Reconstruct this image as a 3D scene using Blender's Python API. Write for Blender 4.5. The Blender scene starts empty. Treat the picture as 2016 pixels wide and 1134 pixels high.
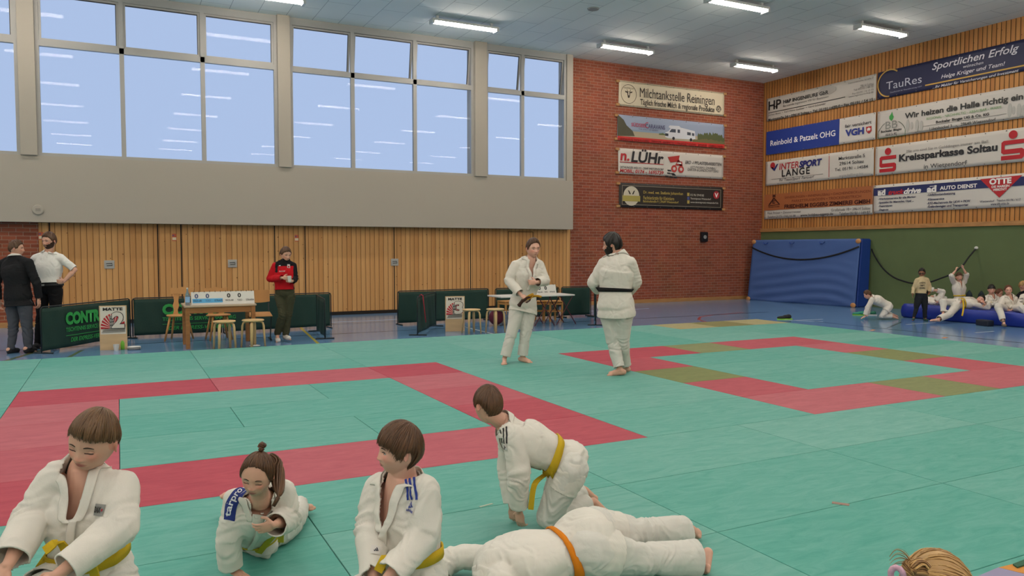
import bpy, bmesh, math, random
import numpy as np
from mathutils import Vector, Matrix, Quaternion
from mathutils.bvhtree import BVHTree
random.seed(7)
COL = bpy.context.scene.collection
R = math.radians
# ---------------------------------------------------------------- camera model
FPX = 1513.0; CX, CY = 1008.0, 567.0; HC = 1.63
PITCH = R(2.88); YAW = R(27.13)
FW = Vector((math.sin(YAW)*math.cos(PITCH), math.cos(YAW)*math.cos(PITCH), -math.sin(PITCH)))
RT = Vector((math.cos(YAW), -math.sin(YAW), 0)); UP = RT.cross(FW)
CAM = Vector((0, 0, HC))
def ray(u, v): return FW + RT*((u-CX)/FPX) + UP*((CY-v)/FPX)
def P(u, v, k): return CAM + ray(u, v)*k                      # point at depth k
def onz(u, v, z=0.0):
    r = ray(u, v); return CAM + r*((z-HC)/r.z)
def ony(u, v, Y):
    r = ray(u, v); return CAM + r*(Y/r.y)
def onx(u, v, X):
    r = ray(u, v); return CAM + r*(X/r.x)
cd = bpy.data.cameras.new('camera'); cam = bpy.data.objects.new('camera', cd); COL.objects.link(cam)
cd.sensor_width = 36; cd.lens = FPX/2016*36; cd.clip_start = 0.05; cd.clip_end = 300
cam.matrix_world = Matrix((
    (RT.x, UP.x, -FW.x, CAM.x), (RT.y, UP.y, -FW.y, CAM.y), (RT.z, UP.z, -FW.z, CAM.z), (0, 0, 0, 1)))
bpy.context.scene.camera = cam

# ---------------------------------------------------------------- materials
def lin(c):
    if isinstance(c, str):
        c = [int(c[i:i+2], 16)/255 for i in (0, 2, 4)]
    return tuple((x/12.92 if x <= .04045 else ((x+.055)/1.055)**2.4) for x in c)+(1,)
MATS = {}
def mat(name, col='808080', rough=.6, metal=0, bump=0, bscale=30, var=0, vscale=4, stretch=(1, 1, 1), emit=None, es=0, trans=0, ior=1.45, spec=.5, rnd=0, col2=None, detail=4):
    if name in MATS: return MATS[name]
    m = bpy.data.materials.new(name); m.use_nodes = True; MATS[name] = m
    N = m.node_tree.nodes; L = m.node_tree.links
    b = N['Principled BSDF']; b.inputs['Base Color'].default_value = lin(col)
    b.inputs['Roughness'].default_value = rough; b.inputs['Metallic'].default_value = metal
    b.inputs['Specular IOR Level'].default_value = spec
    b.inputs['Transmission Weight'].default_value = trans; b.inputs['IOR'].default_value = ior
    if emit: b.inputs['Emission Color'].default_value = lin(emit); b.inputs['Emission Strength'].default_value = es
    m.diffuse_color = lin(col)
    if bump or var or col2:
        tc = N.new('ShaderNodeTexCoord'); mp = N.new('ShaderNodeMapping'); mp.inputs['Scale'].default_value = stretch
        L.new(tc.outputs['Object'], mp.inputs['Vector'])
    if var or col2 or rnd:
        mix = N.new('ShaderNodeMixRGB'); c = lin(col)
        if col2: d = lin(col2)
        else: d = tuple(x*(1-var) for x in c[:3])+(1,)
        mix.inputs[1].default_value = c; mix.inputs[2].default_value = d
        if var or col2:
            n = N.new('ShaderNodeTexNoise'); n.inputs['Scale'].default_value = vscale; n.inputs['Detail'].default_value = detail
            L.new(mp.outputs[0], n.inputs['Vector'])
            cr = N.new('ShaderNodeValToRGB'); cr.color_ramp.elements[0].position = .35; cr.color_ramp.elements[1].position = .65
            L.new(n.outputs['Fac'], cr.inputs[0]); L.new(cr.outputs[0], mix.inputs[0])
        else: mix.inputs[0].default_value = 0
        out = mix.outputs[0]
        if rnd:
            oi = N.new('ShaderNodeObjectInfo'); hs = N.new('ShaderNodeHueSaturation')
            mr = N.new('ShaderNodeMapRange'); mr.inputs[3].default_value = 1-rnd; mr.inputs[4].default_value = 1+rnd
            L.new(oi.outputs['Random'], mr.inputs[0]); L.new(mr.outputs[0], hs.inputs['Value'])
            L.new(out, hs.inputs['Color']); out = hs.outputs[0]
        L.new(out, b.inputs['Base Color'])
    if bump:
        n2 = N.new('ShaderNodeTexNoise'); n2.inputs['Scale'].default_value = bscale; n2.inputs['Detail'].default_value = 3
        L.new(mp.outputs[0], n2.inputs['Vector'])
        bp = N.new('ShaderNodeBump'); bp.inputs['Strength'].default_value = bump; bp.inputs['Distance'].default_value = .01
        L.new(n2.outputs['Fac'], bp.inputs['Height']); L.new(bp.outputs[0], b.inputs['Normal'])
    return m

# ---------------------------------------------------------------- mesh helpers
def tag(o, label=None, cat=None, group=None, kind=None):
    if label: o['label'] = label
    if cat: o['category'] = cat
    if group: o['group'] = group
    if kind: o['kind'] = kind
    return o
def empty(name, loc, label=None, cat=None, group=None, rz=0):
    o = bpy.data.objects.new(name, None); COL.objects.link(o); o.location = loc; o.rotation_euler.z = rz
    o.empty_display_size = .1
    return tag(o, label, cat, group)
def link_mesh(name, me, m=None, parent=None, world=False, smooth=False):
    me.name = name
    if m is not None and len(me.materials) == 0: me.materials.append(m)
    o = bpy.data.objects.new(name, me); COL.objects.link(o)
    if parent is not None:
        o.parent = parent
        if world:
            bpy_mw = parent_matrix(parent); o.matrix_parent_inverse = bpy_mw.inverted()
    if smooth:
        me.polygons.foreach_set('use_smooth', [True]*len(me.polygons)); me.update()
    return o
def parent_matrix(o):
    m = o.matrix_basis.copy()
    if o.parent: m = parent_matrix(o.parent) @ o.matrix_parent_inverse @ m
    return m
def obj(name, bm, m=None, parent=None, world=False, smooth=False):
    me = bpy.data.meshes.new(name); bm.normal_update(); bm.to_mesh(me); bm.free()
    return link_mesh(name, me, m, parent, world, smooth)
def box(bm, x0, x1, y0, y1, z0, z1, bev=0, M=None):
    vs = [bm.verts.new(p) for p in [(x0, y0, z0), (x1, y0, z0), (x1, y1, z0), (x0, y1, z0), (x0, y0, z1), (x1, y0, z1), (x1, y1, z1), (x0, y1, z1)]]
    fs = [bm.faces.new([vs[i] for i in f]) for f in [(3, 2, 1, 0), (4, 5, 6, 7), (0, 1, 5, 4), (1, 2, 6, 5), (2, 3, 7, 6), (3, 0, 4, 7)]]
    if bev:
        es = list({e for f in fs for e in f.edges})
        r = bmesh.ops.bevel(bm, geom=es, offset=bev, segments=2, affect='EDGES', profile=.6)
        vs = list({v for f in r['faces'] for v in f.verts} | {v for v in vs if v.is_valid})
    if M is not None:
        for v in vs: v.co = M @ v.co
    return bm
def nb(): return bmesh.new()
def boxo(name, x0, x1, y0, y1, z0, z1, m, parent=None, bev=0, world=False):
    return obj(name, box(nb(), x0, x1, y0, y1, z0, z1, bev), m, parent, world)
def basis(d, ref=(0, 0, 1)):
    d = Vector(d).normalized(); r = Vector(ref)
    if abs(d.dot(r.normalized())) > .95: r = Vector((1, 0, 0)) if abs(d.x) < .9 else Vector((0, 1, 0))
    a = r.cross(d).normalized(); b = d.cross(a).normalized()
    return a, b, d
def tube(bm, pts, r, seg=10, cap=True, flat=1.0, ref=(0, 0, 1)):
    pts = [Vector(p) for p in pts]; n = len(pts)
    rs = r if isinstance(r, (list, tuple)) else [r]*n
    rings = []; a = None
    for i, p in enumerate(pts):
        d = (pts[min(i+1, n-1)]-pts[max(i-1, 0)])
        if a is None: a, b, d = basis(d, ref)
        else:
            d = d.normalized(); a = (a-d*a.dot(d)).normalized(); b = d.cross(a)
        rings.append([bm.verts.new(p+(a*math.cos(t)+b*(math.sin(t)*flat))*rs[i]) for t in [2*math.pi*j/seg for j in range(seg)]])
    for i in range(n-1):
        for j in range(seg):
            bm.faces.new((rings[i][j], rings[i][(j+1) % seg], rings[i+1][(j+1) % seg], rings[i+1][j]))
    if cap: bm.faces.new(rings[0][::-1]); bm.faces.new(rings[-1])
    return bm
def lathe(bm, prof, seg=20, M=None, cap=True):
    rings = []
    for (r, z) in prof:
        rings.append([bm.verts.new(Vector((r*math.cos(2*math.pi*j/seg), r*math.sin(2*math.pi*j/seg), z))) for j in range(seg)])
    for i in range(len(rings)-1):
        for j in range(seg):
            bm.faces.new((rings[i][j], rings[i][(j+1) % seg], rings[i+1][(j+1) % seg], rings[i+1][j]))
    if cap: bm.faces.new(rings[0][::-1]); bm.faces.new(rings[-1])
    if M is not None:
        for rg in rings:
            for v in rg: v.co = M @ v.co
    return bm
def ball(bm, c, r, seg=14, rings=9, M3=None):
    c = Vector(c); rr = r if isinstance(r, (tuple, list)) else (r, r, r)
    def pt(i, j):
        th = math.pi*i/rings; ph = 2*math.pi*j/seg
        q = Vector((rr[0]*math.sin(th)*math.cos(ph), rr[1]*math.sin(th)*math.sin(ph), rr[2]*math.cos(th)))
        return c+(M3 @ q if M3 is not None else q)
    top = bm.verts.new(pt(0, 0)); bot = bm.verts.new(pt(rings, 0))
    rg = [[bm.verts.new(pt(i, j)) for j in range(seg)] for i in range(1, rings)]
    for j in range(seg):
        k = (j+1) % seg
        bm.faces.new((top, rg[0][j], rg[0][k])); bm.faces.new((bot, rg[-1][k], rg[-1][j]))
        for i in range(len(rg)-1): bm.faces.new((rg[i][j], rg[i+1][j], rg[i+1][k], rg[i][k]))
    return bm
def cap(bm, p0, r0, p1, r1, seg=14):                           # tapered capsule
    p0 = Vector(p0); p1 = Vector(p1)
    ball(bm, p0, r0, seg, 8); ball(bm, p1, r1, seg, 8)
    if (p1-p0).length > 1e-4: tube(bm, [p0, p1], [r0, r1], seg)
    return bm
def poly_prism(bm, pts, th, M=None):                           # outline in x,z; thickness in y (0..-th)
    a = [bm.verts.new(Vector((x, 0, z))) for x, z in pts]; b = [bm.verts.new(Vector((x, -th, z))) for x, z in pts]
    n = len(pts)
    bm.faces.new(a); bm.faces.new(b[::-1])
    for i in range(n): bm.faces.new((a[i], b[i], b[(i+1) % n], a[(i+1) % n]))
    if M is not None:
        for v in a+b: v.co = M @ v.co
    return bm
def apply_mods(bm, voxel=None, smooth=0, solid=None, weld=None, subsurf=0, sfac=.5):
    me = bpy.data.meshes.new('tmp'); bm.to_mesh(me); bm.free()
    o = bpy.data.objects.new('tmp', me); COL.objects.link(o)
    if voxel:
        md = o.modifiers.new('r', 'REMESH'); md.mode = 'VOXEL'; md.voxel_size = voxel; md.adaptivity = 0
    if smooth:
        md = o.modifiers.new('s', 'SMOOTH'); md.iterations = smooth; md.factor = sfac
    if subsurf:
        md = o.modifiers.new('u', 'SUBSURF'); md.levels = subsurf; md.render_levels = subsurf
    if solid:
        md = o.modifiers.new('t', 'SOLIDIFY'); md.thickness = solid; md.offset = -1
    dg = bpy.context.evaluated_depsgraph_get()
    res = bpy.data.meshes.new_from_object(o.evaluated_get(dg))
    bpy.data.objects.remove(o); bpy.data.meshes.remove(me)
    return res
# text: a flat extruded lettering mesh fitted in a box (0..1 in x and z of local plane)
TXT = {}
def text_mesh(s, bold=0, shear=0, spacing=1.0):
    c = bpy.data.curves.new('t', 'FONT'); c.body = s; c.size = 1; c.shear = shear; c.offset = bold; c.resolution_u = 3
    c.space_character = spacing
    o = bpy.data.objects.new('t', c); COL.objects.link(o)
    dg = bpy.context.evaluated_depsgraph_get()
    me = bpy.data.meshes.new_from_object(o.evaluated_get(dg))
    bpy.data.objects.remove(o); bpy.data.curves.remove(c)
    n = len(me.vertices); a = np.empty(n*3); me.vertices.foreach_get('co', a); a = a.reshape(-1, 3)
    mn = a.min(0); mx = a.max(0); TXT['dim'] = (mx[0]-mn[0], mx[1]-mn[1]); a -= mn; a[:, 0] /= max(mx[0]-mn[0], 1e-6); a[:, 1] /= max(mx[1]-mn[1], 1e-6)
    return me, a
def text_on(name, s, m, O, X, Z, N, w, h, parent=None, world=True, bold=0, shear=0, off=.003, spacing=1.0):
    """lettering: O bottom-left corner, unit X along, unit Z up, unit N out of the surface"""
    me, a = text_mesh(s, bold, shear, spacing)
    O, X, Z, N = map(lambda q: np.array(q, float), (O, X, Z, N))
    co = O+np.outer(a[:, 0]*w, X)+np.outer(a[:, 1]*h, Z)+N*off
    me.vertices.foreach_set('co', co.ravel()); me.update(); me.materials.clear()
    return link_mesh(name, me, m, parent, world)
# ================================================================ ENVIRONMENT
YB = 18.95; XR = 19.0; ZC = 7.08; MZ = 0.04
def nodes_mat(name):
    m = bpy.data.materials.new(name); m.use_nodes = True; MATS[name] = m
    return m, m.node_tree.nodes, m.node_tree.links, m.node_tree.nodes['Principled BSDF']
def math_n(N, L, op, a, b=None, c=None):
    n = N.new('ShaderNodeMath'); n.operation = op
    for i, x in enumerate((a, b, c)):
        if x is None: continue
        if isinstance(x, (int, float)): n.inputs[i].default_value = x
        else: L.new(x, n.inputs[i])
    return n.outputs[0]
def board_mat(name, axis, width, gap, ca, cb, cg, knots=True, rib=0.0):
    m, N, L, b = nodes_mat(name)
    tc = N.new('ShaderNodeTexCoord'); sp = N.new('ShaderNodeSeparateXYZ'); L.new(tc.outputs['Object'], sp.inputs[0])
    q = math_n(N, L, 'DIVIDE', sp.outputs[axis], width)
    fl = math_n(N, L, 'FLOOR', q); fr = math_n(N, L, 'FRACT', q)
    wn = N.new('ShaderNodeTexWhiteNoise'); wn.noise_dimensions = '1D'; L.new(fl, wn.inputs['W'])
    cmb = N.new('ShaderNodeCombineXYZ')
    L.new(math_n(N, L, 'MULTIPLY', sp.outputs[axis], 9.0), cmb.inputs[0])
    L.new(math_n(N, L, 'ADD', math_n(N, L, 'MULTIPLY', sp.outputs['Z'], .55), math_n(N, L, 'MULTIPLY', fl, 3.37)), cmb.inputs[1])
    ns = N.new('ShaderNodeTexNoise'); ns.inputs['Scale'].default_value = 4; ns.inputs['Detail'].default_value = 5; L.new(cmb.outputs[0], ns.inputs['Vector'])
    mx = N.new('ShaderNodeMixRGB'); mx.inputs[1].default_value = lin(ca); mx.inputs[2].default_value = lin(cb)
    f = math_n(N, L, 'ADD', math_n(N, L, 'MULTIPLY', wn.outputs['Value'], .55), math_n(N, L, 'MULTIPLY', ns.outputs['Fac'], .5))
    L.new(f, mx.inputs[0]); out = mx.outputs[0]
    if knots:
        vo = N.new('ShaderNodeTexVoronoi'); vo.inputs['Scale'].default_value = 1.0
        cm2 = N.new('ShaderNodeCombineXYZ'); L.new(q, cm2.inputs[0]); L.new(math_n(N, L, 'ADD', math_n(N, L, 'MULTIPLY', sp.outputs['Z'], 7.5), math_n(N, L, 'MULTIPLY', wn.outputs['Value'], 7)), cm2.inputs[1])
        L.new(cm2.outputs[0], vo.inputs['Vector'])
        sc_ = N.new('ShaderNodeSeparateColor'); L.new(vo.outputs['Color'], sc_.inputs[0]); k = math_n(N, L, 'MULTIPLY', math_n(N, L, 'LESS_THAN', vo.outputs['Distance'], .11), math_n(N, L, 'GREATER_THAN', sc_.outputs[0], .72))
        mk = N.new('ShaderNodeMixRGB'); L.new(math_n(N, L, 'MULTIPLY', k, .75), mk.inputs[0]); L.new(out, mk.inputs[1]); mk.inputs[2].default_value = lin('5a2c12'); out = mk.outputs[0]
    g = math_n(N, L, 'LESS_THAN', fr, gap/width)
    mg = N.new('ShaderNodeMixRGB'); L.new(g, mg.inputs[0]); L.new(out, mg.inputs[1]); mg.inputs[2].default_value = lin(cg)
    L.new(mg.outputs[0], b.inputs['Base Color']); b.inputs['Roughness'].default_value = .55; b.inputs['Specular IOR Level'].default_value = .3
    # bump: rounded board profile
    h = math_n(N, L, 'SUBTRACT', 1.0, math_n(N, L, 'POWER', math_n(N, L, 'ABSOLUTE', math_n(N, L, 'SUBTRACT', math_n(N, L, 'MULTIPLY', fr, 2.0), 1.0)), 4.0))
    bp = N.new('ShaderNodeBump'); bp.inputs['Strength'].default_value = .6; bp.inputs['Distance'].default_value = .02
    L.new(h, bp.inputs['Height']); L.new(bp.outputs[0], b.inputs['Normal'])
    return m
def brick_mat(name, axis):
    m, N, L, b = nodes_mat(name)
    tc = N.new('ShaderNodeTexCoord'); sp = N.new('ShaderNodeSeparateXYZ'); L.new(tc.outputs['Object'], sp.inputs[0])
    cm = N.new('ShaderNodeCombineXYZ'); L.new(sp.outputs[axis], cm.inputs[0]); L.new(sp.outputs['Z'], cm.inputs[1])
    br = N.new('ShaderNodeTexBrick'); L.new(cm.outputs[0], br.inputs['Vector'])
    br.inputs['Scale'].default_value = 1; br.inputs['Brick Width'].default_value = .25; br.inputs['Row Height'].default_value = .083
    br.inputs['Mortar Size'].default_value = .0055; br.inputs['Mortar Smooth'].default_value = .4; br.inputs['Bias'].default_value = -.1
    br.inputs['Color1'].default_value = lin('96513a'); br.inputs['Color2'].default_value = lin('7f4230'); br.inputs['Mortar'].default_value = lin('a08878')
    ns = N.new('ShaderNodeTexNoise'); ns.inputs['Scale'].default_value = 1.3; ns.inputs['Detail'].default_value = 6; L.new(cm.outputs[0], ns.inputs['Vector'])
    mx = N.new('ShaderNodeMixRGB'); mx.blend_type = 'MULTIPLY'; mx.inputs[0].default_value = .45
    L.new(br.outputs['Color'], mx.inputs[1]); L.new(ns.outputs['Color'], mx.inputs[2])
    hs = N.new('ShaderNodeHueSaturation'); hs.inputs['Value'].default_value = 1.25; L.new(mx.outputs[0], hs.inputs['Color'])
    mx2 = N.new('ShaderNodeMixRGB'); mx2.inputs[0].default_value = .6; L.new(br.outputs['Color'], mx2.inputs[1]); L.new(hs.outputs[0], mx2.inputs[2])
    L.new(mx2.outputs[0], b.inputs['Base Color']); b.inputs['Roughness'].default_value = .75; b.inputs['Specular IOR Level'].default_value = .25
    bp = N.new('ShaderNodeBump'); bp.inputs['Strength'].default_value = .5; bp.inputs['Distance'].default_value = .01; bp.invert = True
    L.new(br.outputs['Fac'], bp.inputs['Height']); L.new(bp.outputs[0], b.inputs['Normal'])
    return m
def ceil_mat():
    m, N, L, b = nodes_mat('ceiling_panels')
    tc = N.new('ShaderNodeTexCoord'); sp = N.new('ShaderNodeSeparateXYZ'); L.new(tc.outputs['Object'], sp.inputs[0])
    cm = N.new('ShaderNodeCombineXYZ'); L.new(math_n(N, L, 'ADD', sp.outputs['Y'], .33), cm.inputs[0]); L.new(math_n(N, L, 'ADD', sp.outputs['X'], .1), cm.inputs[1])
    br = N.new('ShaderNodeTexBrick'); L.new(cm.outputs[0], br.inputs['Vector'])
    br.inputs['Scale'].default_value = 1; br.inputs['Brick Width'].default_value = 1.25; br.inputs['Row Height'].default_value = .62
    br.inputs['Mortar Size'].default_value = .006; br.inputs['Mortar Smooth'].default_value = .2
    br.inputs['Color1'].default_value = lin('e2e8e5'); br.inputs['Color2'].default_value = lin('e8eeeb'); br.inputs['Mortar'].default_value = lin('98a2a5')
    L.new(br.outputs['Color'], b.inputs['Base Color']); b.inputs['Roughness'].default_value = .8
    return m
# floor ---------------------------------------------------------------
m_floor = mat('sport_floor', '668cb2', rough=.16, var=.12, vscale=1.2, spec=.5)
floor = obj('floor', box(nb(), -20, XR, -8.5, YB, -.2, 0), m_floor); tag(floor, kind='structure')
m_line = {'yellow': mat('line_yellow', 'b5a648', rough=.2), 'black': mat('line_black', '17202b', rough=.2), 'white': mat('line_white', 'c8cfd4', rough=.2), 'red': mat('line_red', 'a03a38', rough=.2), 'green': mat('line_green', '5b6a45', rough=.2)}
def line(c, pts, w=.05):
    bm = nb(); pts = [Vector((p[0], p[1], 0)) for p in pts]; prev = None
    for i, p in enumerate(pts):
        d = (pts[min(i+1, len(pts)-1)]-pts[max(0, i-1)]).normalized(); s = Vector((-d.y, d.x, 0))*w/2
        cur = [bm.verts.new(p+s+Vector((0, 0, z))) for z in (0, .0015)]+[bm.verts.new(p-s+Vector((0, 0, z))) for z in (.0015, 0)]
        if prev:
            for k in range(4): bm.faces.new((prev[k], prev[(k+1) % 4], cur[(k+1) % 4], cur[k]))
        prev = cur
    return obj('court_line', bm, m_line[c], floor)
line('yellow', [(3.02, 13.0), (3.3, 15.7)]); line('yellow', [(3.3, 15.7), (3.6, 18.3)])
line('black', [(-9, 14.75), (3.09, 14.7), (15, 14.7)]); line('green', [(-1.6, 13.0), (-1.1, 14.6)], .07); line('green', [(-.75, 13.0), (-.55, 14.2)], .06)
line('white', [(6.47, 15.22), (6.41, 13.2)]); line('white', [(4, 17.1), (13, 17.1)], .04); line('black', [(3.2, 16.6), (9, 16.6)], .03)
line('red', [(11.7, 13.3), (12.0, 13.9), (12.5, 14.4), (13.2, 14.7), (14.4, 14.9)], .06)
line('white', [(13.7, 12.9), (14.1, 12.15)]); line('white', [(13.7, 12.75), (14.6, 12.6)], .04); line('white', [(15.2, 10.9), (16.2, 10.9)], .04)
line('black', [(14.2, 10.6), (15.6, 11.3)], .03); line('white', [(14.9, 9.2), (15.5, 9.2)], .04); line('black', [(14.0, 5), (14.0, 12.3)], .05)
# ceiling and walls -----------------------------------------------------
tag(obj('ceiling', box(nb(), -20, XR+.2, -8.5, YB+.2, ZC, ZC+.2), ceil_mat()), kind='structure')
m_board = board_mat('pine_boards', 'X', .118, .009, 'd3a46a', 'b27c45', '6b4424')
m_slat = board_mat('pine_slats', 'Y', .112, .016, 'c58d4f', 'a56a36', '40260f')
m_brick = brick_mat('brick_long', 'X'); m_white = mat('bulkhead_white', 'a59e92', rough=.75, bump=.1, bscale=60)
m_plain = mat('plain_wall', 'd6cdbf', rough=.8)
XW = -1.47; XE = 11.58
w = obj('wall_back', box(nb(), XW, XE, YB-.03, YB+.17, 0, 2.6), m_board); tag(w, kind='structure')
m_dark = mat('joint_dark', '1c120c', rough=.8)
for x in (-1.27, .80, 1.28, 3.335, 4.05, 6.3, 8.44):
    boxo('panel_joint', x-.012, x+.012, YB-.035, YB-.028, .06, 2.19, m_dark, w)
for x0, x1 in ((9.58, 10.35),):
    for a in (x0, x1): boxo('door_joint', a-.008, a+.008, YB-.035, YB-.028, 0, 2.12, m_dark, w)
    boxo('door_joint', x0, x1, YB-.035, YB-.028, 2.11, 2.125, m_dark, w)
tag(boxo('baseboard_back', XW, XE, YB-.06, YB-.03, 0, .085, m_dark), kind='structure')
tag(obj('wall_back_brick', box(box(nb(), XE, XR+.2, YB, YB+.2, 0, ZC), -20, XW, YB, YB+.2, 0, 2.6), m_brick), kind='structure')
m_base = mat('pine_base', 'b58552', rough=.5, var=.25, vscale=3, stretch=(1, 1, 8))
tag(obj('baseboard_brick', box(box(nb(), XE, XR, YB-.03, YB, 0, .11), -20, XW, YB-.03, YB, 0, .11), m_base), kind='structure')
# bulkhead with columns
YH = 18.65
tag(boxo('trim_1', -20, 11.5, YH, YB+.2, 2.195, 3.56, m_white), kind='structure')
# windows
m_frame = mat('window_frame', 'a09f9b', rough=.5); m_gask = mat('window_gasket', '2c2d30', rough=.6)
def glass_mat():
    m = bpy.data.materials.new('window_glass'); m.use_nodes = True; N = m.node_tree.nodes; L = m.node_tree.links
    N.remove(N['Principled BSDF']); out = N['Material Output']
    t = N.new('ShaderNodeBsdfTransparent'); g = N.new('ShaderNodeBsdfGlossy'); g.inputs['Roughness'].default_value = .0
    t.inputs[0].default_value = (.93, .96, 1, 1)
    f = N.new('ShaderNodeFresnel'); f.inputs[0].default_value = 1.12
    mx = N.new('ShaderNodeMixShader'); L.new(f.outputs[0], mx.inputs[0]); L.new(t.outputs[0], mx.inputs[1]); L.new(g.outputs[0], mx.inputs[2]); L.new(mx.outputs[0], out.inputs[0])
    return m
m_glass = glass_mat()
def window(n, x0, x1, cuts, opened):
    z0, z1, zt = 3.56, 7.02, 5.88; Y0, Y1 = YH+.06, YH+.16
    root = empty('window_%d' % n, ((x0+x1)/2, YH+.1, z0)); root['kind'] = 'structure'
    bm = nb(); e = .07
    box(bm, x0, x0+e, Y0, Y1, z0, z1); box(bm, x1-e, x1, Y0, Y1, z0, z1)
    box(bm, x0+e, x1-e, Y0, Y1, z0, z0+e); box(bm, x0+e, x1-e, Y0, Y1, z1-.11, z1)
    box(bm, x0+e, x1-e, Y0, Y1, zt-.06, zt+.06)
    xs = [x0+e]+cuts+[x1-e]
    for c in cuts: box(bm, c-.045, c+.045, Y0, Y1, z0+e, z1-.11)
    obj('window_frame', bm, m_frame, root, world=True)
    for i in range(len(xs)-1):
        a = xs[i]+(.045 if i else 0); b = xs[i+1]-(.045 if i < len(xs)-2 else 0)
        boxo('window_pane', a, b, Y0+.04, Y0+.05, z0+e, zt-.06, m_glass, root, world=True)
        zz0, zz1 = zt+.06, z1-.11; s = nb(); t = .045; M = Matrix.Identity(4)
        if opened: M = Matrix.Translation((0, Y0+.06, zz1)) @ Matrix.Rotation(R(9), 4, 'X') @ Matrix.Translation((0, -Y0-.06, -zz1))
        for q in [(a, a+t, zz0, zz1), (b-t, b, zz0, zz1), (a+t, b-t, zz0, zz0+t), (a+t, b-t, zz1-t, zz1)]:
            box(s, q[0], q[1], Y0+.03, Y0+.09, q[2], q[3], M=M)
        sash = obj('window_sash', s, m_frame, root, world=True)
        obj('window_pane', box(nb(), a+t, b-t, Y0+.05, Y0+.06, zz0+t, zz1-t, M=M), m_glass, sash, world=False)
        g = nb()
        box(g, a+t, b-t, Y0+.028, Y0+.045, zz1-t-.022, zz1-t, M=M); box(g, b-t-.014, b-t, Y0+.028, Y0+.045, zz0+t, zz1-t, M=M)
        obj('gasket', g, m_gask, sash)
    return root
window(1, -6.4, -1.72, [-4.8, -3.2], False); window(2, -1.42, 3.41, [.17, 1.79], False)
window(3, 3.7, 8.45, [5.21, 6.82], True); window(4, 8.8, 11.30, [9.92], True)
for i, (a, b) in enumerate([(-6.7, -6.4), (-1.72, -1.42), (3.41, 3.70), (8.45, 8.80), (11.30, 11.5)]):
    tag(boxo('trim_%d' % (i+2), a, b, YH-(.05 if i < 4 else -.02), YB+.2, 3.56, ZC, m_white, bev=.01), kind='structure')
tag(boxo('trim_7', -6.4, 11.3, YH+.06, YB, 7.02, ZC, m_frame), kind='structure')
tag(boxo('trim_8', -20, -6.7, YH, YB+.2, 3.56, ZC, m_plain), kind='structure')
# right wall
wr = obj('wall_right', box(nb(), XR, XR+.2, -8.5, YB+.2, 2.3, ZC), m_slat); tag(wr, kind='structure')
m_green = mat('green_padding', '5f6f48', rough=.85, bump=.15, bscale=200, var=.08, vscale=1.5)
tag(obj('wall_right_padding', box(nb(), XR-.02, XR+.2, -8.5, YB, 0, 2.2), m_green), kind='structure')
tag(boxo('trim_9', XR-.06, XR+.2, -8.5, YB, 2.2, 2.31, m_base), kind='structure')
tag(obj('wall_front', box(nb(), -20, XR+.2, -8.7, -8.5, 0, ZC), m_plain), kind='structure')
tag(obj('wall_left', box(nb(), -20.2, -20, -8.7, YB+.2, 0, ZC), m_plain), kind='structure')
# ceiling lamps ---------------------------------------------------------
m_tube = mat('lamp_diffuser', 'ffffff', emit='fff1e2', es=46); m_house = mat('lamp_housing', 'c9ccca', rough=.4)
def lamp():
    r = empty('ceiling_lamp', (0, 0, 0))
    bm = nb(); box(bm, -.84, .84, -.112, .112, -.145, -.09, .01); box(bm, -.86, -.80, -.11, .11, -.2, -.1); box(bm, .80, .86, -.11, .11, -.2, -.1)
    obj('lamp_housing', bm, m_house, r)
    b2 = nb()
    seg = 8
    prof = [(-.11+.22*i/seg, -.125-.07*math.sin(math.pi*i/seg)**.6) for i in range(seg+1)]
    A = [b2.verts.new((-.8, y, z)) for y, z in prof]; B = [b2.verts.new((.8, y, z)) for y, z in prof]
    for i in range(seg): b2.faces.new((A[i], B[i], B[i+1], A[i+1]))
    b2.faces.new(A[::-1]); b2.faces.new(B); b2.faces.new((A[0], A[-1], B[-1], B[0]))
    obj('lamp_diffuser', b2, m_tube, r)
    for x in (-.7, .7): obj('lamp_bracket', box(nb(), x-.03, x+.03, -.03, .03, -.1, 0), m_house, r)
    return r
def dup(r, loc, label=None, group=None, rz=None):
    c = r.copy(); COL.objects.link(c); c.location = loc
    if rz is not None: c.rotation_euler.z = rz
    if label: c['label'] = label
    if group: c['group'] = group
    for ch in list(r.children):
        d = ch.copy(); COL.objects.link(d); d.parent = c
        for g in ch.children:
            e = g.copy(); COL.objects.link(e); e.parent = d
    return c
L0 = lamp(); first = True
lab = {(7.46, 17.02): 'lit strip lamp on the ceiling above the middle windows', (2.85, 17.02): 'lit strip lamp cut by the top edge of the photo, left of centre',
       (12.12, 17.02): 'lit strip lamp on the ceiling just in front of the brick wall top left', (16.7, 17.02): 'lit strip lamp nearest the corner of brick and timber walls',
       (12.12, 12.9): 'lit strip lamp at the top edge of the photo above the brick wall', (16.65, 12.8): 'lit strip lamp on the ceiling closest to the timber wall banners'}
for yy in (17.02, 12.9, 8.75, 4.6, .45, -3.7, -7.2):
    for k in range(8):
        x = [7.46, 12.12, 16.7, 2.85, -1.78, -6.4, -11.0, -15.6][k]
        y = 12.8 if (yy == 12.9 and k == 2) else yy; x = 16.65 if (yy == 12.9 and k == 2) else x
        l = lab.get((x, y), 'lit strip lamp on the ceiling seen only as a reflection in the windows')
        if first: o = L0; L0.location = (x, y, ZC); tag(L0, l, 'lamp', 'strip lamps on the ceiling'); first = False
        else: dup(L0, (x, y, ZC), l)
v = onz(1168, 17, ZC)
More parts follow.
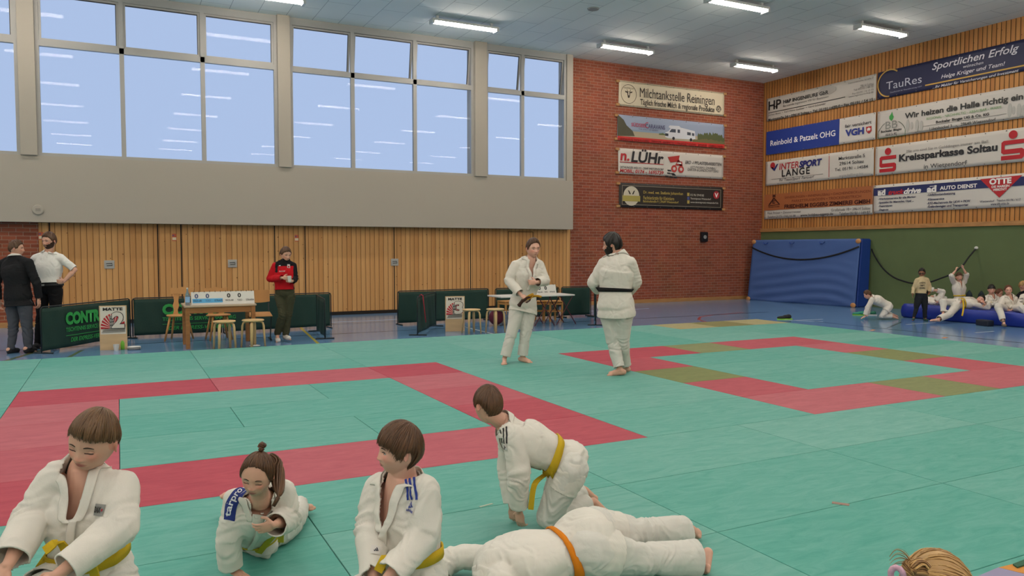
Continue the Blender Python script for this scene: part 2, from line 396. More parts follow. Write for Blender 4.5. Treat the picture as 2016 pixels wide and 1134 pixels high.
tag(obj('ceiling_sensor', lathe(nb(), [(0.02, -.03), (.12, -.025), (.14, 0)], 20, Matrix.Translation((v.x, v.y, ZC))), mat('sensor_grey', '8d918f')), 'round grey disc fixed flat on the ceiling panels', 'sensor')
# wall bits --------------------------------------------------------------
v = ony(75, 413, YH)
bm = nb(); M = Matrix.Translation((v.x, YH, v.z)) @ Matrix.Rotation(R(90), 4, 'X')
lathe(bm, [(.105, 0), (.105, .02), (.09, .03), (.03, .032)], 24, M)
ck = obj('smoke_detector', bm, m_white); tag(ck, 'round cream device on the white wall band at far left', 'wall device')
boxo('label_plate', v.x-.045, v.x+.045, YH-.036, YH-.031, v.z-.03, v.z+.03, mat('plate_grey', '8f8a80'), ck)
m_alu = mat('alu_plate', 'a9aaa8', rough=.35, metal=.6)
for i, (x, l) in enumerate([(-.17, 'square metal outlet plate on the boards, left of the first table'), (2.37, 'square metal outlet plate on the boards above the water bottle table'), (6.31, 'square metal outlet plate on the boards in the middle')]):
    p = boxo('outlet_plate', x-.10, x+.10, YB-.05, YB-.03, 1.21, 1.39, m_alu, bev=.006); tag(p, l, 'outlet', 'outlet plates on the board wall')
    q = nb(); tube(q, [(x-.06, YB-.055, 1.32), (x+.05, YB-.055, 1.325), (x+.06, YB-.055, 1.28), (x-.05, YB-.055, 1.275)], .008, 6); obj('handle', q, m_gask, p)
m_st1 = mat('sticker_red', 'b8583a'); m_st2 = mat('sticker_white', 'd8c7a8')
for x, z, l in [(-1.43, 1.92, 'small red and cream sticker at the left end of the boards'), (1.14, 1.91, 'small red and cream sticker beside the panel joint left of the table'), (3.85, 1.91, 'small red and cream sticker on the boards above the man in red')]:
    p = boxo('sticker', x-.045, x+.045, YB-.034, YB-.031, z-.09, z+.07, m_st1); tag(p, l, 'sticker')
    boxo('sticker_field', x-.04, x+.04, YB-.037, YB-.034, z-.07, z-.01, m_st2, p)
    boxo('sticker_field', x-.04, x+.0, YB-.037, YB-.034, z+.02, z+.045, mat('sticker_blue', '5a4a70'), p)
p = boxo('wall_socket', 16.38, 16.64, YB-.09, YB, 1.87, 2.18, mat('socket_black', '15151a', rough=.4), bev=.02)
tag(p, 'small black square loudspeaker box on the brick wall', 'speaker'); obj('speaker_cone', lathe(nb(), [(.06, 0), (.06, .012), (.03, .006)], 16, Matrix.Translation((16.51, YB-.09, 2.02)) @ Matrix.Rotation(R(90), 4, 'X')), mat('cone_grey', '8a8a88'), p)
# judo mats ---------------------------------------------------------------
def tatami(name, ca, cb):
    m, N, L, b = nodes_mat(name)
    tc = N.new('ShaderNodeTexCoord'); mp = N.new('ShaderNodeMapping'); mp.inputs['Scale'].default_value = (1.6, 5.5, 1); mp.inputs['Rotation'].default_value = (0, 0, .35)
    oi = N.new('ShaderNodeObjectInfo'); va = N.new('ShaderNodeVectorMath'); va.operation = 'ADD'
    L.new(tc.outputs['Object'], va.inputs[0]); L.new(va.outputs[0], mp.inputs['Vector'])
    mu = N.new('ShaderNodeVectorMath'); mu.operation = 'MULTIPLY'; mu.inputs[1].default_value = (37, 19, 0)
    cb3 = N.new('ShaderNodeCombineXYZ'); L.new(oi.outputs['Random'], cb3.inputs[0]); L.new(oi.outputs['Random'], cb3.inputs[1]); L.new(cb3.outputs[0], mu.inputs[0]); L.new(mu.outputs[0], va.inputs[1])
    ns = N.new('ShaderNodeTexNoise'); ns.inputs['Scale'].default_value = 2.2; ns.inputs['Detail'].default_value = 7; ns.inputs['Roughness'].default_value = .68; ns.inputs['Distortion'].default_value = .9
    L.new(mp.outputs[0], ns.inputs['Vector'])
    cr = N.new('ShaderNodeValToRGB'); cr.color_ramp.elements[0].position = .3; cr.color_ramp.elements[1].position = .7
    cr.color_ramp.elements[0].color = lin(ca); cr.color_ramp.elements[1].color = lin(cb); L.new(ns.outputs['Fac'], cr.inputs[0])
    hs = N.new('ShaderNodeHueSaturation'); mr = N.new('ShaderNodeMapRange'); mr.inputs[3].default_value = .95; mr.inputs[4].default_value = 1.06
    ms = N.new('ShaderNodeMapRange'); ms.inputs[3].default_value = 1.1; ms.inputs[4].default_value = .9
    L.new(oi.outputs['Random'], mr.inputs[0]); L.new(mr.outputs[0], hs.inputs['Value']); L.new(oi.outputs['Random'], ms.inputs[0]); L.new(ms.outputs[0], hs.inputs['Saturation'])
    L.new(cr.outputs[0], hs.inputs['Color']); L.new(hs.outputs[0], b.inputs['Base Color'])
    b.inputs['Roughness'].default_value = .62; b.inputs['Specular IOR Level'].default_value = .35
    bp = N.new('ShaderNodeBump'); bp.inputs['Strength'].default_value = .12; bp.inputs['Distance'].default_value = .01; L.new(ns.outputs['Fac'], bp.inputs['Height']); L.new(bp.outputs[0], b.inputs['Normal'])
    return m
TM = {'g': tatami('judo_mat_teal', '4a9587', '6ba79b'), 'r': tatami('judo_mat_red', 'a03e4c', 'b4515c'), 't': tatami('judo_mat_tan', '97906a', 'aba37c'), 'u': tatami('judo_mat_khaki', '75724a', '858256'), 'o': tatami('judo_mat_olive', '6c7446', '7f8756')}
SX, SY, GX, GY = .997, .976, -1.02, 5.21
def cellcol(i, j):                        # i,j from the left ring's near left corner
    for (a, nm) in ((0, 'L'), (7, 'R')):
        ii = i-a
        if 0 <= ii <= 4 and 0 <= j <= 4 and (ii in (0, 4) or j in (0, 4)):
            if nm == 'R' and (ii, j) in ((0, 2), (2, 0), (2, 4), (4, 2)): return 'oR'
            return 'r'+nm
        if 0 < ii < 4 and 0 < j < 4: return 'g'+nm
    if j == 7 and i >= 11: return ('t', 'u', 't')[i-11]
    return 'g'
GL = {'t': ('pale tan judo mat in the far row beside the khaki mat', 'tan mats in the far row'), 'u': ('khaki brown judo mat between two pale tan mats in the far row', 'khaki mat in the far row'), 'rL': ('red judo mat in the border of the left fighting square', 'red mats of the left square'), 'rR': ('red judo mat in the border of the right fighting square', 'red mats of the right square'),
      'oR': ('olive green judo mat set into the red border of the right square', 'olive mats of the right square'),
      'gL': ('teal judo mat inside the left red square', 'teal mats inside the left square'), 'gR': ('teal judo mat inside the right red square', 'teal mats inside the right square'),
      'g': ('teal judo mat in the field around the two red squares', 'teal mats of the surrounding field')}
done = set(); protos = {}
for j in range(-5, 8):
    for i in range(-8, 14):
        if (i, j) in done: continue
        c = cellcol(i, j); w = 1; h = 1
        if c not in 'tu' and (i+1, j) not in done and i+1 < 14 and cellcol(i+1, j) == c and c != 'oR' and not (c == 'gL' and i == 1 and j == 2) and (c != 'g' or (i+j*3) % 2 == 0 or True): w = 2
        done.add((i, j))
        if w == 2: done.add((i+1, j))
        key = (c[0], w)
        if key not in protos:
            me = bpy.data.meshes.new('judo_mat'); bm = box(nb(), 0.0025, SX*w-.0025, .0025, SY-.0025, 0, MZ, .004); bm.to_mesh(me); bm.free(); me.materials.append(TM[c[0]]); protos[key] = me
        o = bpy.data.objects.new('judo_mat', protos[key]); COL.objects.link(o); o.location = (GX+i*SX, GY+j*SY, 0)
        tag(o, GL[c][0], 'judo mat', GL[c][1])
v = onz(1655, 992, MZ)
tag(obj('tape_patch', box(nb(), -.05, .05, -.02, .02, 0, .002, M=Matrix.Translation((v.x, v.y, MZ+.0005)) @ Matrix.Rotation(-.95, 4, 'Z')), mat('tape_brown', '93776a')), 'small brown tape patch on the teal mats at lower right', 'tape')
v = onz(957, 995, MZ)
tag(obj('tape_patch', box(nb(), -.05, .05, -.008, .008, 0, .002, M=Matrix.Translation((v.x, v.y, MZ+.0005)) @ Matrix.Rotation(.2, 4, 'Z')), mat('tape_light', 'a9b5a0')), 'thin pale tape strip at a mat corner beside the kneeling boy', 'tape')
for (u, vv, l) in [(1718, 650, 'small orange tape mark on the floor, left of the two beside the mats'), (1860, 665, 'small orange tape mark on the floor, right of the two beside the mats')]:
    v = onz(u, vv, 0); tag(obj('tape_mark', box(nb(), -.09, .09, -.03, .03, 0, .004, M=Matrix.Translation(v) @ Matrix.Rotation(.3, 4, 'Z')), mat('tape_orange', 'c98b5a')), l, 'tape')
# play mat corner lower right: lilac and orange puzzle tiles
for (pts, mm, nm, l) in [([(1905, 1134), (1925, 1134), (1965, 1117), (2030, 1133), (2060, 1200), (1900, 1200)], mat('lilac_foam', '8f8aa8', rough=.8), 'play_mat', 'lilac foam play mat corner behind the blonde head at lower right'),
                         ([(1966, 1117), (1995, 1110), (2060, 1090), (2060, 1140), (2030, 1132)], mat('orange_foam', 'c8873c', rough=.8), 'play_mat', 'orange foam play mat at the lower right corner of the photo'),
                         ([(1994, 1110), (2003, 1116), (2060, 1098), (2060, 1084)], mat('green_foam', '2f5a44', rough=.8), 'play_mat', 'dark green foam strip edge at the lower right corner')]:
    zz = .06 if 'green' not in l else .068
    bm = nb(); A = [bm.verts.new(onz(u, v, zz)) for u, v in pts]; B = [bm.verts.new(Vector((a.co.x, a.co.y, MZ+.001 if 'green' not in l else .061))) for a in A]
    bm.faces.new(A); bm.faces.new(B[::-1])
    for i in range(len(A)): bm.faces.new((A[i], B[i], B[(i+1) % len(A)], A[(i+1) % len(A)]))
    tag(obj(nm, bm, mm), l, 'play mat')
# ================================================================ BANNERS
def c4(x, y): return (1190+x/3.909, 130+y/3.909)
def c5(x, y): return (1500+x/3.907, 40+y/3.907)
def c6(x, y): return (1500+x/3.907, 230+y/3.907)
INK = {}
def ink(c):
    if c not in INK: INK[c] = mat('print_'+c, c, rough=.6)
    return INK[c]
class Banner:
    def __init__(s, wall, s0, s1, z0, z1, col, label, crop, group, corners=False):
        s.wall = wall; s.crop = crop
        if wall == 'b': s.f = lambda u, v: (lambda p: (p.x, p.z))(ony(u, v, YB-.05)); s.X = Vector((1, 0, 0)); s.N = Vector((0, -1, 0)); s.O = Vector((0, YB-.035, 0))
        else: s.f = lambda u, v: (lambda p: (-p.y, p.z))(onx(u, v, XR-.05)); s.X = Vector((0, -1, 0)); s.N = Vector((-1, 0, 0)); s.O = Vector((XR-.035, 0, 0))
        s.root = empty('sponsor_banner', s.at((s0+s1)/2, z0), label, 'banner', group)
        # cloth: gently rippled sheet with thickness
        bm = nb(); nx, nz = 40, 8; V = {}
        rnd = random.Random(int(abs(s0*100)+z0*10)); ph = [rnd.uniform(0, 6) for _ in range(4)]
        for k, off in enumerate((0, -.006)):
            for i in range(nx+1):
                for j in range(nz+1):
                    a = s0+(s1-s0)*i/nx; z = z0+(z1-z0)*j/nz
                    w = .004*math.sin(a*4+z*5+ph[0])+.003*math.sin(a*9-z*7+ph[1])
                    V[k, i, j] = bm.verts.new(s.at(a, z, w+off))
        for i in range(nx):
            for j in range(nz):
                bm.faces.new((V[0, i, j], V[0, i+1, j], V[0, i+1, j+1], V[0, i, j+1])); bm.faces.new((V[1, i, j], V[1, i, j+1], V[1, i+1, j+1], V[1, i+1, j]))
        for i in range(nx):
            bm.faces.new((V[0, i, 0], V[1, i, 0], V[1, i+1, 0], V[0, i+1, 0])); bm.faces.new((V[0, i, nz], V[0, i+1, nz], V[1, i+1, nz], V[1, i, nz]))
        for j in range(nz):
            bm.faces.new((V[0, 0, j], V[0, 0, j+1], V[1, 0, j+1], V[1, 0, j])); bm.faces.new((V[0, nx, j], V[1, nx, j], V[1, nx, j+1], V[0, nx, j+1]))
        obj('banner_cloth', bm, mat('banner_'+col, col, rough=.55), s.root, world=True, smooth=True)
        n = 9
        for i in range(n):
            for z in (z0+.03, z1-.03):
                obj('grommet', ball(nb(), s.at(s0+.04+(s1-s0-.08)*i/(n-1), z, .008), .014, 6, 4), mat('grommet', '77716a', rough=.4, metal=.5), s.root, world=True)
        if corners:
            for a in (s0-.03, s1+.03):
                for z in (z0+.03, z1-.03):
                    p = s.at(a, z, 0); boxo('wood_batten', p.x-.06, p.x+.06, YB-.045, YB-.004, p.z-.035, p.z+.035, m_base, s.root, world=True)
        s.n = 0
    def at(s, a, z, off=0):
        p = s.O+s.X*a+Vector((0, 0, z))+s.N*off
        return p
    def px(s, x, y): return s.f(*s.crop(x, y))
    def t(s, txt, bl, tr, col='222222', bold=0, shear=0, spacing=1.0):
        a, z0 = s.px(*bl); b, z1 = s.px(*tr)
        if (txt, bold) not in TXT: me_, _ = text_mesh(txt, bold, 0); bpy.data.meshes.remove(me_); TXT[txt, bold] = TXT['dim']
        dm = TXT[txt, bold]; hn = (b-a)*dm[1]/dm[0]; z1 = z0+min(max(z1-z0, .84*hn), 1.4*hn)
        text_on('lettering', txt, ink(col), s.at(a, z0), s.X, (0, 0, 1), s.N, b-a, z1-z0, s.root, bold=bold, shear=shear, off=.014, spacing=spacing)
    def poly(s, pts, col, px=True, off=.012, name='emblem'):
        pts = [s.px(*p) for p in pts] if px else pts
        bm = nb(); A = [bm.verts.new(s.at(a, z, off)) for a, z in pts]; B = [bm.verts.new(s.at(a, z, off-.004)) for a, z in pts]
        bm.faces.new(A); bm.faces.new(B[::-1]); n = len(A)
        for i in range(n): bm.faces.new((A[i], B[i], B[(i+1) % n], A[(i+1) % n]))
        bmesh.ops.recalc_face_normals(bm, faces=bm.faces)
        obj(name, bm, ink(col), s.root, world=True)
    def rect(s, a0, a1, z0, z1, col, off=.010, name='colour_field'): s.poly([(a0, z0), (a1, z0), (a1, z1), (a0, z1)], col, False, off, name)
    def disc(s, c, r, col, off=.012, ry=None, px=True, name='emblem'):
        a, z = s.px(*c) if px else c
        s.poly([(a+r*math.cos(t), z+(ry or r)*math.sin(t)) for t in [2*math.pi*k/24 for k in range(24)]], col, False, off, name)
    def ring(s, c, r, w, col, a0=0, a1=360, off=.012, px=True):
        a, z = s.px(*c) if px else c; n = 28; bm = nb(); prev = None; first = None
        for k in range(n+1):
            t = R(a0+(a1-a0)*k/n); cur = [bm.verts.new(s.at(a+rr*math.cos(t), z+rr*math.sin(t), o)) for rr, o in ((r-w/2, off), (r+w/2, off), (r+w/2, off-.004), (r-w/2, off-.004))]
            if prev:
                for q in range(4): bm.faces.new((prev[q], prev[(q+1) % 4], cur[(q+1) % 4], cur[q]))
            prev = cur
        obj('emblem', bm, ink(col), s.root, world=True)
    def ln(s, p, q, w, col, off=.012):
        a, z = s.px(*p); b, y = s.px(*q); z = (z+y)/2
        s.rect(a, b, z-w/2, z+w/2, col, off, 'rule')
G1 = 'sponsor banners on the brick wall'; G2 = 'sponsor banners on the slatted wall'
b = Banner('b', 13.22, 17.28, 5.86, 6.60, 'cfc3a8', 'cream banner with cow head ring logo, topmost on the brick wall', c4, G1, True)
b.t('Milchtankstelle Reiningen', (272, 262), (848, 224), '2a2420', .0); b.t('Täglich frische Milch & regionale Produkte', (275, 310), (848, 302), '2a2420', .012)
b.ring((188, 215), .275, .012, '4a4038'); b.disc((880, 330), .105, '2a2420'); b.t('24/7', (860, 326), (900, 318), 'd8ccb0'); b.t('SB', (866, 348), (894, 340), 'd8ccb0')
a, z = b.px(188, 212)
b.poly([(a-.045, z+.06), (a+.045, z+.06), (a+.05, z), (a+.03, z-.11), (a, z-.13), (a-.03, z-.11), (a-.05, z)], '3a322c', False)
b.poly([(a-.02, z+.05), (a+.02, z+.05), (a+.012, z-.05), (a-.012, z-.05)], 'e0d6c0', False, .016)
for q in (-1, 1): b.poly([(a+q*.045, z+.05), (a+q*.13, z+.075), (a+q*.12, z+.03), (a+q*.05, z+.02)], '3a322c', False); b.poly([(a+q*.03, z+.06), (a+q*.07, z+.13), (a+q*.055, z+.06)], '4a4038', False)
b.t('HOFMILCH', (150, 172), (226, 172), '4a4038')
for zz in (6.57, 5.89): b.rect(13.27, 17.24, zz-.004, zz+.004, '4a4038')
b = Banner('b', 13.18, 17.3, 4.85, 5.60, '8f9bb0', 'landscape photo banner with white motorhome and red strip on brick wall', c4, G1, True)
b.rect(13.18, 17.3, 4.97, 5.16, 'a89c84'); b.rect(13.5, 15.1, 5.14, 5.19, '7f94a8', .011)
rr = random.Random(3)
def treeline(x0, x1, zb, amp, col, n=22, off=.0125):
    pts = [(x0, zb)]+[(x0+(x1-x0)*i/n, zb+amp*(.6+.4*rr.random())*(1-.3*abs(2*i/n-1))) for i in range(n+1)]+[(x1, zb)]
    b.poly(pts, col, False, off)
b.poly([(13.18, 4.97), (13.8, 5.0), (13.72, 5.15), (13.5, 5.3), (13.4, 5.45), (13.25, 5.55), (13.18, 5.57)], '4c4a38', False)
treeline(14.7, 15.0, 5.1, .08, '5f6a3f', 8); treeline(16.2, 17.3, 5.0, .36, '525a38', 30); treeline(16.0, 17.3, 4.97, .14, '6b6340', 30, .0135)
b.rect(13.18, 17.3, 4.85, 4.97, 'bb2a26', .014)
b.t('REISEMOBILE & WOHNWAGEN   VERKAUF & VERMIETUNG   WERKSTATT SERVICE   ZUBEHÖR   CAMPING SHOP', (108, 568), (910, 612), 'e8dcd8', .01)
b.t('SÜDSEE', (207, 463), (312, 440), 'b0304a', .01); b.t('CARAVANS', (318, 478), (467, 458), '4a4468', .01); b.t('THE SPIRIT OF REISEN', (262, 490), (412, 492), '5a5470')
b.ring((330, 455), .075, .02, 'b0304a', 60, 300, .015)
a0, z0 = b.px(468, 552); a1, z1 = b.px(700, 560)
W_ = a1-a0
def rv(pts, col, off): b.poly([(a0+x*W_, 5.0+z*.42) for x, z in pts], col, False, off)
rv([(0, .12), (0, .45), (.1, .55), (.18, .78), (.1, .85), (.14, .98), (.45, 1.0), (.5, .9), (.98, .72), (1, .15), (.9, .1), (.1, .05)], 'c9cbd0', .0155)
rv([(.13, .5), (.2, .74), (.34, .74), (.34, .5)], '39414e', .017); rv([(.4, .5), (.4, .74), (.48, .74), (.48, .5)], '39414e', .017)
rv([(.72, .4), (.72, .62), (.84, .6), (.84, .38)], '454b54', .017); rv([(.88, .38), (.88, .58), (.96, .56), (.96, .36)], '454b54', .017)
rv([(0, .2), (0, .4), (.1, .38), (.1, .2)], '2c2f38', .017)
for x in (.27, .85): b.poly([(a0+W_*x+.05*math.cos(t), 5.03+.05*math.sin(t)) for t in [k*.524 for k in range(12)]], '1e1e22', False, .018)
b = Banner('b', 13.22, 17.28, 3.87, 4.62, 'c9c3ba', 'white banner with red wheel loader and paving blocks on brick wall', c4, G1, True)
b.t('n.', (122, 727), (193, 680), 'a8282c', .03, .1); b.t('LÜHr', (205, 740), (457, 690), '222226', .03, .15); b.ln((118, 740), (456, 755), .02, 'a8282c')
b.t('DETHLINGER WEG 53 - 29649 WIETZENDORF', (120, 786), (456, 788), '303034', .01, .1); b.t('MOBIL: 0174 - 1695739', (118, 818), (456, 812), 'a8282c', .03, .15)
b.t('ERD -/ PFLASTERARBEITEN', (622, 752), (902, 746), '303034', .01, .2); b.t('LEITUNGSBAU, ZAUNBAU', (662, 786), (860, 780), '303034', .0, .2); b.t('GARTEN & LANDSCHAFTSBAU', (640, 806), (880, 800), '303034', .0, .2)
b.poly([(488, 700), (580, 688), (570, 735), (510, 742)], 'a8302c'); b.poly([(560, 725), (575, 720), (600, 770), (585, 780)], 'a8302c'); b.poly([(545, 765), (560, 735), (598, 735), (602, 770)], 'a8302c')
b.poly([(555, 752), (563, 742), (590, 742), (592, 755)], 'd8cfc8', off=.016)
for c in ((537, 790), (590, 795)): b.disc(c, .11, 'b03a34', .014); b.disc(c, .05, 'd0bab4', .018)
for (x, y) in ((485, 797), (482, 818), (512, 822), (468, 842), (500, 846), (532, 850), (520, 830)): b.poly([(x, y), (x+26, y+3), (x+30, y+14), (x+4, y+11)], '26262a')
b = Banner('b', 13.26, 17.28, 2.88, 3.61, '2c2724', 'black banner with gold lettering, lowest on the brick wall', c4, G1, True)
for (x0, x1, y0, y1) in ((13.36, 17.18, 3.52, 3.528), (13.36, 17.18, 2.96, 2.968), (13.36, 13.368, 2.96, 3.528), (17.172, 17.18, 2.96, 3.528)): b.rect(x0, x1, y0, y1, 'b8ae98')
b.disc((208, 1000), .29, 'c4bca8'); a, z = b.px(208, 1018); b.rect(a-.32, a+.32, z-.09, z+.08, 'a39750', .016); b.t('TIERARZTPRAXIS', (152, 1030), (266, 1014), 'd8d0a0', .01)
for q in (-1, 1): b.poly([(a+q*.02, z+.12), (a+q*.08, z+.22), (a+q*.13, z+.24), (a+q*.07, z+.12)], '2a2420', False, .016)
b.t('Dr. med. vet. Stefanie Johannhan', (300, 988), (605, 972), 'b09a50', .012); b.t('Fachtierärztin für Kleintiere', (300, 1026), (537, 1008), 'b09a50', .012); b.t('Bahnhofstraße 9 | 29649 Wietzendorf', (298, 1054), (570, 1040), 'b09a50', .012)
for y in (988, 1018, 1046): a, z = b.px(646, y); b.rect(a-.045, a+.045, z-.05, z+.05, 'b09a50' if y != 1018 else '4a5488', .014)
b.t('0 51 96 / 39 40 063', (662, 1000), (766, 985), 'c8c2b4', .01); b.t('Tierarztpraxis Wietzendorf', (662, 1030), (820, 1018), 'c8c2b4', .01); b.t('www.tierarztpraxis-wietzendorf.de', (662, 1058), (876, 1048), 'c8c2b4', .01)
b.disc((862, 993), .125, 'a02a30'); b.t('V', (848, 1012), (876, 978), 'e8e0dc', .04)
# right wall
b = Banner('r', -18.77, -14.70, 5.80, 6.53, 'beb9b0', 'crinkled white banner with HP logo, top left on slatted wall', c5, G2)
b.t('HP', (50, 695), (148, 603), '222222', .02); b.t('M', (90, 686), (118, 655), '222222'); b.t('H&P INGENIEURE GbR', (163, 642), (512, 548), '2a2a2a', .03); b.t('Beratende Ingenieure VBI für Bauwesen', (163, 672), (512, 590), '6a6864')
b.ln((48, 712), (640, 592), .018, '222222'); b.t('Jochen Bews  •  Karl-Heinz Geißner  •  Gerd Schneider', (48, 742), (490, 648), '4a4844'); b.t('Marktstraße 34 • 29614 Soltau • Tel. 05191 / 698-0 • Fax 05191 / 54 15', (48, 778), (855, 600), '3a3834', .02)
for i, s_ in enumerate(['Hannoversche Straße 7', '29614 Soltau', 'Tel. 05191 / 48 12', 'Fax 05191 / 4 12 73', 'www.ingenieure-hup.de']):
    b.t(s_, (665+(0, 90, 40, 30, 0)[i], 492+i*27), (858, 443+i*27), '6a6864')
a, z = b.px(500, 540); b.disc((a, z), .33, 'aaa69e', .009, .13, False)
b = Banner('r', -18.76, -14.69, 4.71, 5.46, 'd2cec8', 'blue and white insurance banner with red horse shield', c5, G2)
b.rect(-18.76, -15.9, 4.71, 5.46, '1f3a8c'); b.t('Reinbold & Patzelt OHG', (65, 968), (565, 843), 'e8e8ee', .015); b.t('fair versichert', (638, 828), (843, 773), '3a3a40', .01); b.t('VGH', (640, 896), (785, 826), '2c3c8c', .05)
b.poly([(800, 820), (842, 812), (842, 850), (822, 872), (802, 855)], 'b0282c'); b.poly([(808, 835), (822, 824), (836, 832), (830, 850), (822, 845), (812, 856)], 'e8e0dc', off=.016)
b = Banner('r', -18.77, -14.72, 3.71, 4.49, 'cbc7bf', 'white sports shop banner with red dividing line', c6, G2)
b.t('INTER', (133, 408), (286, 340), 'b02c34', .01, .1); b.t('SPORT', (285, 392), (462, 318), '23286c', .05, .2); b.t('LANGE', (152, 462), (368, 401), '222226', .02, 0, 1.2)
b.disc((82, 374), .1, 'b02c34'); b.poly([(70, 390), (82, 386), (92, 398), (115, 362), (124, 362), (98, 415), (88, 412)], '23286c'); b.ln((72, 478), (470, 442), .008, '444444')
b.t('Ihr TeamSport Partner!', (132, 504), (400, 468), '5a5a5e', 0, .2); a, z = b.px(515, 390); b.rect(a-.008, a+.008, 3.78, 4.42, 'a82c34')
b.t('Marktstraße 5', (590, 334), (792, 286), '46464a', .01); b.t('29614 Soltau', (595, 374), (782, 330), '46464a', .01); b.t('Tel. 05191 - 14584', (560, 420), (815, 372), '46464a', .01); b.t('www.ballhaus.biz', (592, 462), (778, 425), '9a9a9c')
b = Banner('r', -18.81, -14.72, 2.62, 3.42, 'cbc7bf', 'carpentry banner with orange wood-coloured upper part', c6, G2)
b.rect(-18.81, -14.72, 2.90, 3.42, 'a5623a'); b.t('SANIERUNGEN • INNENAUSBAU • DACHEINDECKUNGEN', (175, 630), (835, 562), '6a2c18', .0); b.t('PARKETTFUSSBÖDEN • TROCKENESTRICH', (230, 658), (763, 598), '6a2c18', .0)
b.t('FRIEDHELM EGGERS ZIMMEREI GMBH', (172, 706), (833, 638), '3c1410', .035)
b.poly([(48, 680), (92, 618), (137, 670), (127, 671), (92, 634), (62, 676)], '3c1a14'); b.poly([(48, 682), (137, 671), (137, 676), (48, 687)], '3c1a14'); b.t('E', (80, 668), (102, 640), '3c1a14', .02); b.t('M', (82, 622), (104, 610), '3c1a14', .02); b.t('HOLZBAU EGGERS', (50, 700), (135, 684), '3c1a14', .01)
b.t('Maik Prüser • Zimmermeister', (42, 750), (300, 724), '56565a'); b.t('Telefon 0173 / 743 32 38', (42, 779), (258, 756), '56565a'); b.t('www.holzbau-eggers.de', (295, 772), (547, 742), '3a3a3e', .01)
b.t('Großeholz 10 • 29614 Soltau', (532, 728), (832, 690), '56565a'); b.t('Telefon 05191 / 149 87', (593, 757), (832, 722), '56565a')
b = Banner('r', -14.66, -10.0, 5.80, 6.54, '232748', 'dark navy banner with gold ring and silver script, top right', c5, G2)
b.ring((980, 482), .36, .035, 'c09a4c', 50, 270); b.t('TauRes', (955, 536), (1230, 420), 'b9bccc', .0); b.t('Gesellschaft für Finanzberatung mbH', (985, 564), (1228, 508), '9a9cb4')
b.t('Sportlichen Erfolg', (1308, 402), (1978, 192), 'd4d2dc', .01, .25); b.t('wünschen', (1548, 368), (1703, 318), 'd4d2dc', 0, .25); b.t('Helge Krüger und Team!', (1378, 458), (1870, 325), 'd4d2dc', .01, .25)
b.ln((1255, 498), (2016, 350), .035, 'c09a4c'); b.t('...Ihr Makler für Versicherungen und Investment', (1312, 532), (1975, 375), 'd4d2dc', .01, .25)
b = Banner('r', -14.63, -10.0, 4.71, 5.46, 'c6c1ba', 'white biogas banner with green flame logo', c5, G2)
b.t('Wir heizen die Halle richtig ein', (1098, 772), (2010, 570), '3a3a38', .03); b.t('REGIONAL - NACHHALTIG - ABBAUBAR - WARM', (1266, 768), (1840, 655), '6f9a62', .0); b.t('Bockeler Biogas UG & Co. KG', (1338, 800), (1748, 710), '3a3a38', .03); b.t('Lührsbockel 3   -   29649 Wietzendorf', (1288, 848), (1798, 748), '4a4a48', .01)
b.ln((1230, 815), (1880, 722), .006, '55554f'); b.ln((1100, 870), (2010, 742), .006, '55554f')
a, z = b.px(995, 745)
b.poly([(a, z-.1), (a-.06, z-.04), (a-.065, z+.03), (a-.01, z+.09), (a+.015, z+.15), (a+.04, z+.06), (a+.07, z), (a+.04, z-.07)], '3f9a4a', False)
b.t('BB', (950, 838), (1042, 776), '8e8e88', .0); b.t('Bockeler Biogas', (915, 872), (1074, 838), '3a3a38', .03); b.t('UG & Co. KG', (950, 890), (1035, 860), '3a3a38', .02)
a, z = b.px(994, 890)
for (x0, x1, y0, y1) in ((a-.42, a+.42, z-.03, z-.02), (a-.42, a-.41, z-.03, z+.13), (a+.41, a+.42, z-.03, z+.13)): b.rect(x0, x1, y0, y1, '4c7a50')
b.ring((a, z-.02), .44, .012, '5a6a58', 22, 62, px=False); b.ring((a, z-.02), .44, .012, '5a6a58', 118, 158, px=False)
for cx_ in (1170, 1955):
    for (dx, rx, ry) in ((-50, .05, .17), (-20, .04, .1), (20, .05, .16), (55, .045, .13)): b.disc((cx_+dx, 810-(cx_-1170)*.15), rx, 'aeaca6', .0125, ry)
b = Banner('r', -14.67, -10.55, 3.69, 4.49, 'c9c4bc', 'white savings bank banner with two red S emblems', c6, G2)
def sparkasse(x0, x1, y0, y1, yt):
    a0, zz1 = b.px(x0, y0); a1, zz0 = b.px(x1, y1); w_ = a1-a0; h = w_*.95; z0 = b.px(x0, yt)[1]
    q = lambda L: b.poly([(a0+x*w_, z0+z*h) for x, z in L], 'b3202a', False)
    q([(0, 0), (.9, 0), (1, .1), (1, .42), (.9, .5), (.15, .5), (.15, .68), (0, .68), (0, .36), (.1, .28), (.82, .28), (.82, .2), (0, .2)])
    q([(0, .68), (.15, .68), (.15, .72), (1, .72), (1, .92), (.1, .92), (0, .84)])
    b.disc((a0+.5*w_, z0+h*1.17), w_*.19, 'b3202a', px=False)
sparkasse(905, 1028, 320, 425, 430); sparkasse(1842, 2014, 200, 330, 336)
b.t('Mit uns sind Sie in Gelddingen immer am Ball.', (1113, 282), (1748, 178), '7a7672'); b.t('Kreissparkasse Soltau', (1053, 362), (1812, 230), '26262a', .035); b.t('in Wietzendorf', (1245, 400), (1577, 333), '4a4a4c', .01)
b = Banner('r', -14.69, -10.0, 2.64, 3.42, 'cbc7c0', 'white car workshop banner with navy stripe and red triangle', c6, G2)
b.rect(-14.69, -10.0, 3.13, 3.34, '252c5c'); b.poly([(1678, 480), (2003, 448), (1825, 622)], 'b3242c', off=.015)
for q in ((890, 608, 950, 566), (1268, 585, 1342, 538)): b.t('ad', (q[0], q[1]), (q[2], q[3]), 'e8e4e0', .05)
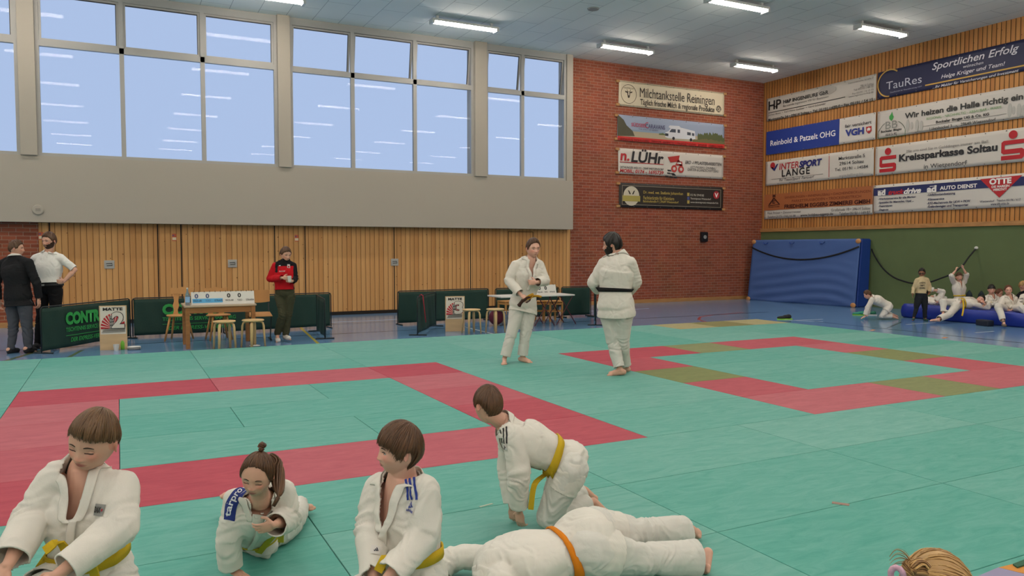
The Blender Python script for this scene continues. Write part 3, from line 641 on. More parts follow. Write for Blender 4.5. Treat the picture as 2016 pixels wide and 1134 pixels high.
b.t('truck', (972, 602), (1095, 556), 'b3242c', .04, .3); b.t('drive', (1090, 596), (1225, 543), 'e8e4e0', .04, .3); b.t('AUTO DIENST', (1368, 564), (1655, 512), 'e8e4e0', .03)
b.ln((890, 572), (945, 566), .015, 'e8e4e0', .016); b.ln((1290, 537), (1345, 530), .015, 'e8e4e0', .016)
def ot(t_, bl, tr, bo=.03): 
    a, z0 = b.px(*bl); c, z1 = b.px(*tr); text_on('lettering', t_, ink('e8e4e0'), b.at(a, z0), b.X, (0, 0, 1), b.N, c-a, z1-z0, b.root, bold=bo, off=.022)
ot('OTTE', (1750, 524), (1922, 463), .05); ot('DIE MARKEN', (1768, 548), (1905, 520)); ot('WERKSTATT', (1778, 572), (1885, 545))
for t_, bl, tr in [('-Werkstattservice für alle Marken', (895, 640), (1183, 610)), ('-Spezialist für Mercedes, Opel ...', (895, 672), (1168, 638)), ('-Reparaturen', (897, 698), (1003, 675)), ('-Diagnose', (897, 728), (972, 705)), ('-Unfallinstandsetzung', (1270, 614), (1487, 585)), ('-Klimaservice', (1270, 644), (1402, 620)), ('-KFZ-Mechatronic für LKW + PKW', (1270, 674), (1602, 637)), ('-Geländewagen und Transporter', (1270, 706), (1588, 665))]: b.t(t_, bl, tr, '3a3c58', .03)
b.t('Wietzendorf · Telefon 05196 / 617', (1675, 660), (1990, 626), '4a4c5c', .01); b.t('www.kfz-otte.de', (1758, 682), (1902, 652), '4a4c5c', .01)
# ================================================================ FURNITURE AND THINGS BEYOND THE MATS
m_fab = mat('barrier_fabric', '16362e', rough=.7, bump=.2, bscale=40); m_fr = mat('barrier_frame', '22292a', rough=.4, metal=.3)
m_gtxt = mat('barrier_print', '2f9a4a', rough=.6)
def barrier(a, b, label, text=None, h=.73, wav=.012):
    a = Vector((a[0], a[1], 0)); b = Vector((b[0], b[1], 0)); d = (b-a).normalized(); L = (b-a).length
    n = Vector((-d.y, d.x, 0))
    if n.dot(CAM-a) < 0: n = -n
    root = empty('court_barrier', a+d*L/2, label, 'barrier', 'green fabric court barriers')
    bm = nb(); nx, nz = 44, 10; V = {}; ph = a.x*3
    for k in (0, 1):
        for i in range(nx+1):
            for j in range(nz+1):
                t = i/nx; z = .04+(h-.06)*j/nz
                w = wav*(1-j/nz*.6)*math.sin(t*L*7+ph+j*.25)+wav*.5*math.sin(t*L*17+j*.5+ph)
                V[k, i, j] = bm.verts.new(a+d*(.02+t*(L-.04))+Vector((0, 0, z))+n*(w-.006*k))
    for i in range(nx):
        for j in range(nz):
            bm.faces.new((V[0, i, j], V[0, i+1, j], V[0, i+1, j+1], V[0, i, j+1])); bm.faces.new((V[1, i, j], V[1, i, j+1], V[1, i+1, j+1], V[1, i+1, j]))
        bm.faces.new((V[0, i, 0], V[1, i, 0], V[1, i+1, 0], V[0, i+1, 0])); bm.faces.new((V[0, i, nz], V[0, i+1, nz], V[1, i+1, nz], V[1, i, nz]))
    for j in range(nz):
        bm.faces.new((V[0, 0, j], V[0, 0, j+1], V[1, 0, j+1], V[1, 0, j])); bm.faces.new((V[0, nx, j], V[1, nx, j], V[1, nx, j+1], V[0, nx, j+1]))
    bmesh.ops.recalc_face_normals(bm, faces=bm.faces)
    obj('fabric_panel', bm, m_fab, root, world=True, smooth=True)
    Z = Vector((0, 0, 1)); r = .05; pts = [a+Z*.02, a+Z*(h-r), a+Z*(h-r*.3)+d*r*.3, a+Z*h+d*r, b+Z*h-d*r, b+Z*(h-r*.3)-d*r*.3, b+Z*(h-r), b+Z*.02]
    obj('barrier_frame', tube(nb(), pts, .011, 8, ref=n), m_fr, root, world=True, smooth=True)
    for p in (a+d*.04, b-d*.04):
        f = nb(); tube(f, [p-n*.17+Z*.012, p+n*.17+Z*.012], .012, 8); obj('foot', f, m_fr, root, world=True)
    if text is not None:
        s0, w_ = text
        O = a+d*s0 if (b-a).dot(RT) > 0 else a
        for s_, z, hh, ww, bo in (('CONTRA', .40, .21, 1.0, .06), ('TISCHTENNIS SERVICE HAMBURG', .29, .07, 1.18, .015), ('DER EXPRESS-VERSENDER', .12, .07, 1.05, .015)):
            text_on('lettering', s_, m_gtxt, O+Z*z+d*(0 if s_[0] != 'D' else .1), d, Z, n, w_*ww, hh, root, bold=bo, shear=.25 if s_[0] == 'D' else 0, off=.03)
        obj('printed_line', box(nb(), 0, w_*1.18, -.002, .002, 0, .008, M=Matrix.Translation(O+Z*.225+n*.03) @ Matrix(((d.x, n.x, 0, 0), (d.y, n.y, 0, 0), (0, 0, 1, 0), (0, 0, 0, 1)))), m_gtxt, root, world=True)
    return root
def g2(u, v): p = onz(u, v, 0); return (p.x, p.y)
B1a = g2(82, 697); B1b = g2(257, 666)
barrier(B1a, B1b, 'dark green barrier with bright lettering behind the MATTE 2 board', (.50, .95))
barrier(g2(262, 665), g2(436, 657), 'dark green barrier with bright lettering behind the wooden table', (.50, 1.1))
barrier(g2(440, 657), g2(652, 645), 'plain dark green barrier behind the man in the red jacket')
barrier(g2(640, 668), g2(624, 652), 'barrier seen edge on, right of the man in the red jacket')
barrier(g2(783, 640), g2(962, 630), 'dark green barrier behind the MATTE 3 board')
b6 = barrier(g2(822, 661), g2(858, 642), 'barrier seen edge on with a red belt hanging over it')
barrier(g2(975, 630), g2(1100, 625), 'green barrier behind the white camping table, partly hidden by a judoka')
barrier(g2(1105, 625), g2(1163, 622), 'short angled green barrier right of the white camping table')
barrier(g2(1173, 641), g2(1170, 624), 'narrow green barrier edge on beside the black belt wearer')
# red belt over b6
m_redb = mat('red_belt', 'a01f30', rough=.8)
p0 = onz(822, 661, 0); p1 = onz(858, 642, 0); d = (p1-p0).normalized(); n = Vector((-d.y, d.x, 0)); n = n if n.x > 0 else -n; c = p0+d*.35
bm = nb(); pts = [c-n*.05+Vector((0, 0, .2)), c-n*.045+Vector((0, 0, .5)), c-n*.03+Vector((0, 0, .74)), c+Vector((0, 0, .76)), c+n*.035+Vector((0, 0, .74)), c+n*.06+Vector((0, 0, .5)), c+n*.08+d*.05+Vector((0, 0, .22))]
tag(obj('judo_belt', tube(bm, pts, .028, 8, flat=.25, ref=n), m_redb, smooth=True), 'red judo belt draped over the edge-on barrier', 'belt')
# ---- MATTE boards
m_ply = mat('plywood', 'c9aa82', rough=.6, var=.12, vscale=2, stretch=(1, 1, 6)); m_paper = mat('poster_paper', 'd6cfc2', rough=.7)
def matte(ua, va, ub, vb, num, h, label):
    a = onz(ua, va, 0); b = onz(ub, vb, 0); d = (b-a).normalized(); w = (b-a).length; n = Vector((-d.y, d.x, 0)); n = n if n.dot(CAM-a) > 0 else -n; Z = Vector((0, 0, 1))
    root = empty('mat_sign', (a+b)/2, label, 'sign', 'MATTE number boards')
    M = Matrix(((d.x, -n.x, 0, a.x), (d.y, -n.y, 0, a.y), (0, 0, 1, 0), (0, 0, 0, 1)))
    obj('board', box(nb(), 0, w, 0, .02, 0, h, .002, M), m_ply, root, world=True)
    obj('support', box(nb(), .05, w-.05, .02, .25, 0, .03, 0, M), m_ply, root, world=True)
    pz = h*.36; ph = h*.62
    obj('poster', box(nb(), .015, w-.015, -.003, 0, pz, pz+ph, 0, M), m_paper, root, world=True)
    def pol(pts, col, off, nm='emblem'):
        bm = nb(); A = [bm.verts.new(M @ Vector((x*w, -off, pz+z*ph))) for x, z in pts]; B = [bm.verts.new(M @ Vector((x*w, -off+.0015, pz+z*ph))) for x, z in pts]
        bm.faces.new(A); bm.faces.new(B[::-1])
        for i in range(len(A)): bm.faces.new((A[i], B[i], B[(i+1) % len(A)], A[(i+1) % len(A)]))
        bmesh.ops.recalc_face_normals(bm, faces=bm.faces); obj(nm, bm, ink(col), root, world=True)
    cx_, cz_ = .5, .22
    for k in range(13):
        t0 = R(4+k*14.2); t1 = t0+R(9.5); P_ = []
        for r_, t in ((.12, t0), (.46, t0), (.46, t1), (.12, t1)):
            x = cx_+r_*math.cos(t)*1.0; z = cz_+r_*1.15*math.sin(t); P_.append((min(max(x, .05), .95), min(z, .80)))
        pol(P_, 'b3202a', .0055)
    pol([(.38, .2), (.52, .2), (.54, .7), (.37, .66)], '8a8680', .007); 
    for z in (.3, .42, .54): pol([(.37, z), (.54, z+.02), (.54, z+.05), (.37, z+.03)], '3a3836', .0075)
    for k in range(6): pol([(.06+.03*k, .05+.028*k), (.92, .07+.022*k), (.95, .085+.022*k), (.1, .068+.028*k)], ['5a5754', 'b0aba4', '3c3a38', '9a958e', '6a6662', '45423f'][k], .008+k*.0003)
    X_ = d; off = .011
    text_on('lettering', num, ink('2a2626'), a+d*(w*.44)+Z*(pz+ph*.20), X_, Z, n, w*.5, ph*.62, root, bold=.07, off=off)
    text_on('lettering', num, ink('cfc8bc'), a+d*(w*.455)+Z*(pz+ph*.215), X_, Z, n, w*.46, ph*.585, root, bold=.045, off=off+.001)
    text_on('lettering', 'MATTE', ink('241f1e'), a+d*(w*.14)+Z*(pz+ph*.855), X_, Z, n, w*.72, ph*.11, root, bold=.04, off=off)
    return root
matte(197, 690, 251, 688, '2', .72, 'plywood board with MATTE 2 poster standing in front of the green barrier')
matte(877, 653, 915, 652, '3', .70, 'plywood board with MATTE 3 poster left of the two stools')
# small things by the board
def bottle(name, p, r, h, m, label, capm, cat='bottle', group=None):
    root = empty(name, p, label, cat, group)
    obj('bottle_body', lathe(nb(), [(r*.9, 0), (r, .01), (r, h*.5), (r*.85, h*.62), (r*.4, h*.8), (r*.36, h*.94)], 16), m, root, smooth=True)
    obj('bottle_cap', lathe(nb(), [(r*.42, h*.94), (r*.42, h), (r*.1, h+.002)], 12), capm, root)
    return root
m_gb = mat('green_bottle', '6fae3a', rough=.25); m_cupw = mat('white_plastic', 'cfcdc8', rough=.4); m_clear = mat('clear_pet', 'b9cfe0', rough=.1, trans=.75, ior=1.2)
bottle('drink_bottle', onz(242, 688, 0), .038, .21, m_gb, 'lime green drinking bottle on the floor in front of the MATTE 2 board', m_cupw)
tag(obj('plastic_cup', lathe(nb(), [(.032, 0), (.045, .1), (.042, .1), (.03, .004)], 16), m_cupw), 'small clear white cup on the floor beside the green bottle', 'cup').location = onz(229, 690, 0)
for i in range(3):
    o = obj('plate', lathe(nb(), [(.07, 0), (.105, .018), (.1, .02), (.05, .006)], 20), m_cupw); p = onz(264, 688, 0); o.location = (p.x, p.y, .014*i+.001)
    tag(o, ['white plate at the bottom of the small stack on the floor', 'white plate in the middle of the small stack on the floor', 'white plate on top of the small stack on the floor'][i], 'plate', 'stacked white plates')
# ---- wooden table with scoreboard
m_tw = mat('table_wood', '9c6a3c', rough=.4, var=.2, vscale=3, stretch=(1, 8, 8)); m_bw = mat('birch', 'cfae7c', rough=.45, var=.08, vscale=4); m_cw = mat('chair_pine', 'c08a4e', rough=.45, var=.12, vscale=4)
tx0, tx1, ty0, ty1, th = .94, 2.07, 13.52, 14.3, .71
T = empty('wooden_table', ((tx0+tx1)/2, (ty0+ty1)/2, 0), 'brown wooden table carrying the long scoreboard and water bottle', 'table')
boxo('tabletop', tx0, tx1, ty0, ty1, th-.03, th, mat('table_top', 'b4a08a', rough=.3), T, .006, True)
for (x0, x1, y0, y1) in ((tx0+.07, tx1-.07, ty0+.03, ty0+.05), (tx0+.07, tx1-.07, ty1-.05, ty1-.03), (tx0+.03, tx0+.05, ty0+.07, ty1-.07), (tx1-.05, tx1-.03, ty0+.07, ty1-.07)): boxo('apron', x0, x1, y0, y1, th-.13, th-.03, m_tw, T, 0, True)
for x in (tx0+.05, tx1-.05):
    for y in (ty0+.05, ty1-.05): boxo('leg', x-.032, x+.032, y-.032, y+.032, 0, th-.03, m_tw, T, .004, True)
def scoreboard(o, d, w, h, label, full=True):
    o = Vector(o); d = Vector(d).normalized(); n = Vector((d.y, -d.x, 0)); n = n if n.dot(CAM-o) > 0 else -n; Z = Vector((0, 0, 1))
    root = empty('scoreboard', o+d*w/2, label, 'scoreboard', 'flip scoreboards'); lean = .3
    fx = lambda a, z, off: o+d*a+Z*z-n*(z*lean)+n*off
    def quad(a0, a1, z0, z1, off, m, nm, th_=.006):
        bm = nb(); A = [bm.verts.new(fx(a, z, off)) for a, z in ((a0, z0), (a1, z0), (a1, z1), (a0, z1))]; B = [bm.verts.new(fx(a, z, off-th_)) for a, z in ((a0, z0), (a1, z0), (a1, z1), (a0, z1))]
        bm.faces.new(A); bm.faces.new(B[::-1])
        for i in range(4): bm.faces.new((A[i], B[i], B[(i+1) % 4], A[(i+1) % 4]))
        bmesh.ops.recalc_face_normals(bm, faces=bm.faces); return obj(nm, bm, m, root, world=True)
    quad(0, w, 0, h, 0, m_cupw, 'front_panel'); 
    bm = nb(); bb = n*(-2*h*lean)
    A = [bm.verts.new(q) for q in (o+bb, o+d*w+bb, o+d*w+Z*h-n*h*lean, o+Z*h-n*h*lean)]; B = [bm.verts.new(v.co-n*.006) for v in A]
    bm.faces.new(A); bm.faces.new(B[::-1])
    for i in range(4): bm.faces.new((A[i], B[i], B[(i+1) % 4], A[(i+1) % 4]))
    obj('rear_panel', bm, m_cupw, root, world=True)
    ZL = (Z-n*lean).normalized(); NN = (n+Z*lean).normalized()
    quad(.02 if full else 0, w*(.49 if full else .18), h*.14, h*.47, .003, mat('score_blue', '4f9fd0', rough=.5), 'blue_field', .003)
    f = lambda s_, a, z, ww, hh, col, bo=0: text_on('lettering', s_, ink(col), o+d*a+ZL*z, d, ZL, NN, ww, hh, root, bold=bo, off=.006)
    if full:
        for a, c in ((.055, '3a4a78'), (.225, '3a4a78'), (.56, '26262a'), (.73, '26262a')): f('0', w*a, h*.52, w*.055, h*.36, c, .03)
        for s_, a, c in (('WAZA-ARI', .03, '203050'), ('YUKO', .22, '4a6a90'), ('STRAFE', .36, '203050'), ('WAZA-ARI', .53, '45454a'), ('YUKO', .72, '45454a'), ('STRAFEN', .86, '45454a')): f(s_, w*a, h*.24, w*(.13 if len(s_) > 5 else .08), h*.15, c, .01)
    else:
        for a in (.27, .52): f('0', w*a, h*.5, w*.1, h*.38, '26262a', .03)
        for s_, a in (('WAZA-ARI', .2), ('YUKO', .5), ('STRAFE', .72)): f(s_, w*a, h*.2, w*(.22 if len(s_) > 5 else .14), h*.15, '45454a', .01)
    k = 12 if full else 6
    for i in range(k):
        c = fx(w*(i+.5)/k, h, 0); obj('ring', tube(nb(), [c+n*.015-Z*.01, c+n*.01+Z*.015, c-n*.012+Z*.015, c-n*.015-Z*.01], .003, 6), m_fr, root, world=True)
scoreboard((1.06, 13.66, th+.002), (1, 0, 0), 1.0, .21, 'long white and blue scoreboard on the brown wooden table')
b_ = bottle('water_bottle', Vector((1.0, 13.62, th+.001)), .036, .29, m_clear, 'clear water bottle with light blue label on the left end of the table', m_cupw)
obj('bottle_label', lathe(nb(), [(.0375, .05), (.0375, .14)], 16, cap=False), mat('blue_label', '8fb4dc', rough=.4), b_)
bottle('floor_bottle', onz(458, 664, 0), .035, .26, m_clear, 'clear plastic bottle on the floor behind the right stool', m_cupw)
tag(obj('floor_dish', lathe(nb(), [(.05, 0), (.09, .025), (.085, .027), (.04, .008)], 16), m_cupw), 'small white dish on the floor under the table', 'dish').location = onz(502, 683, 0)
# stools
def stool():
    r = empty('round_stool', (0, 0, 0)); s = nb(); lathe(s, [(.16, .44), (.175, .447), (.178, .46), (.17, .468), (.02, .47)], 28); obj('seat', s, m_bw, r)
    for k in range(4):
        a = R(45+90*k); c, s_ = math.cos(a), math.sin(a)
        pts = [(c*.05, s_*.05, .43), (c*.12, s_*.12, .43), (c*.155, s_*.155, .41), (c*.168, s_*.168, .36), (c*.19, s_*.19, 0)]
        obj('leg', tube(nb(), pts, [.018, .02, .024, .026, .022], 8, flat=.7), m_bw, r, smooth=True)
    return r
S0 = stool(); S0.location = (1.52, 13.26, 0); S0.rotation_euler.z = .2; tag(S0, 'round birch stool in front of the brown table, left of two', 'stool', 'round birch stools')
dup(S0, (1.97, 13.27, 0), 'round birch stool in front of the brown table, right of two', rz=.5)
p = onz(948, 656, 0); dup(S0, (p.x-.16, p.y+.12, 0), 'round birch stool just right of the MATTE 3 board', rz=.1)
p = onz(986, 655, 0); dup(S0, (p.x-.06, p.y+.12, 0), 'round birch stool partly hidden by the younger standing judoka', rz=.4)
# alpine chairs
def alpine():
    r = empty('carved_chair', (0, 0, 0))
    bm = nb(); lathe(bm, [(.17, .43), (.2, .435), (.205, .45), (.19, .46)], 10, Matrix.Diagonal((1.05, 1, 1, 1))); obj('seat', bm, m_cw, r)
    for x in (-1, 1):
        for y in (-1, 1): obj('leg', tube(nb(), [(x*.11, y*.11, .44), (x*.19, y*.19, 0)], [.022, .016], 8), m_cw, r, smooth=True)
    out = [(-.045, 0), (-.03, .08), (-.055, .16), (-.035, .24), (-.05, .34), (-.045, .42)]
    for cx_ in (-.1, .07):
        pts = [(cx_+x+(.015 if cx_ > 0 else 0), z) for x, z in out]+[(cx_-x+(.015 if cx_ > 0 else 0), z) for x, z in out[::-1]]
        bm = nb(); poly_prism(bm, pts, .022, Matrix.Translation((0, .18, .45)) @ Matrix.Rotation(R(-10), 4, 'X')); obj('back_splat', bm, m_cw, r)
    bm = nb(); poly_prism(bm, [(-.2, .38), (.2, .38), (.21, .5), (.12, .48), (0, .51), (-.12, .48), (-.21, .5)], .024, Matrix.Translation((0, .17, .44)) @ Matrix.Rotation(R(-10), 4, 'X')); obj('back_rail', bm, m_cw, r)
    return r
A0 = alpine(); p = onz(352, 672, 0); A0.location = (p.x+.02, p.y+.2, 0); A0.rotation_euler.z = -.35; tag(A0, 'carved wooden chair left of the brown table', 'chair', 'carved wooden chairs')
p = onz(433, 670, 0); dup(A0, (p.x, p.y+.15, 0), 'carved wooden chair behind the brown table, between its legs', rz=.1)
# tube frame chair
r_ = empty('school_chair', (0, 0, 0), 'wooden shell chair on a dark tubular frame right of the table', 'chair')
bm = nb(); box(bm, -.2, .2, -.2, .2, .45, .465, .006)
for v in bm.verts: v.co.z += .03*(v.co.y/.2)**2*(1 if v.co.y > 0 else -.6)
obj('seat', bm, m_cw, r_)
bm = nb(); pts = []
nx = 8; V = [[None]*4 for _ in range(nx+1)]
for i in range(nx+1):
    x = -.2+.4*i/nx
    for j, (z, y) in enumerate(((.68-.02*(1-(x/.2)**2), .21), (.89, .24), (.89, .25), (.68-.02*(1-(x/.2)**2), .22))): V[i][j] = bm.verts.new((x, y-.03*(x/.2)**2, z))
for i in range(nx):
    for j in range(4): bm.faces.new((V[i][j], V[i+1][j], V[i+1][(j+1) % 4], V[i][(j+1) % 4]))
bm.faces.new([V[0][j] for j in range(4)]); bm.faces.new([V[nx][j] for j in (3, 2, 1, 0)])
obj('backrest', bm, m_cw, r_, smooth=False)
for x in (-.18, .18): obj('frame', tube(nb(), [(x, .22, .85), (x, .2, .5), (x, .12, .44), (x, -.15, .44), (x, -.17, .42), (x, .0, .05), (x, -.15, .015), (x, -.2, .012), (x, .25, .012)], .011, 8), m_fr, r_, smooth=True)
p = onz(520, 672, 0); r_.location = (p.x-.03, p.y+.25, 0); r_.rotation_euler.z = -.05
# ---- camping table with second scoreboard
m_dr = mat('dark_red_tube', '4a1c22', rough=.4)
pL = P(984, 585, 16.6); pR = P(1132, 585, 16.6); tz = .66
cA = onz(1060, 640, 0); cB = onz(1115, 638, 0); yy = cA.y
T2 = empty('camping_table', (7.9, yy, 0), 'white folding table on crossed dark red legs behind the judokas', 'table')
xa = ony(986, 583, yy-.3).x; xb = ony(1132, 583, yy-.3).x
boxo('tabletop', xa, xb, yy-.3, yy+.35, tz-.03, tz, m_cupw, T2, .008, True)
for u in (1062, 1117):
    c = onz(u, 640, 0)
    for y_ in (yy-.24, yy+.28):
        obj('leg', tube(nb(), [(c.x-.24, y_, 0.01), (c.x+.16, y_, tz-.03)], .012, 8), m_dr, T2, world=True); obj('leg', tube(nb(), [(c.x+.24, y_, 0.01), (c.x-.16, y_, tz-.03)], .012, 8), m_dr, T2, world=True)
q = ony(1048, 583, yy-.15); scoreboard((q.x, yy-.15, tz+.002), (1, 0, 0), .60, .21, 'shorter white scoreboard on the white folding table', False)
def sqstool():
    r = empty('square_stool', (0, 0, 0)); boxo('seat', -.18, .18, -.18, .18, .44, .465, m_cw, r, .006)
    for x in (-1, 1):
        for y in (-1, 1): boxo('leg', x*.155-.018, x*.155+.018, y*.155-.018, y*.155+.018, 0, .44, m_cw, r)
    for (x0, x1, y0, y1) in ((-.137, .137, -.165, -.145), (-.137, .137, .145, .165), (-.165, -.145, -.137, .137), (.145, .165, -.137, .137)):
        boxo('rail', x0, x1, y0, y1, .38, .43, m_cw, r); boxo('rail', x0, x1, y0, y1, .22, .245, m_cw, r)
    return r
Q0 = sqstool(); p = onz(1088, 632, 0); Q0.location = (p.x, p.y, 0); tag(Q0, 'square wooden stool behind the white folding table, right of two', 'stool', 'square wooden stools')
p = onz(1052, 632, 0); dup(Q0, (p.x, p.y, 0), 'square wooden stool behind the white folding table, just right of the judoka', rz=.2)
p = onz(1000, 632, 0); dup(Q0, (p.x, p.y, 0), 'square wooden stool mostly hidden behind the standing young judoka', rz=.1)
bm = nb(); ball(bm, (0, 0, .17), (.17, .12, .17), 16, 10); ball(bm, (.02, -.03, .3), (.1, .08, .08), 12, 8)
o = link_mesh('sports_bag', apply_mods(bm, .02, 2), mat('bag_maroon', '5c1d2e', rough=.8, bump=.4, bscale=20), None, smooth=True); p = onz(981, 641, 0); o.location = (p.x, p.y+.1, 0); tag(o, 'maroon bag on the floor under the white folding table', 'bag')
for i in range(4):
    p = onz(993+i % 2*9, 642, 0); bottle('packed_bottle', Vector((p.x+.12, p.y+.2+(i//2)*.1, 0)), .04, .3, m_clear, ['clear bottle, front left of four beside the maroon bag', 'clear bottle, front right of four beside the maroon bag', 'clear bottle, rear left of four beside the maroon bag', 'clear bottle, rear right of four beside the maroon bag'][i], m_cupw, group='water bottles by the bag')
# ---- blue crash mat standing against the slatted wall
m_cr = mat('crash_mat_front', '44619a', rough=.7, bump=.15, bscale=6); m_cr2 = mat('crash_mat_side', '1d3f8c', rough=.55, bump=.25, bscale=8)
def vnoise(p): 
    from mathutils import noise
    return noise.noise(p)
CM = empty('crash_mat', (18.5, 16.5, 0), 'tall blue padded crash mat standing in the corner against the wall', 'crash mat')
bm = nb(); ny, nz = 60, 30; V = {}
ya, yb = 18.62, 14.72; zt = 1.93
def front_x(t, z): return (18.1+.23*t)+(z/zt)*(.22-.05*t)
for i in range(ny+1):
    for j in range(nz+1):
        t = i/ny; z = zt*j/nz; y = ya+(yb-ya)*t
        sw = math.sin((z+.35*(2*t-1)**2*(1 if z < 1.4 else .4))*22+3*math.sin(t*5))*.03*max(0, 1-z/1.75)*(1-abs(2*t-1)**6)
        sw += .03*vnoise(Vector((t*4, z*1.6, 3)))
        V[i, j] = bm.verts.new((front_x(t, z)+sw*(1 if 0 < i < ny else .2), y, z))
for i in range(ny):
    for j in range(nz): bm.faces.new((V[i, j], V[i+1, j], V[i+1, j+1], V[i, j+1]))
bmesh.ops.recalc_face_normals(bm, faces=bm.faces)
bmesh.ops.solidify(bm, geom=bm.faces[:], thickness=.004)
obj('front_cover', bm, m_cr, CM, world=True, smooth=True)
bm = nb(); pr = []
for t, y in ((0, ya), (1, yb)):
    for z in (0, zt): pr += [bm.verts.new((front_x(t, z)+.08, y, z)), bm.verts.new((min(front_x(t, z)+.55, 18.95), y, z))]
a0, a1, a2, a3, b0, b1, b2, b3 = pr
for f in ((a0, a1, a3, a2), (b0, b2, b3, b1), (a0, b0, b1, a1), (a2, a3, b3, b2), (a0, a2, b2, b0), (a1, b1, b3, a3)): bm.faces.new(f)
bmesh.ops.recalc_face_normals(bm, faces=bm.faces); bmesh.ops.bevel(bm, geom=bm.edges[:], offset=.03, segments=3, affect='EDGES')
obj('foam_body', bm, m_cr2, CM, world=True)
m_lea = mat('tan_leather', 'c08a58', rough=.6)
for (t, z, l) in ((.985, zt-.07, 0), (.985, .06, 0), (.01, zt-.06, 0), (.01, .04, 0)):
    bm = nb(); c = Vector((front_x(t, z)-.01, ya+(yb-ya)*t, z)); ball(bm, c, (.03, .09, .07), 14, 8); obj('corner_patch', bm, m_lea, CM, world=True, smooth=True)
for t in (.14, .40, .68):
    z = zt-.1; c = Vector((front_x(t, z)-.012, ya+(yb-ya)*t, z)); obj('handle', tube(nb(), [c+Vector((0, .09, .02)), c+Vector((-.02, .05, -.03)), c+Vector((-.02, -.05, -.03)), c+Vector((0, -.09, .02))], .016, 8, flat=.4), m_cr2, CM, world=True)
m_strap = mat('black_strap', '12151a', rough=.7)
pts = []
for i in range(25):
    t = i/24; z = 1.69-.38*(1-(2*t-1)**2)+.02*t; pts.append((front_x(t, z)-.035, ya+(yb-ya)*t, z))
tag(obj('holding_strap', tube(nb(), pts, .024, 8, flat=.2, ref=(1, 0, 0)), m_strap, smooth=True), 'black strap hanging in a curve across the standing blue crash mat', 'strap')
pp = [onx(1716, 490, 18.96), onx(1722, 504, 18.9), onx(1738, 528, 18.85), onx(1758, 545, 18.8), onx(1780, 554, 18.75), onx(1800, 558, 18.6), onx(1828, 556, 18.3), onx(1852, 548, 18.1), onx(1875, 539, 17.95), onx(1886, 531, 17.9), onx(1896, 522, 18.0), onx(1906, 508, 18.5), onx(1921, 490, 18.95)]
def smooth_pts(p, n=5):
    out = []
    for i in range(len(p)-1):
        a = p[max(i-1, 0)]; b = p[i]; c = p[i+1]; d = p[min(i+2, len(p)-1)]
        for k in range(n):
            t = k/n; out.append(.5*((2*b)+(c-a)*t+(2*a-5*b+4*c-d)*t*t+(3*b-a-3*c+d)*t**3))
    out.append(p[-1]); return out
STRAP = smooth_pts(pp)
st = tag(obj('wall_strap', tube(nb(), STRAP, .021, 8, flat=.25, ref=(1, 0, 0)), m_strap, smooth=True), 'long black strap fixed to the green wall and held up by a boy', 'strap')
q = onx(1922, 488, 18.96); obj('strap_hook', ball(nb(), q, (.03, .05, .04), 12, 8), m_cupw, st)
# ---- low blue mat lying on the floor
m_low = mat('low_mat', '1f3494', rough=.35, bump=.2, bscale=5)
bm = nb(); X0, X1, Y0, Y1, H = 16.72, 18.85, 6.6, 12.05, .33; nx, ny = 20, 50
def low_h(x, y):
    h = H; 
    for (a, b_, r, s) in ((17.2, 10.4, .6, .05), (17.2, 9.2, .5, .08), (17.6, 11.6, .5, .03), (17.0, 8.3, .5, .08)): h -= s*math.exp(-((x-a)**2+(y-b_)**2)/r**2)
    return h+.012*vnoise(Vector((x*2, y*2, 0)))
V = {}
for i in range(nx+1):
    for j in range(ny+1):
        x = X0+(X1-X0)*i/nx; y = Y0+(Y1-Y0)*j/ny; V[i, j] = bm.verts.new((x, y, low_h(x, y)))
for i in range(nx):
    for j in range(ny): bm.faces.new((V[i, j], V[i+1, j], V[i+1, j+1], V[i, j+1]))
rim = [V[i, 0] for i in range(nx+1)]+[V[nx, j] for j in range(1, ny+1)]+[V[i, ny] for i in range(nx-1, -1, -1)]+[V[0, j] for j in range(ny-1, 0, -1)]
def bul(v, z, o):
    c = Vector(((X0+X1)/2, (Y0+Y1)/2, 0)); d = Vector((0, 0, 0))
    if v.co.x <= X0+1e-4: d.x = -1
    if v.co.x >= X1-1e-4: d.x = 1
    if v.co.y <= Y0+1e-4: d.y = -1
    if v.co.y >= Y1-1e-4: d.y = 1
    return Vector((v.co.x, v.co.y, z))+d*o
prev = rim
for z, o in ((.27, .035), (.15, .05), (.04, .035), (0.002, .0)):
    cur = [bm.verts.new(bul(v, z, o)) for v in rim]
    for k in range(len(rim)): bm.faces.new((prev[k], prev[(k+1) % len(rim)], cur[(k+1) % len(rim)], cur[k]))
    prev = cur
bm.faces.new(prev[::-1]); bmesh.ops.recalc_face_normals(bm, faces=bm.faces)
tag(obj('soft_mat', bm, m_low, smooth=True), 'low royal blue soft mat on which the resting children sit', 'soft mat')
# small items right side
def shoe(name, p, rz, m, sole, label, s=1):
    r = empty(name, p, label, 'shoe', rz=rz); bm = nb()
    ball(bm, (0, .05, .035), (.04, .10, .03)); ball(bm, (0, -.07, .05), (.036, .055, .045)); ball(bm, (0, -.02, .05), (.036, .07, .035))
    for v in bm.verts: v.co.z = max(v.co.z, .012)
    link_mesh('shoe_upper', apply_mods(bm, .006, 3), m, r, smooth=True)
    bm = nb(); A = []
    for k in range(20):
        t = 2*math.pi*k/20; A.append((.043*math.cos(t)*(1 if math.sin(t) > 0 else .85), .145*math.sin(t)-.0))
    a = [bm.verts.new((x, y, 0)) for x, y in A]; b = [bm.verts.new((x, y, .018)) for x, y in A]; bm.faces.new(a[::-1]); bm.faces.new(b)
    for k in range(20): bm.faces.new((a[k], a[(k+1) % 20], b[(k+1) % 20], b[k]))
    obj('shoe_sole', bm, sole, r); r.scale = (s, s, s); return r
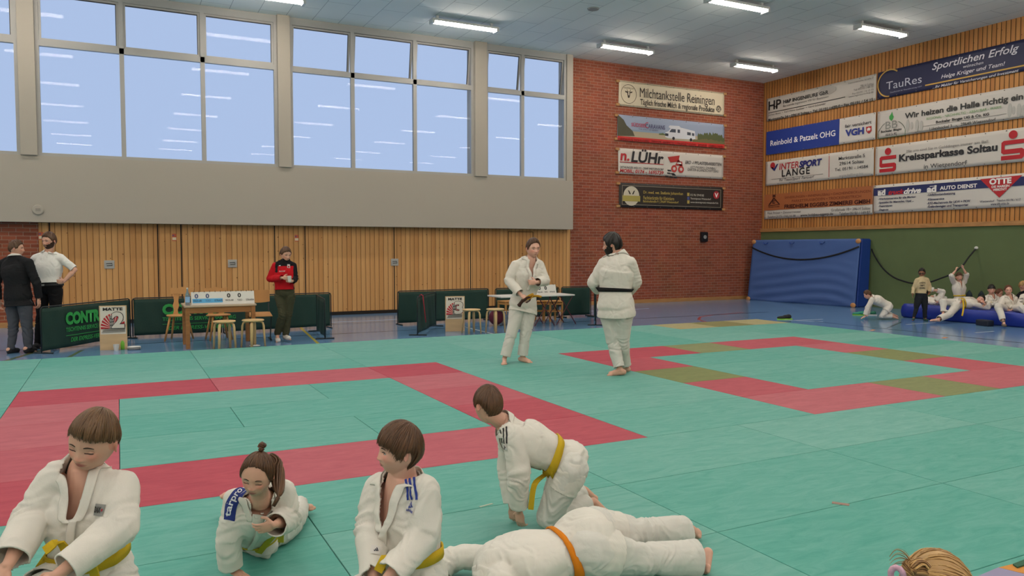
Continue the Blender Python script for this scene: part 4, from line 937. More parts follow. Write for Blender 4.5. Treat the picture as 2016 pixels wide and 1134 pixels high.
m_neon = mat('neon_green', '86c43a', rough=.5); m_blk = mat('black_cloth', '16181c', rough=.7)
p = onz(1545, 629, 0); shoe('sports_shoe', p, 1.2, m_blk, m_neon, 'dark shoe with neon green sole alone on the floor beyond the mats', 1.3)
p = onz(1700, 622, 0); shoe('sports_shoe', p+Vector((.1, .2, 0)), .6, mat('shoe_teal', '2a8c74'), m_neon, 'green shoe on the floor under the crawling boy', 1.1)
p = onz(1722, 622, 0); shoe('sports_shoe', p+Vector((.1, .2, 0)), .9, mat('shoe_green', '1e6a50'), m_cupw, 'second green shoe on the floor under the crawling boy', 1.1)
bm = nb(); box(bm, -.16, .16, -.09, .09, 0, .13, .03)
o = obj('dark_pouch', bm, mat('pouch_black', '1a2130', rough=.6)); o.location = onz(1940, 641, 0)+Vector((-.06, -.02, 0)); o.rotation_euler.z = 1.3; tag(o, 'dark rounded pouch on the floor in front of the low blue mat', 'pouch')
for u, v_, l in ((1908, 580, 'dark backpack leaning on the green wall behind the boy holding the strap'), (1932, 578, 'small dark backpack leaning on the green wall left of the sitting boy')):
    bm = nb(); ball(bm, (0, 0, .2), (.1, .13, .2), 14, 10); ball(bm, (-.06, 0, .13), (.07, .1, .11), 12, 8); ball(bm, (0, 0, .4), (.03, .05, .03), 8, 6)
    o = link_mesh('backpack', apply_mods(bm, .02, 2), mat('backpack_dark', '1c2a30', rough=.8, bump=.3), None, smooth=True); q = onx(u, v_, 18.55); o.location = (q.x, q.y, .325); o.scale = (.62, .62, .72); tag(o, l, 'backpack')
# ================================================================ PEOPLE
def skin_mat(name, col, lip):
    m, N, L, b = nodes_mat(name)
    at = N.new('ShaderNodeAttribute'); at.attribute_name = 'tint'
    a2 = N.new('ShaderNodeAttribute'); a2.attribute_name = 'blush'
    mx = N.new('ShaderNodeMixRGB'); mx.inputs[1].default_value = lin(col); mx.inputs[2].default_value = lin(lip); L.new(at.outputs['Fac'], mx.inputs[0])
    bl = N.new('ShaderNodeMixRGB'); c = lin(col); bl.inputs[2].default_value = (min(1, c[0]*1.02), c[1]*.62, c[2]*.62, 1); L.new(math_n(N, L, 'MULTIPLY', a2.outputs['Fac'], .6), bl.inputs[0]); L.new(mx.outputs[0], bl.inputs[1])
    L.new(bl.outputs[0], b.inputs['Base Color']); b.inputs['Roughness'].default_value = .5; b.inputs['Specular IOR Level'].default_value = .35
    b.inputs['Subsurface Weight'].default_value = .08; b.inputs['Subsurface Radius'].default_value = (.02, .008, .004)
    return m
SK = {'fair': skin_mat('skin_fair', 'd0a08a', '9c4f4c'), 'rosy': skin_mat('skin_rosy', 'd8a894', 'a04f4e'), 'dark': skin_mat('skin_tan', '8f6248', '7a4a3c')}
def hair_mat(name, col, col2):
    m, N, L, b = nodes_mat(name)
    at = N.new('ShaderNodeAttribute'); at.attribute_name = 'tone'
    mx = N.new('ShaderNodeMixRGB'); mx.inputs[1].default_value = lin(col); mx.inputs[2].default_value = lin(col2); L.new(at.outputs['Fac'], mx.inputs[0])
    L.new(mx.outputs[0], b.inputs['Base Color']); b.inputs['Roughness'].default_value = .42; b.inputs['Specular IOR Level'].default_value = .45
    return m
def cloth_mat(name, col, fold=.25, weave=.15, var=.05, rough=.85):
    m, N, L, b = nodes_mat(name)
    tc = N.new('ShaderNodeTexCoord'); n1 = N.new('ShaderNodeTexNoise'); n1.inputs['Scale'].default_value = 9; n1.inputs['Detail'].default_value = 3; n1.inputs['Distortion'].default_value = .6
    wv = N.new('ShaderNodeTexNoise'); wv.inputs['Scale'].default_value = 260
    L.new(tc.outputs['Object'], n1.inputs['Vector']); L.new(tc.outputs['Object'], wv.inputs['Vector'])
    b1 = N.new('ShaderNodeBump'); b1.inputs['Strength'].default_value = fold; b1.inputs['Distance'].default_value = .03; L.new(n1.outputs['Fac'], b1.inputs['Height'])
    b2 = N.new('ShaderNodeBump'); b2.inputs['Strength'].default_value = weave; b2.inputs['Distance'].default_value = .003; L.new(wv.outputs['Fac'], b2.inputs['Height']); L.new(b1.outputs[0], b2.inputs['Normal'])
    L.new(b2.outputs[0], b.inputs['Normal'])
    b.inputs['Base Color'].default_value = lin(col); b.inputs['Roughness'].default_value = rough; b.inputs['Specular IOR Level'].default_value = .2
    return m
GI = cloth_mat('judo_suit_cotton', 'd6d1c8'); GI2 = cloth_mat('judo_suit_trousers', 'cfccc5', .3)
def vn(p, seed=0):                                              # vectorised smooth value noise, -1..1
    p = np.asarray(p, float); i = np.floor(p).astype(np.int64); f = p-i; f = f*f*(3-2*f)
    def h(a, b, c):
        n = (a*73856093) ^ (b*19349663) ^ (c*83492791) ^ (seed*2654435761)
        n = (n ^ (n >> 13))*1274126177 & 0x7fffffff; n = n ^ (n >> 16)
        return (n & 0xffff)/32767.5-1
    r = 0
    for dx in (0, 1):
        for dy in (0, 1):
            for dz in (0, 1):
                w = (f[:, 0] if dx else 1-f[:, 0])*(f[:, 1] if dy else 1-f[:, 1])*(f[:, 2] if dz else 1-f[:, 2])
                r = r+w*h(i[:, 0]+dx, i[:, 1]+dy, i[:, 2]+dz)
    return r
def co_of(me):
    a = np.empty(len(me.vertices)*3); me.vertices.foreach_get('co', a); return a.reshape(-1, 3)
def no_of(me):
    a = np.empty(len(me.vertices)*3); me.vertex_normals.foreach_get('vector', a); return a.reshape(-1, 3)
def set_co(me, a): me.vertices.foreach_set('co', np.ascontiguousarray(a, dtype=np.float32).ravel()); me.update()
def fattr(me, name, v):
    at = me.attributes.new(name, 'FLOAT', 'POINT'); at.data.foreach_set('value', np.asarray(v, np.float32))
# ---- head shape in head units (x to the person's left, y out of the face, z up; height 1)
def skull(n):
    x, y, z = n[:, 0].copy(), n[:, 1].copy(), n[:, 2].copy()
    low = np.clip(-z, 0, 1); rxy = np.sqrt(np.maximum(1-z*z, 1e-9)); full = np.power(np.maximum(1-low**3.0, 0), .5)
    k = np.where((z < 0), full/np.maximum(rxy, 1e-6), 1); k = np.minimum(k, 2.2)
    X = .352*x*k; Y = .41*y*k; Z = .5*z
    t = np.clip((.04-Z)/.54, 0, 1); X = X*(1-.42*t**1.3)
    Y = np.where(Y > 0, Y*(1-.10*t), Y)
    b = np.clip((-.05-Z)/.40, 0, 1); b = b*b*(3-2*b); Y = np.where(Y < 0, Y*(1-.62*b), Y)
    Y = np.where(Y > .30, .30+(Y-.30)*.80, Y)
    return np.stack([X, Y, Z], 1)
def head_pts(n, kid=0.0, chub=0.0):
    p = skull(n); X, Y, Z = p[:, 0], p[:, 1], p[:, 2]; f = np.clip(Y/.12, 0, 1)
    g = lambda cx_, cz_, sx, sz: np.exp(-((X-cx_)/sx)**2-((Z-cz_)/sz)**2)
    ez = -.02-.03*kid; d = 0
    d = d-.045*(g(.145, ez, .075, .05)+g(-.145, ez, .075, .05))
    d = d+(.014-.008*kid)*(g(.13, ez+.1, .12, .035)+g(-.13, ez+.1, .12, .035))
    nz = -.17-.01*kid; tt = np.clip((.02-Z)/(.02-nz), 0, 1); below = np.exp(-np.clip(nz-Z, 0, 1)**2/.0009)
    d = d+(.014+.098*(1-.38*kid)*tt**1.3)*np.exp(-(X/(.034+.026*tt))**2)*np.where(Z < .08, 1, np.exp(-((Z-.08)/.05)**2))*below
    d = d+.03*(g(.055, nz+.0, .028, .025)+g(-.055, nz, .028, .025))
    mz = -.285
    d = d+.028*g(0, mz, .13, .085)+.022*g(0, mz+.022, .075, .016)+.026*g(0, mz-.024, .07, .018)-.02*g(0, mz, .09, .008)
    d = d+.03*g(0, -.44, .09, .06)-.012*g(0, -.355, .09, .025)
    d = d+(.012+.03*chub)*(g(.19, -.14, .09, .1)+g(-.19, -.14, .09, .1))
    Y = Y+d*f
    X = X*(1+(.05*chub+.03*kid)*np.exp(-((Z+.2)/.16)**2))
    return np.stack([X, Y, Z], 1)
def sphere_dirs(na, ne):
    v = [(0, 0, 1)]
    for i in range(1, ne):
        el = math.pi*i/ne
        for j in range(na):
            a = 2*math.pi*j/na; v.append((math.sin(el)*math.sin(a), math.sin(el)*math.cos(a), math.cos(el)))
    v.append((0, 0, -1)); f = []
    for j in range(na): f.append((0, 1+(j+1) % na, 1+j))
    for i in range(ne-2):
        for j in range(na): a = 1+i*na; f.append((a+j, a+(j+1) % na, a+na+(j+1) % na, a+na+j))
    e = len(v)-1; a = 1+(ne-2)*na
    for j in range(na): f.append((e, a+j, a+(j+1) % na))
    return np.array(v, float), f
def add_np(bm, V, F):
    vs = [bm.verts.new(Vector(v)) for v in V]
    for f in F:
        try: bm.faces.new([vs[i] for i in f])
        except ValueError: pass
def xform(M, V): 
    A = np.array(M.to_3x3()); return V @ A.T+np.array(M.translation)
def head_matrix(c, F, U, H):
    F = Vector(F).normalized(); U = Vector(U); U = (U-F*U.dot(F)).normalized(); X = F.cross(U)*-1  # side x up = front -> side = up x front
    X = U.cross(F)*-1 if False else F.cross(U)*-1
    X = U.cross(F) if (U.cross(F)).cross(U).dot(F) > 0 else F.cross(U)
    return Matrix(((X.x*H, F.x*H, U.x*H, c[0]), (X.y*H, F.y*H, U.y*H, c[1]), (X.z*H, F.z*H, U.z*H, c[2]), (0, 0, 0, 1)))
def interp(keys, a):
    a = np.asarray(a, float); k = sorted(keys); return np.interp(a, [q[0] for q in k], [q[1] for q in k])
def hair_mesh(M, st, fine):
    """shell of hair from crown to a hairline given per azimuth (0 front, 180 back; symmetric unless 'asym'), with locks"""
    na, ne = (120, 26) if fine else (48, 12)
    rs = np.random.RandomState(st.get('seed', 1)); V = []; T = []; F = []
    az = np.linspace(0, 2*np.pi, na, endpoint=False); deg = np.degrees(az); sy = np.where(deg > 180, deg-360, deg)
    ad = sy if st.get('asym') else np.abs(sy)
    zl = interp(st['line'], ad); th = interp(st['thick'], ad); jag = st.get('jag', .02)
    zl = zl+jag*(rs.rand(na)-.5)*1.5+jag*np.sin(az*23)*.5
    el_end = np.arccos(np.clip(zl/.5, -.98, .98))
    top_t = st.get('top', .09)
    D0 = np.array(st.get('crown', (.08, -.42, .9)), float); D0 /= np.linalg.norm(D0)
    def surf(a, tt, ee, extra):
        e = np.stack([np.sin(ee)*np.sin(a), np.sin(ee)*np.cos(a), np.cos(ee)], 1); om = np.arccos(np.clip(e@D0, -1, 1)); so = np.maximum(np.sin(om), 1e-3)
        n = (np.sin((1-tt)*om)/so)[:, None]*D0+(np.sin(tt*om)/so)[:, None]*e; n /= np.linalg.norm(n, axis=1, keepdims=True); p = skull(n)
        r = np.linalg.norm(p, axis=1, keepdims=True); return p*(1+extra[:, None]/r)
    rows = []
    for i in range(ne+1):
        t = max(i/ne, .004)
        w = (1-t)*top_t+t*th if t < .85 else ((1-.85)*top_t+.85*th)*(1-(t-.85)/.15*.35)
        w = top_t*(1-min(t*1.6, 1))+th*min(t*1.6, 1); 
        if t > .9: w = w*(1-.45*((t-.9)/.1)**2)
        nz = vn(np.stack([np.cos(az)*st.get('freq', 9), np.sin(az)*st.get('freq', 9), np.full(na, t*1.6)], 1), st.get('seed', 1)) + .5*vn(np.stack([np.cos(az)*22, np.sin(az)*22, np.full(na, t*2.2)], 1), 5)
        w = w+st.get('rough', .018)*nz*(.3+t)
        rows.append(surf(az, np.full(na, t), el_end, w)); T.append(.35+.35*nz+.25*(1-t))
    rows.append(surf(az, np.ones(na), el_end, np.full(na, -.03))); T.append(np.full(na, .1))
    V = np.concatenate(rows); T = np.clip(np.concatenate(T), 0, 1)
    for i in range(len(rows)-1):
        for j in range(na): F.append((i*na+j, i*na+(j+1) % na, (i+1)*na+(j+1) % na, (i+1)*na+j))
    F.append(tuple(range(na-1, -1, -1)))
    Vs = [V]; Ts = [T]; off = len(V)
    nl = st.get('locks', 260 if fine else 60); seg = 7
    for q in range(nl):
        a0 = rs.rand()*2*np.pi; t0 = rs.rand()**.7*.6; t1 = min(1.03, t0+.35+rs.rand()*.5)
        d0 = math.degrees(a0); sy_ = d0-360 if d0 > 180 else d0; ad_ = sy_ if st.get('asym') else abs(sy_)
        ee = math.acos(np.clip(float(interp(st['line'], ad_))/.5, -.98, .98)); th_ = float(interp(st['thick'], ad_))
        sw = st.get('swirl', .25)*(rs.rand()-.3); r0 = (.011+.012*rs.rand())*st.get('lockr', 1)
        ts = np.linspace(t0, t1, seg); aa = a0+sw*(ts-t0); 
        c = surf(aa, ts, np.full(seg, ee), top_t*(1-np.minimum(ts*1.6, 1))+th_*np.minimum(ts*1.6, 1)+.008*np.sin(np.pi*(ts-t0)/(t1-t0))+(.02*rs.rand() if rs.rand() < .25 else 0)*(ts-t0))
        rr = r0*np.sin(np.pi*np.clip((ts-t0)/(t1-t0)*.85+.15, 0, 1))+.0012; tone = np.clip(.15+.7*rs.rand(), 0, 1)
        for i in range(seg):
            d = c[min(i+1, seg-1)]-c[max(i-1, 0)]; d = d/np.linalg.norm(d); n = c[i]/np.linalg.norm(c[i]); s = np.cross(d, n); s /= np.linalg.norm(s)
            Vs.append(np.array([c[i]+s*rr[i], c[i]+n*rr[i]*.55, c[i]-s*rr[i], c[i]-n*rr[i]*.55])); Ts.append(np.full(4, tone))
        for i in range(seg-1):
            for j in range(4): F.append((off+i*4+j, off+i*4+(j+1) % 4, off+(i+1)*4+(j+1) % 4, off+(i+1)*4+j))
        off += seg*4
    V = np.concatenate(Vs); T = np.concatenate(Ts)
    me = bpy.data.meshes.new('hair'); me.from_pydata([tuple(v) for v in xform(M, V)], [], F); me.update(); fattr(me, 'tone', T)
    return me
# ---- torso as a lofted tube with a parametric surface
class Loft:
    def __init__(s, C, side, a, b, n=48):
        C = np.array([tuple(c) for c in C], float); S = np.array([tuple(c) for c in side], float); a = np.array(a, float); b = np.array(b, float)
        m = len(C); u = np.linspace(0, m-1, n); out = []
        def cr(A):
            r = []
            for t in u:
                i = min(int(t), m-2); f = t-i; p0, p1, p2, p3 = A[max(i-1, 0)], A[i], A[i+1], A[min(i+2, m-1)]
                r.append(.5*(2*p1+(p2-p0)*f+(2*p0-5*p1+4*p2-p3)*f*f+(3*p1-p0-3*p2+p3)*f**3))
            return np.array(r)
        s.C, s.S, s.a, s.b = cr(C), cr(S), cr(a), cr(b); s.m = m; s.n = n
        T = np.gradient(s.C, axis=0); T /= np.linalg.norm(T, axis=1, keepdims=True); s.T = T
        s.S -= T*np.sum(s.S*T, 1, keepdims=True); s.S /= np.linalg.norm(s.S, axis=1, keepdims=True)
        s.Fr = np.cross(s.S, T)
    def at(s, k, th, off=0):                 # k in key-index units, th angle from front toward the person's left
        t = np.clip(k/(s.m-1)*(s.n-1), 0, s.n-1); i = int(min(t, s.n-2)); f = t-i
        L = lambda A: A[i]*(1-f)+A[i+1]*f
        c, sn = math.cos(th), math.sin(th); e = .88
        x = math.copysign(abs(sn)**e, sn); y = math.copysign(abs(c)**e, c)
        S, Fr = L(s.S), L(s.Fr); a, b = L(s.a), L(s.b)
        p = L(s.C)+S*(a*x)+Fr*(b*y); nrm = S*(x/a)+Fr*(y/b); nrm /= np.linalg.norm(nrm)
        return Vector(p+nrm*off)
    def mesh(s, bm, seg=28, k0=0, k1=None):
        k1 = s.m-1 if k1 is None else k1; N_ = s.n; rings = []
        for q in range(N_):
            k = k0+(k1-k0)*q/(N_-1); rings.append([bm.verts.new(s.at(k, 2*math.pi*j/seg)) for j in range(seg)])
        for i in range(N_-1):
            for j in range(seg): bm.faces.new((rings[i][j], rings[i][(j+1) % seg], rings[i+1][(j+1) % seg], rings[i+1][j]))
        bm.faces.new(rings[0][::-1]); bm.faces.new(rings[-1])
    def locate(s, P_):
        out_k = np.empty(len(P_)); X = np.empty(len(P_)); Y = np.empty(len(P_))
        D = P_[:, None, :]-s.C[None]; ax = np.abs(np.sum(D*s.T[None], 2)); dist = np.linalg.norm(D, axis=2); sc_ = ax+.15*dist
        i = np.argmin(sc_, 1); r = np.arange(len(P_)); d = D[r, i]
        return i/(s.n-1)*(s.m-1), np.sum(d*s.S[i], 1), np.sum(d*s.Fr[i], 1), s.a[i], s.b[i]
def ribbon(bm, rows, th=.004):
    """rows: list of (outer_a, outer_b, normal) -> strip with thickness"""
    prev = None
    for a, b, n in rows:
        c = [bm.verts.new(a+n*th), bm.verts.new(b+n*th), bm.verts.new(b-n*.002), bm.verts.new(a-n*.002)]
        if prev:
            for k in range(4): bm.faces.new((prev[k], prev[(k+1) % 4], c[(k+1) % 4], c[k]))
        else: bm.faces.new(c[::-1])
        prev = c
    bm.faces.new(prev)
def cut_plane(bm, sel, co, no):
    faces = [f for f in bm.faces if sel(f.calc_center_median())]
    if not faces: return
    g = set(faces)
    for f in faces: g.update(f.edges); g.update(f.verts)
    r = bmesh.ops.bisect_plane(bm, geom=list(g), plane_co=co, plane_no=no, clear_outer=False, dist=1e-5)
    dead = [f for f in bm.faces if sel(f.calc_center_median()) and (f.calc_center_median()-co).dot(no) > 0]
    bmesh.ops.delete(bm, geom=dead, context='FACES')
def seg_dist(P_, a, b):
    a = np.array(a, float); b = np.array(b, float); d = b-a; t = np.clip(((P_-a)@d)/max(d@d, 1e-9), 0, 1); return np.linalg.norm(P_-a-t[:, None]*d, axis=1), t
def wrinkle(me, bones, joints, s, amp, seed):
    co = co_of(me); no = no_of(me); best = np.full(len(co), 9.); D = np.zeros_like(co)
    for a, b in bones:
        d, t = seg_dist(co, a, b); m = d < best; best[m] = d[m]; v = np.array(b, float)-np.array(a, float); D[m] = v/max(np.linalg.norm(v), 1e-6)
    q = co/s; al = np.sum(q*D, 1)[:, None]
    w = np.zeros(len(co))
    for j, rad in joints:
        w = np.maximum(w, np.exp(-(np.linalg.norm(co-np.array(j, float), axis=1)/(rad*s))**2))
    warp = .06*vn(q*7, seed)[:, None]
    q1 = q*7+D*(al*16+warp*60); q2 = q*13-D*(al*9)
    n1 = 1-np.abs(vn(q1, seed+1)); n2 = vn(q2, seed+2); n3 = vn(q*5, seed+3)
    disp = amp*((n1-.6)*(.35+1.15*w)+.45*n2+.7*n3)
    set_co(me, co+no*disp[:, None]); return me
def foot_geo(bm, an, to, s, sole=(0, 0, 1), toes=True):
    an = Vector(an); to = Vector(to); d = (to-an); up = Vector(sole); L_ = d.length; d.normalize(); up = (up-d*up.dot(d)); up = up.normalized() if up.length > 1e-3 else Vector((0, 0, 1)); sd = d.cross(up)
    heel = an-d*.035*s-up*.03*s; ballp = an+d*(L_*.70)-up*.015*s
    cap(bm, an, .034*s, heel, .033*s, 12); cap(bm, heel, .032*s, ballp-up*.0*s, .032*s, 12)
    cap(bm, an+d*.01*s, .034*s, ballp, .027*s, 12)
    for q, (o, r) in enumerate(((-.03, .015), (-.014, .0125), (.001, .012), (.015, .011), (.029, .0105))):
        o2 = o if foot_geo.left else -o
        b0 = ballp+sd*(o2*s*.9)-up*.008*s; cap(bm, b0, r*1.35*s, b0+d*((.045-.005*q)*s*L_/(.2*s) if L_ > 0 else .04), r*s, 8)
foot_geo.left = True
def hand_geo(bm, wr, d, n, s, curl, left, spread=.12, thumb=.7):
    """wr wrist, d pointing direction, n palm normal (fingers curl toward n)"""
    d = Vector(d).normalized(); n = Vector(n); n = (n-d*n.dot(d)).normalized(); w = d.cross(n)*(1 if left else -1)   # w: toward the little finger
    pl = .085*s
    A = wr+d*.012*s
    M3 = Matrix((w, d, n)).transposed()
    ball(bm, wr+d*pl*.55, (.04*s, pl*.6, .0155*s), 16, 10, M3)
    for o in (-.028, -.01, .009, .026): cap(bm, A+w*o*s*.6, .014*s, wr+d*pl*.95+w*o*s, .0115*s, 8)
    lens = (.068, .077, .071, .055)
    for i, o in enumerate((-.029, -.0095, .0105, .029)):
        p = wr+d*pl+w*o*s; ang = curl*(.8+.1*i); dr = (d+w*(spread*(i-1.5)*.5)).normalized(); r = (.0088 if i < 3 else .0076)*s; L_ = lens[i]*s
        for k, fr in enumerate((.45, .31, .24)):
            ax = w; q = Quaternion(ax, 0); ang_k = ang*(.9 if k == 0 else 1.1)
            dr = (dr*math.cos(ang_k)+n*math.sin(ang_k)) if k == 0 else (dr*math.cos(ang_k)+(dr.cross(w)*(1 if dr.cross(w).dot(n*math.cos(.1)-d*math.sin(.1)) > 0 else -1))*math.sin(ang_k))
            p2 = p+dr.normalized()*L_*fr; cap(bm, p, r, p2, r*.92, 8); p = p2; r *= .92
    tb = wr+d*.022*s-w*.03*s+n*.006*s; td = (d*.55-w*.75+n*.35*thumb).normalized(); cap(bm, tb, .0125*s, tb+td*.035*s, .0108*s, 8)
    td2 = (d*.9-w*.2+n*.5*thumb).normalized(); cap(bm, tb+td*.035*s, .0105*s, tb+td*.035*s+td2*.03*s, .0088*s, 8)
def hit(bvh, u, v):
    d = ray(u, v).normalized(); h = bvh.ray_cast(CAM, d, 60)
    if h[0] is None: h = bvh.find_nearest(P(u, v, 3))
    n = h[1] if h[1].dot(d) < 0 else -h[1]
    return h[0], (n-d*.25).normalized()
def onto(bvh, p, n, off):
    h = bvh.ray_cast(p+n*.03, -n, .07)
    return (h[0]+n*off) if h[0] else p+n*off
def frame(n, r=(1, 0)):
    ud = (RT*r[0]+Vector((0, 0, 1))*r[1]); ud = (ud-n*ud.dot(n)).normalized(); return ud, n.cross(ud)
def decal(root, bvh, uv, w, h, m, name='patch', rot=(1, 0), off=.0035, nu=8, nv=8, dx=0, dy=0):
    c, n = hit(bvh, *uv); ud, vd = frame(n, rot); bm = nb(); V = {}
    for i in range(nu+1):
        for j in range(nv+1): V[i, j] = bm.verts.new(onto(bvh, c+ud*(w*(i/nu-.5)+dx)+vd*(h*(j/nv-.5)+dy), n, off))
    for i in range(nu):
        for j in range(nv): bm.faces.new([V[a, b] for a, b in ((i, j), (i+1, j), (i+1, j+1), (i, j+1))])
    return obj(name, bm, m, root, world=True, smooth=True)
def decal_text(root, bvh, s_, uv, w, h, m, bold=0, off=.005, shear=0, rot=(1, 0), dx=0, dy=0):
    me, a = text_mesh(s_, bold, shear); me.materials.clear(); c, n = hit(bvh, *uv); ud, vd = frame(n, rot)
    set_co(me, np.array([tuple(onto(bvh, c+ud*(w*(x-.5)+dx)+vd*(h*(y-.5)+dy), n, off)) for x, y in a[:, :2]]))
    return link_mesh('lettering', me, m, root, world=True)
def band(root, bvh, uvs, w, m, name='stripe', off=.0035, n=5, across=3):
    """strip of half-width w following pixel-picked points on the garment"""
    hs = [hit(bvh, u, v) for u, v in uvs]; pth = smooth_pts([h[0] for h in hs], n); nn = smooth_pts([h[1] for h in hs], n); bm = nb(); rows = []
    for i, p in enumerate(pth):
        d = (pth[min(i+1, len(pth)-1)]-pth[max(i-1, 0)]).normalized(); sd_ = d.cross(nn[i]).normalized()
        rows.append([bm.verts.new(onto(bvh, p+sd_*w*(2*k/across-1), nn[i].normalized(), off)) for k in range(across+1)])
    for i in range(len(rows)-1):
        for j in range(across): bm.faces.new((rows[i][j], rows[i][j+1], rows[i+1][j+1], rows[i+1][j]))
    bmesh.ops.recalc_face_normals(bm, faces=bm.faces); return obj(name, bm, m, root, world=True, smooth=True), pth, nn
def bvh_of(me):
    bm = nb(); bm.from_mesh(me); t = BVHTree.FromBMesh(bm); bm.free(); return t
FACE = {}
PEOPLE = {}
def person(key, label, J, F, U, H, s=1.0, fat=1.0, kid=0, skin='fair', hair=None, hairm=None, q='mid', top='gi', topm=None, botm=None, belt=None, beltm=None, sleeve=.86, cuff=.88,
           eyes='open', hem=.45, feet='bare', hands=None, chub=0, beard=None, tails=None, wr_amp=1.0, group=None, arm_r=1.0, leg_r=1.0, V=True, kV=3.1, Vw=.85, cuffr=1.0, paint=None, sole=(0, 0, 1), brow='3a2a20', torso_w=1.0, stand=True, seed=3, shoem=None, beard_len=0, ground=.04):
    J = {k: Vector(v) for k, v in J.items()}
    for q_ in 'LR':
        J['to'+q_].z = max(J['to'+q_].z, ground+(.022 if 'soL' not in J else .012)*s); J['an'+q_].z = max(J['an'+q_].z, ground+(.062 if 'soL' not in J else .035)*s); J['kn'+q_].z = max(J['kn'+q_].z, ground+.085*s); J['wr'+q_].z = max(J['wr'+q_].z, ground+.04*s); n_ = {'hi': (.007, .0032), 'mid': (.010, .0055), 'low': (.014, .009)}[q]
    vox, vfine = n_; seg = 16 if q == 'hi' else 10
    rp = (J['hpL']+J['hpR'])/2; zmin = min(v.z for v in J.values())
    root = empty('person', (rp.x, rp.y, zmin), label, 'person', group)
    sdS = (J['shL']-J['shR']).normalized(); sdH = (J['hpL']-J['hpR']).normalized()
    nk = J['nck']; shm = (J['shL']+J['shR'])/2; w0 = (J['shL']-J['shR']).length/2; up0 = (J['chs']-J['pel']).normalized()
    F = Vector(F).normalized(); HM = head_matrix(J['hd'], F, U, H)
    nkdir = ((J['hd']-HM.to_3x3()@Vector((0, .12, .18)))-nk).normalized()
    # ---------- body
    def torso(g, extra, neckr, flare=None):
        A = s*fat*torso_w; e = extra*s
        C = [J['pel']-up0*.09*s, J['pel'], J['wst'], J['chs'], J['chs'].lerp(shm, .75), nk, nk+nkdir*.045*s]
        a = [.11*A+e, .165*A+e, .145*A+e, min(.172*A, w0*1.02)+e, max(w0*.84, .1*s)+e*.6, neckr*1.25, neckr]
        b = [.08*A+e, .118*s*fat+e, .105*s*fat+e, .118*s*fat+e, .092*s*fat+e, neckr*1.25, neckr]
        if flare: a, b = flare(a, b)
        return Loft(C, [sdH, sdH, (sdH+sdS)/2, sdS, sdS, sdS, sdS], a, b)
    nr = .056*s*(1.12 if fat > 1.15 else 1)
    BL = torso(0, -.012, nr)
    bm = nb(); BL.mesh(bm, 24, 2.6)
    hv, hf = sphere_dirs(96 if q == 'hi' else 56, 72 if q == 'hi' else 40); add_np(bm, xform(HM, head_pts(hv, kid, chub)), hf)
    hc = lambda x, y, z: HM @ Vector((x, y, z))
    cap(bm, nk-nkdir*.03*s, nr*1.12, hc(0, -.08, -.25), nr*.98, 20)
    H3 = HM.to_3x3().normalized()
    for sx in (-1, 1):
        E3 = H3 @ Matrix.Rotation(sx*-.35, 3, 'Z') @ Matrix.Rotation(-.15, 3, 'X')
        c = hc(sx*.362, -.04, -.055-.02*kid); ball(bm, c, (.016*H, .058*H, .095*H), 14, 10, E3)
        pts = [c+E3 @ Vector((sx*.012*H, .05*H*math.cos(t)*(1 if math.cos(t) < 0 else .9), .088*H*math.sin(t))) for t in [R(-70+i*28) for i in range(10)]]
        tube(bm, pts, .014*H, 8)
    hm = apply_mods(bm, vfine if q != 'hi' else .0028, 1 if q == 'hi' else 1, sfac=.35)
    parts = [hm]
    for sd in ('L', 'R'):
        el, wr = J['el'+sd], J['wr'+sd]; d = (wr-el).normalized(); hd = (hands or {}).get(sd)
        bm = nb(); cap(bm, el.lerp(wr, .35), .036*s*arm_r, wr, .024*s, seg)
        if hd is None: hd = {'d': d, 'n': (nk-wr), 'curl': .45}
        hand_geo(bm, wr, hd.get('d', d), hd['n'], s*hd.get('s', 1), hd.get('curl', .4), sd == 'L', hd.get('spread', .12), hd.get('thumb', .7))
        parts.append(apply_mods(bm, vfine, 1, sfac=.3))
        an = J['an'+sd]; kn = J['kn'+sd]; bm = nb()
        cap(bm, kn.lerp(an, .55), .045*s, an, .031*s, seg)
        foot_geo.left = sd == 'L'
        so = J.get('so'+sd, Vector(sole)); foot_geo(bm, an, J['to'+sd], s, so)
        parts.append(apply_mods(bm, vfine*1.15, 1, sfac=.4))
    bm = nb(); BL.mesh(bm, 20, 0, 4)
    for sd in ('L', 'R'):
        cap(bm, J['sh'+sd], .045*s, J['el'+sd], .034*s*arm_r, 10); cap(bm, J['el'+sd], .034*s*arm_r, J['wr'+sd], .022*s, 10)
        cap(bm, J['hp'+sd], .07*s, J['kn'+sd], .05*s, 10); cap(bm, J['kn'+sd], .048*s, J['an'+sd], .03*s, 10)
    parts.append(apply_mods(bm, .02*max(s, .7), 2))
    bm = nb()
    for p_ in parts: bm.from_mesh(p_); bpy.data.meshes.remove(p_)
    me = bpy.data.meshes.new('body'); bm.to_mesh(me); bm.free()
    lc = xform(HM.inverted(), co_of(me)); x, y, z = lc.T
    mz = -.285; lip = (.5+.4*kid)*np.exp(-(x/(.095))**4)*np.exp(-((z-mz)/(.038*(1.15-(np.abs(x)/.11)**2)+.001))**4)*(np.abs(x) < .11)*(y > .2)*(np.abs(z) < .6)
    blush = (np.exp(-((np.abs(x)-.19)/.09)**2-((z+.13)/.09)**2)*(y > 0)+.8*np.exp(-(x/.06)**2-((z+.16)/.04)**2)*(y > .3)+(np.abs(x) > .335)*(np.abs(z) < .2)*.8)*(np.abs(z) < .6)
    fattr(me, 'tint', np.clip(lip, 0, 1)); fattr(me, 'blush', np.clip(blush, 0, 1))
    body = link_mesh('body', me, SK[skin], root, world=True, smooth=True)
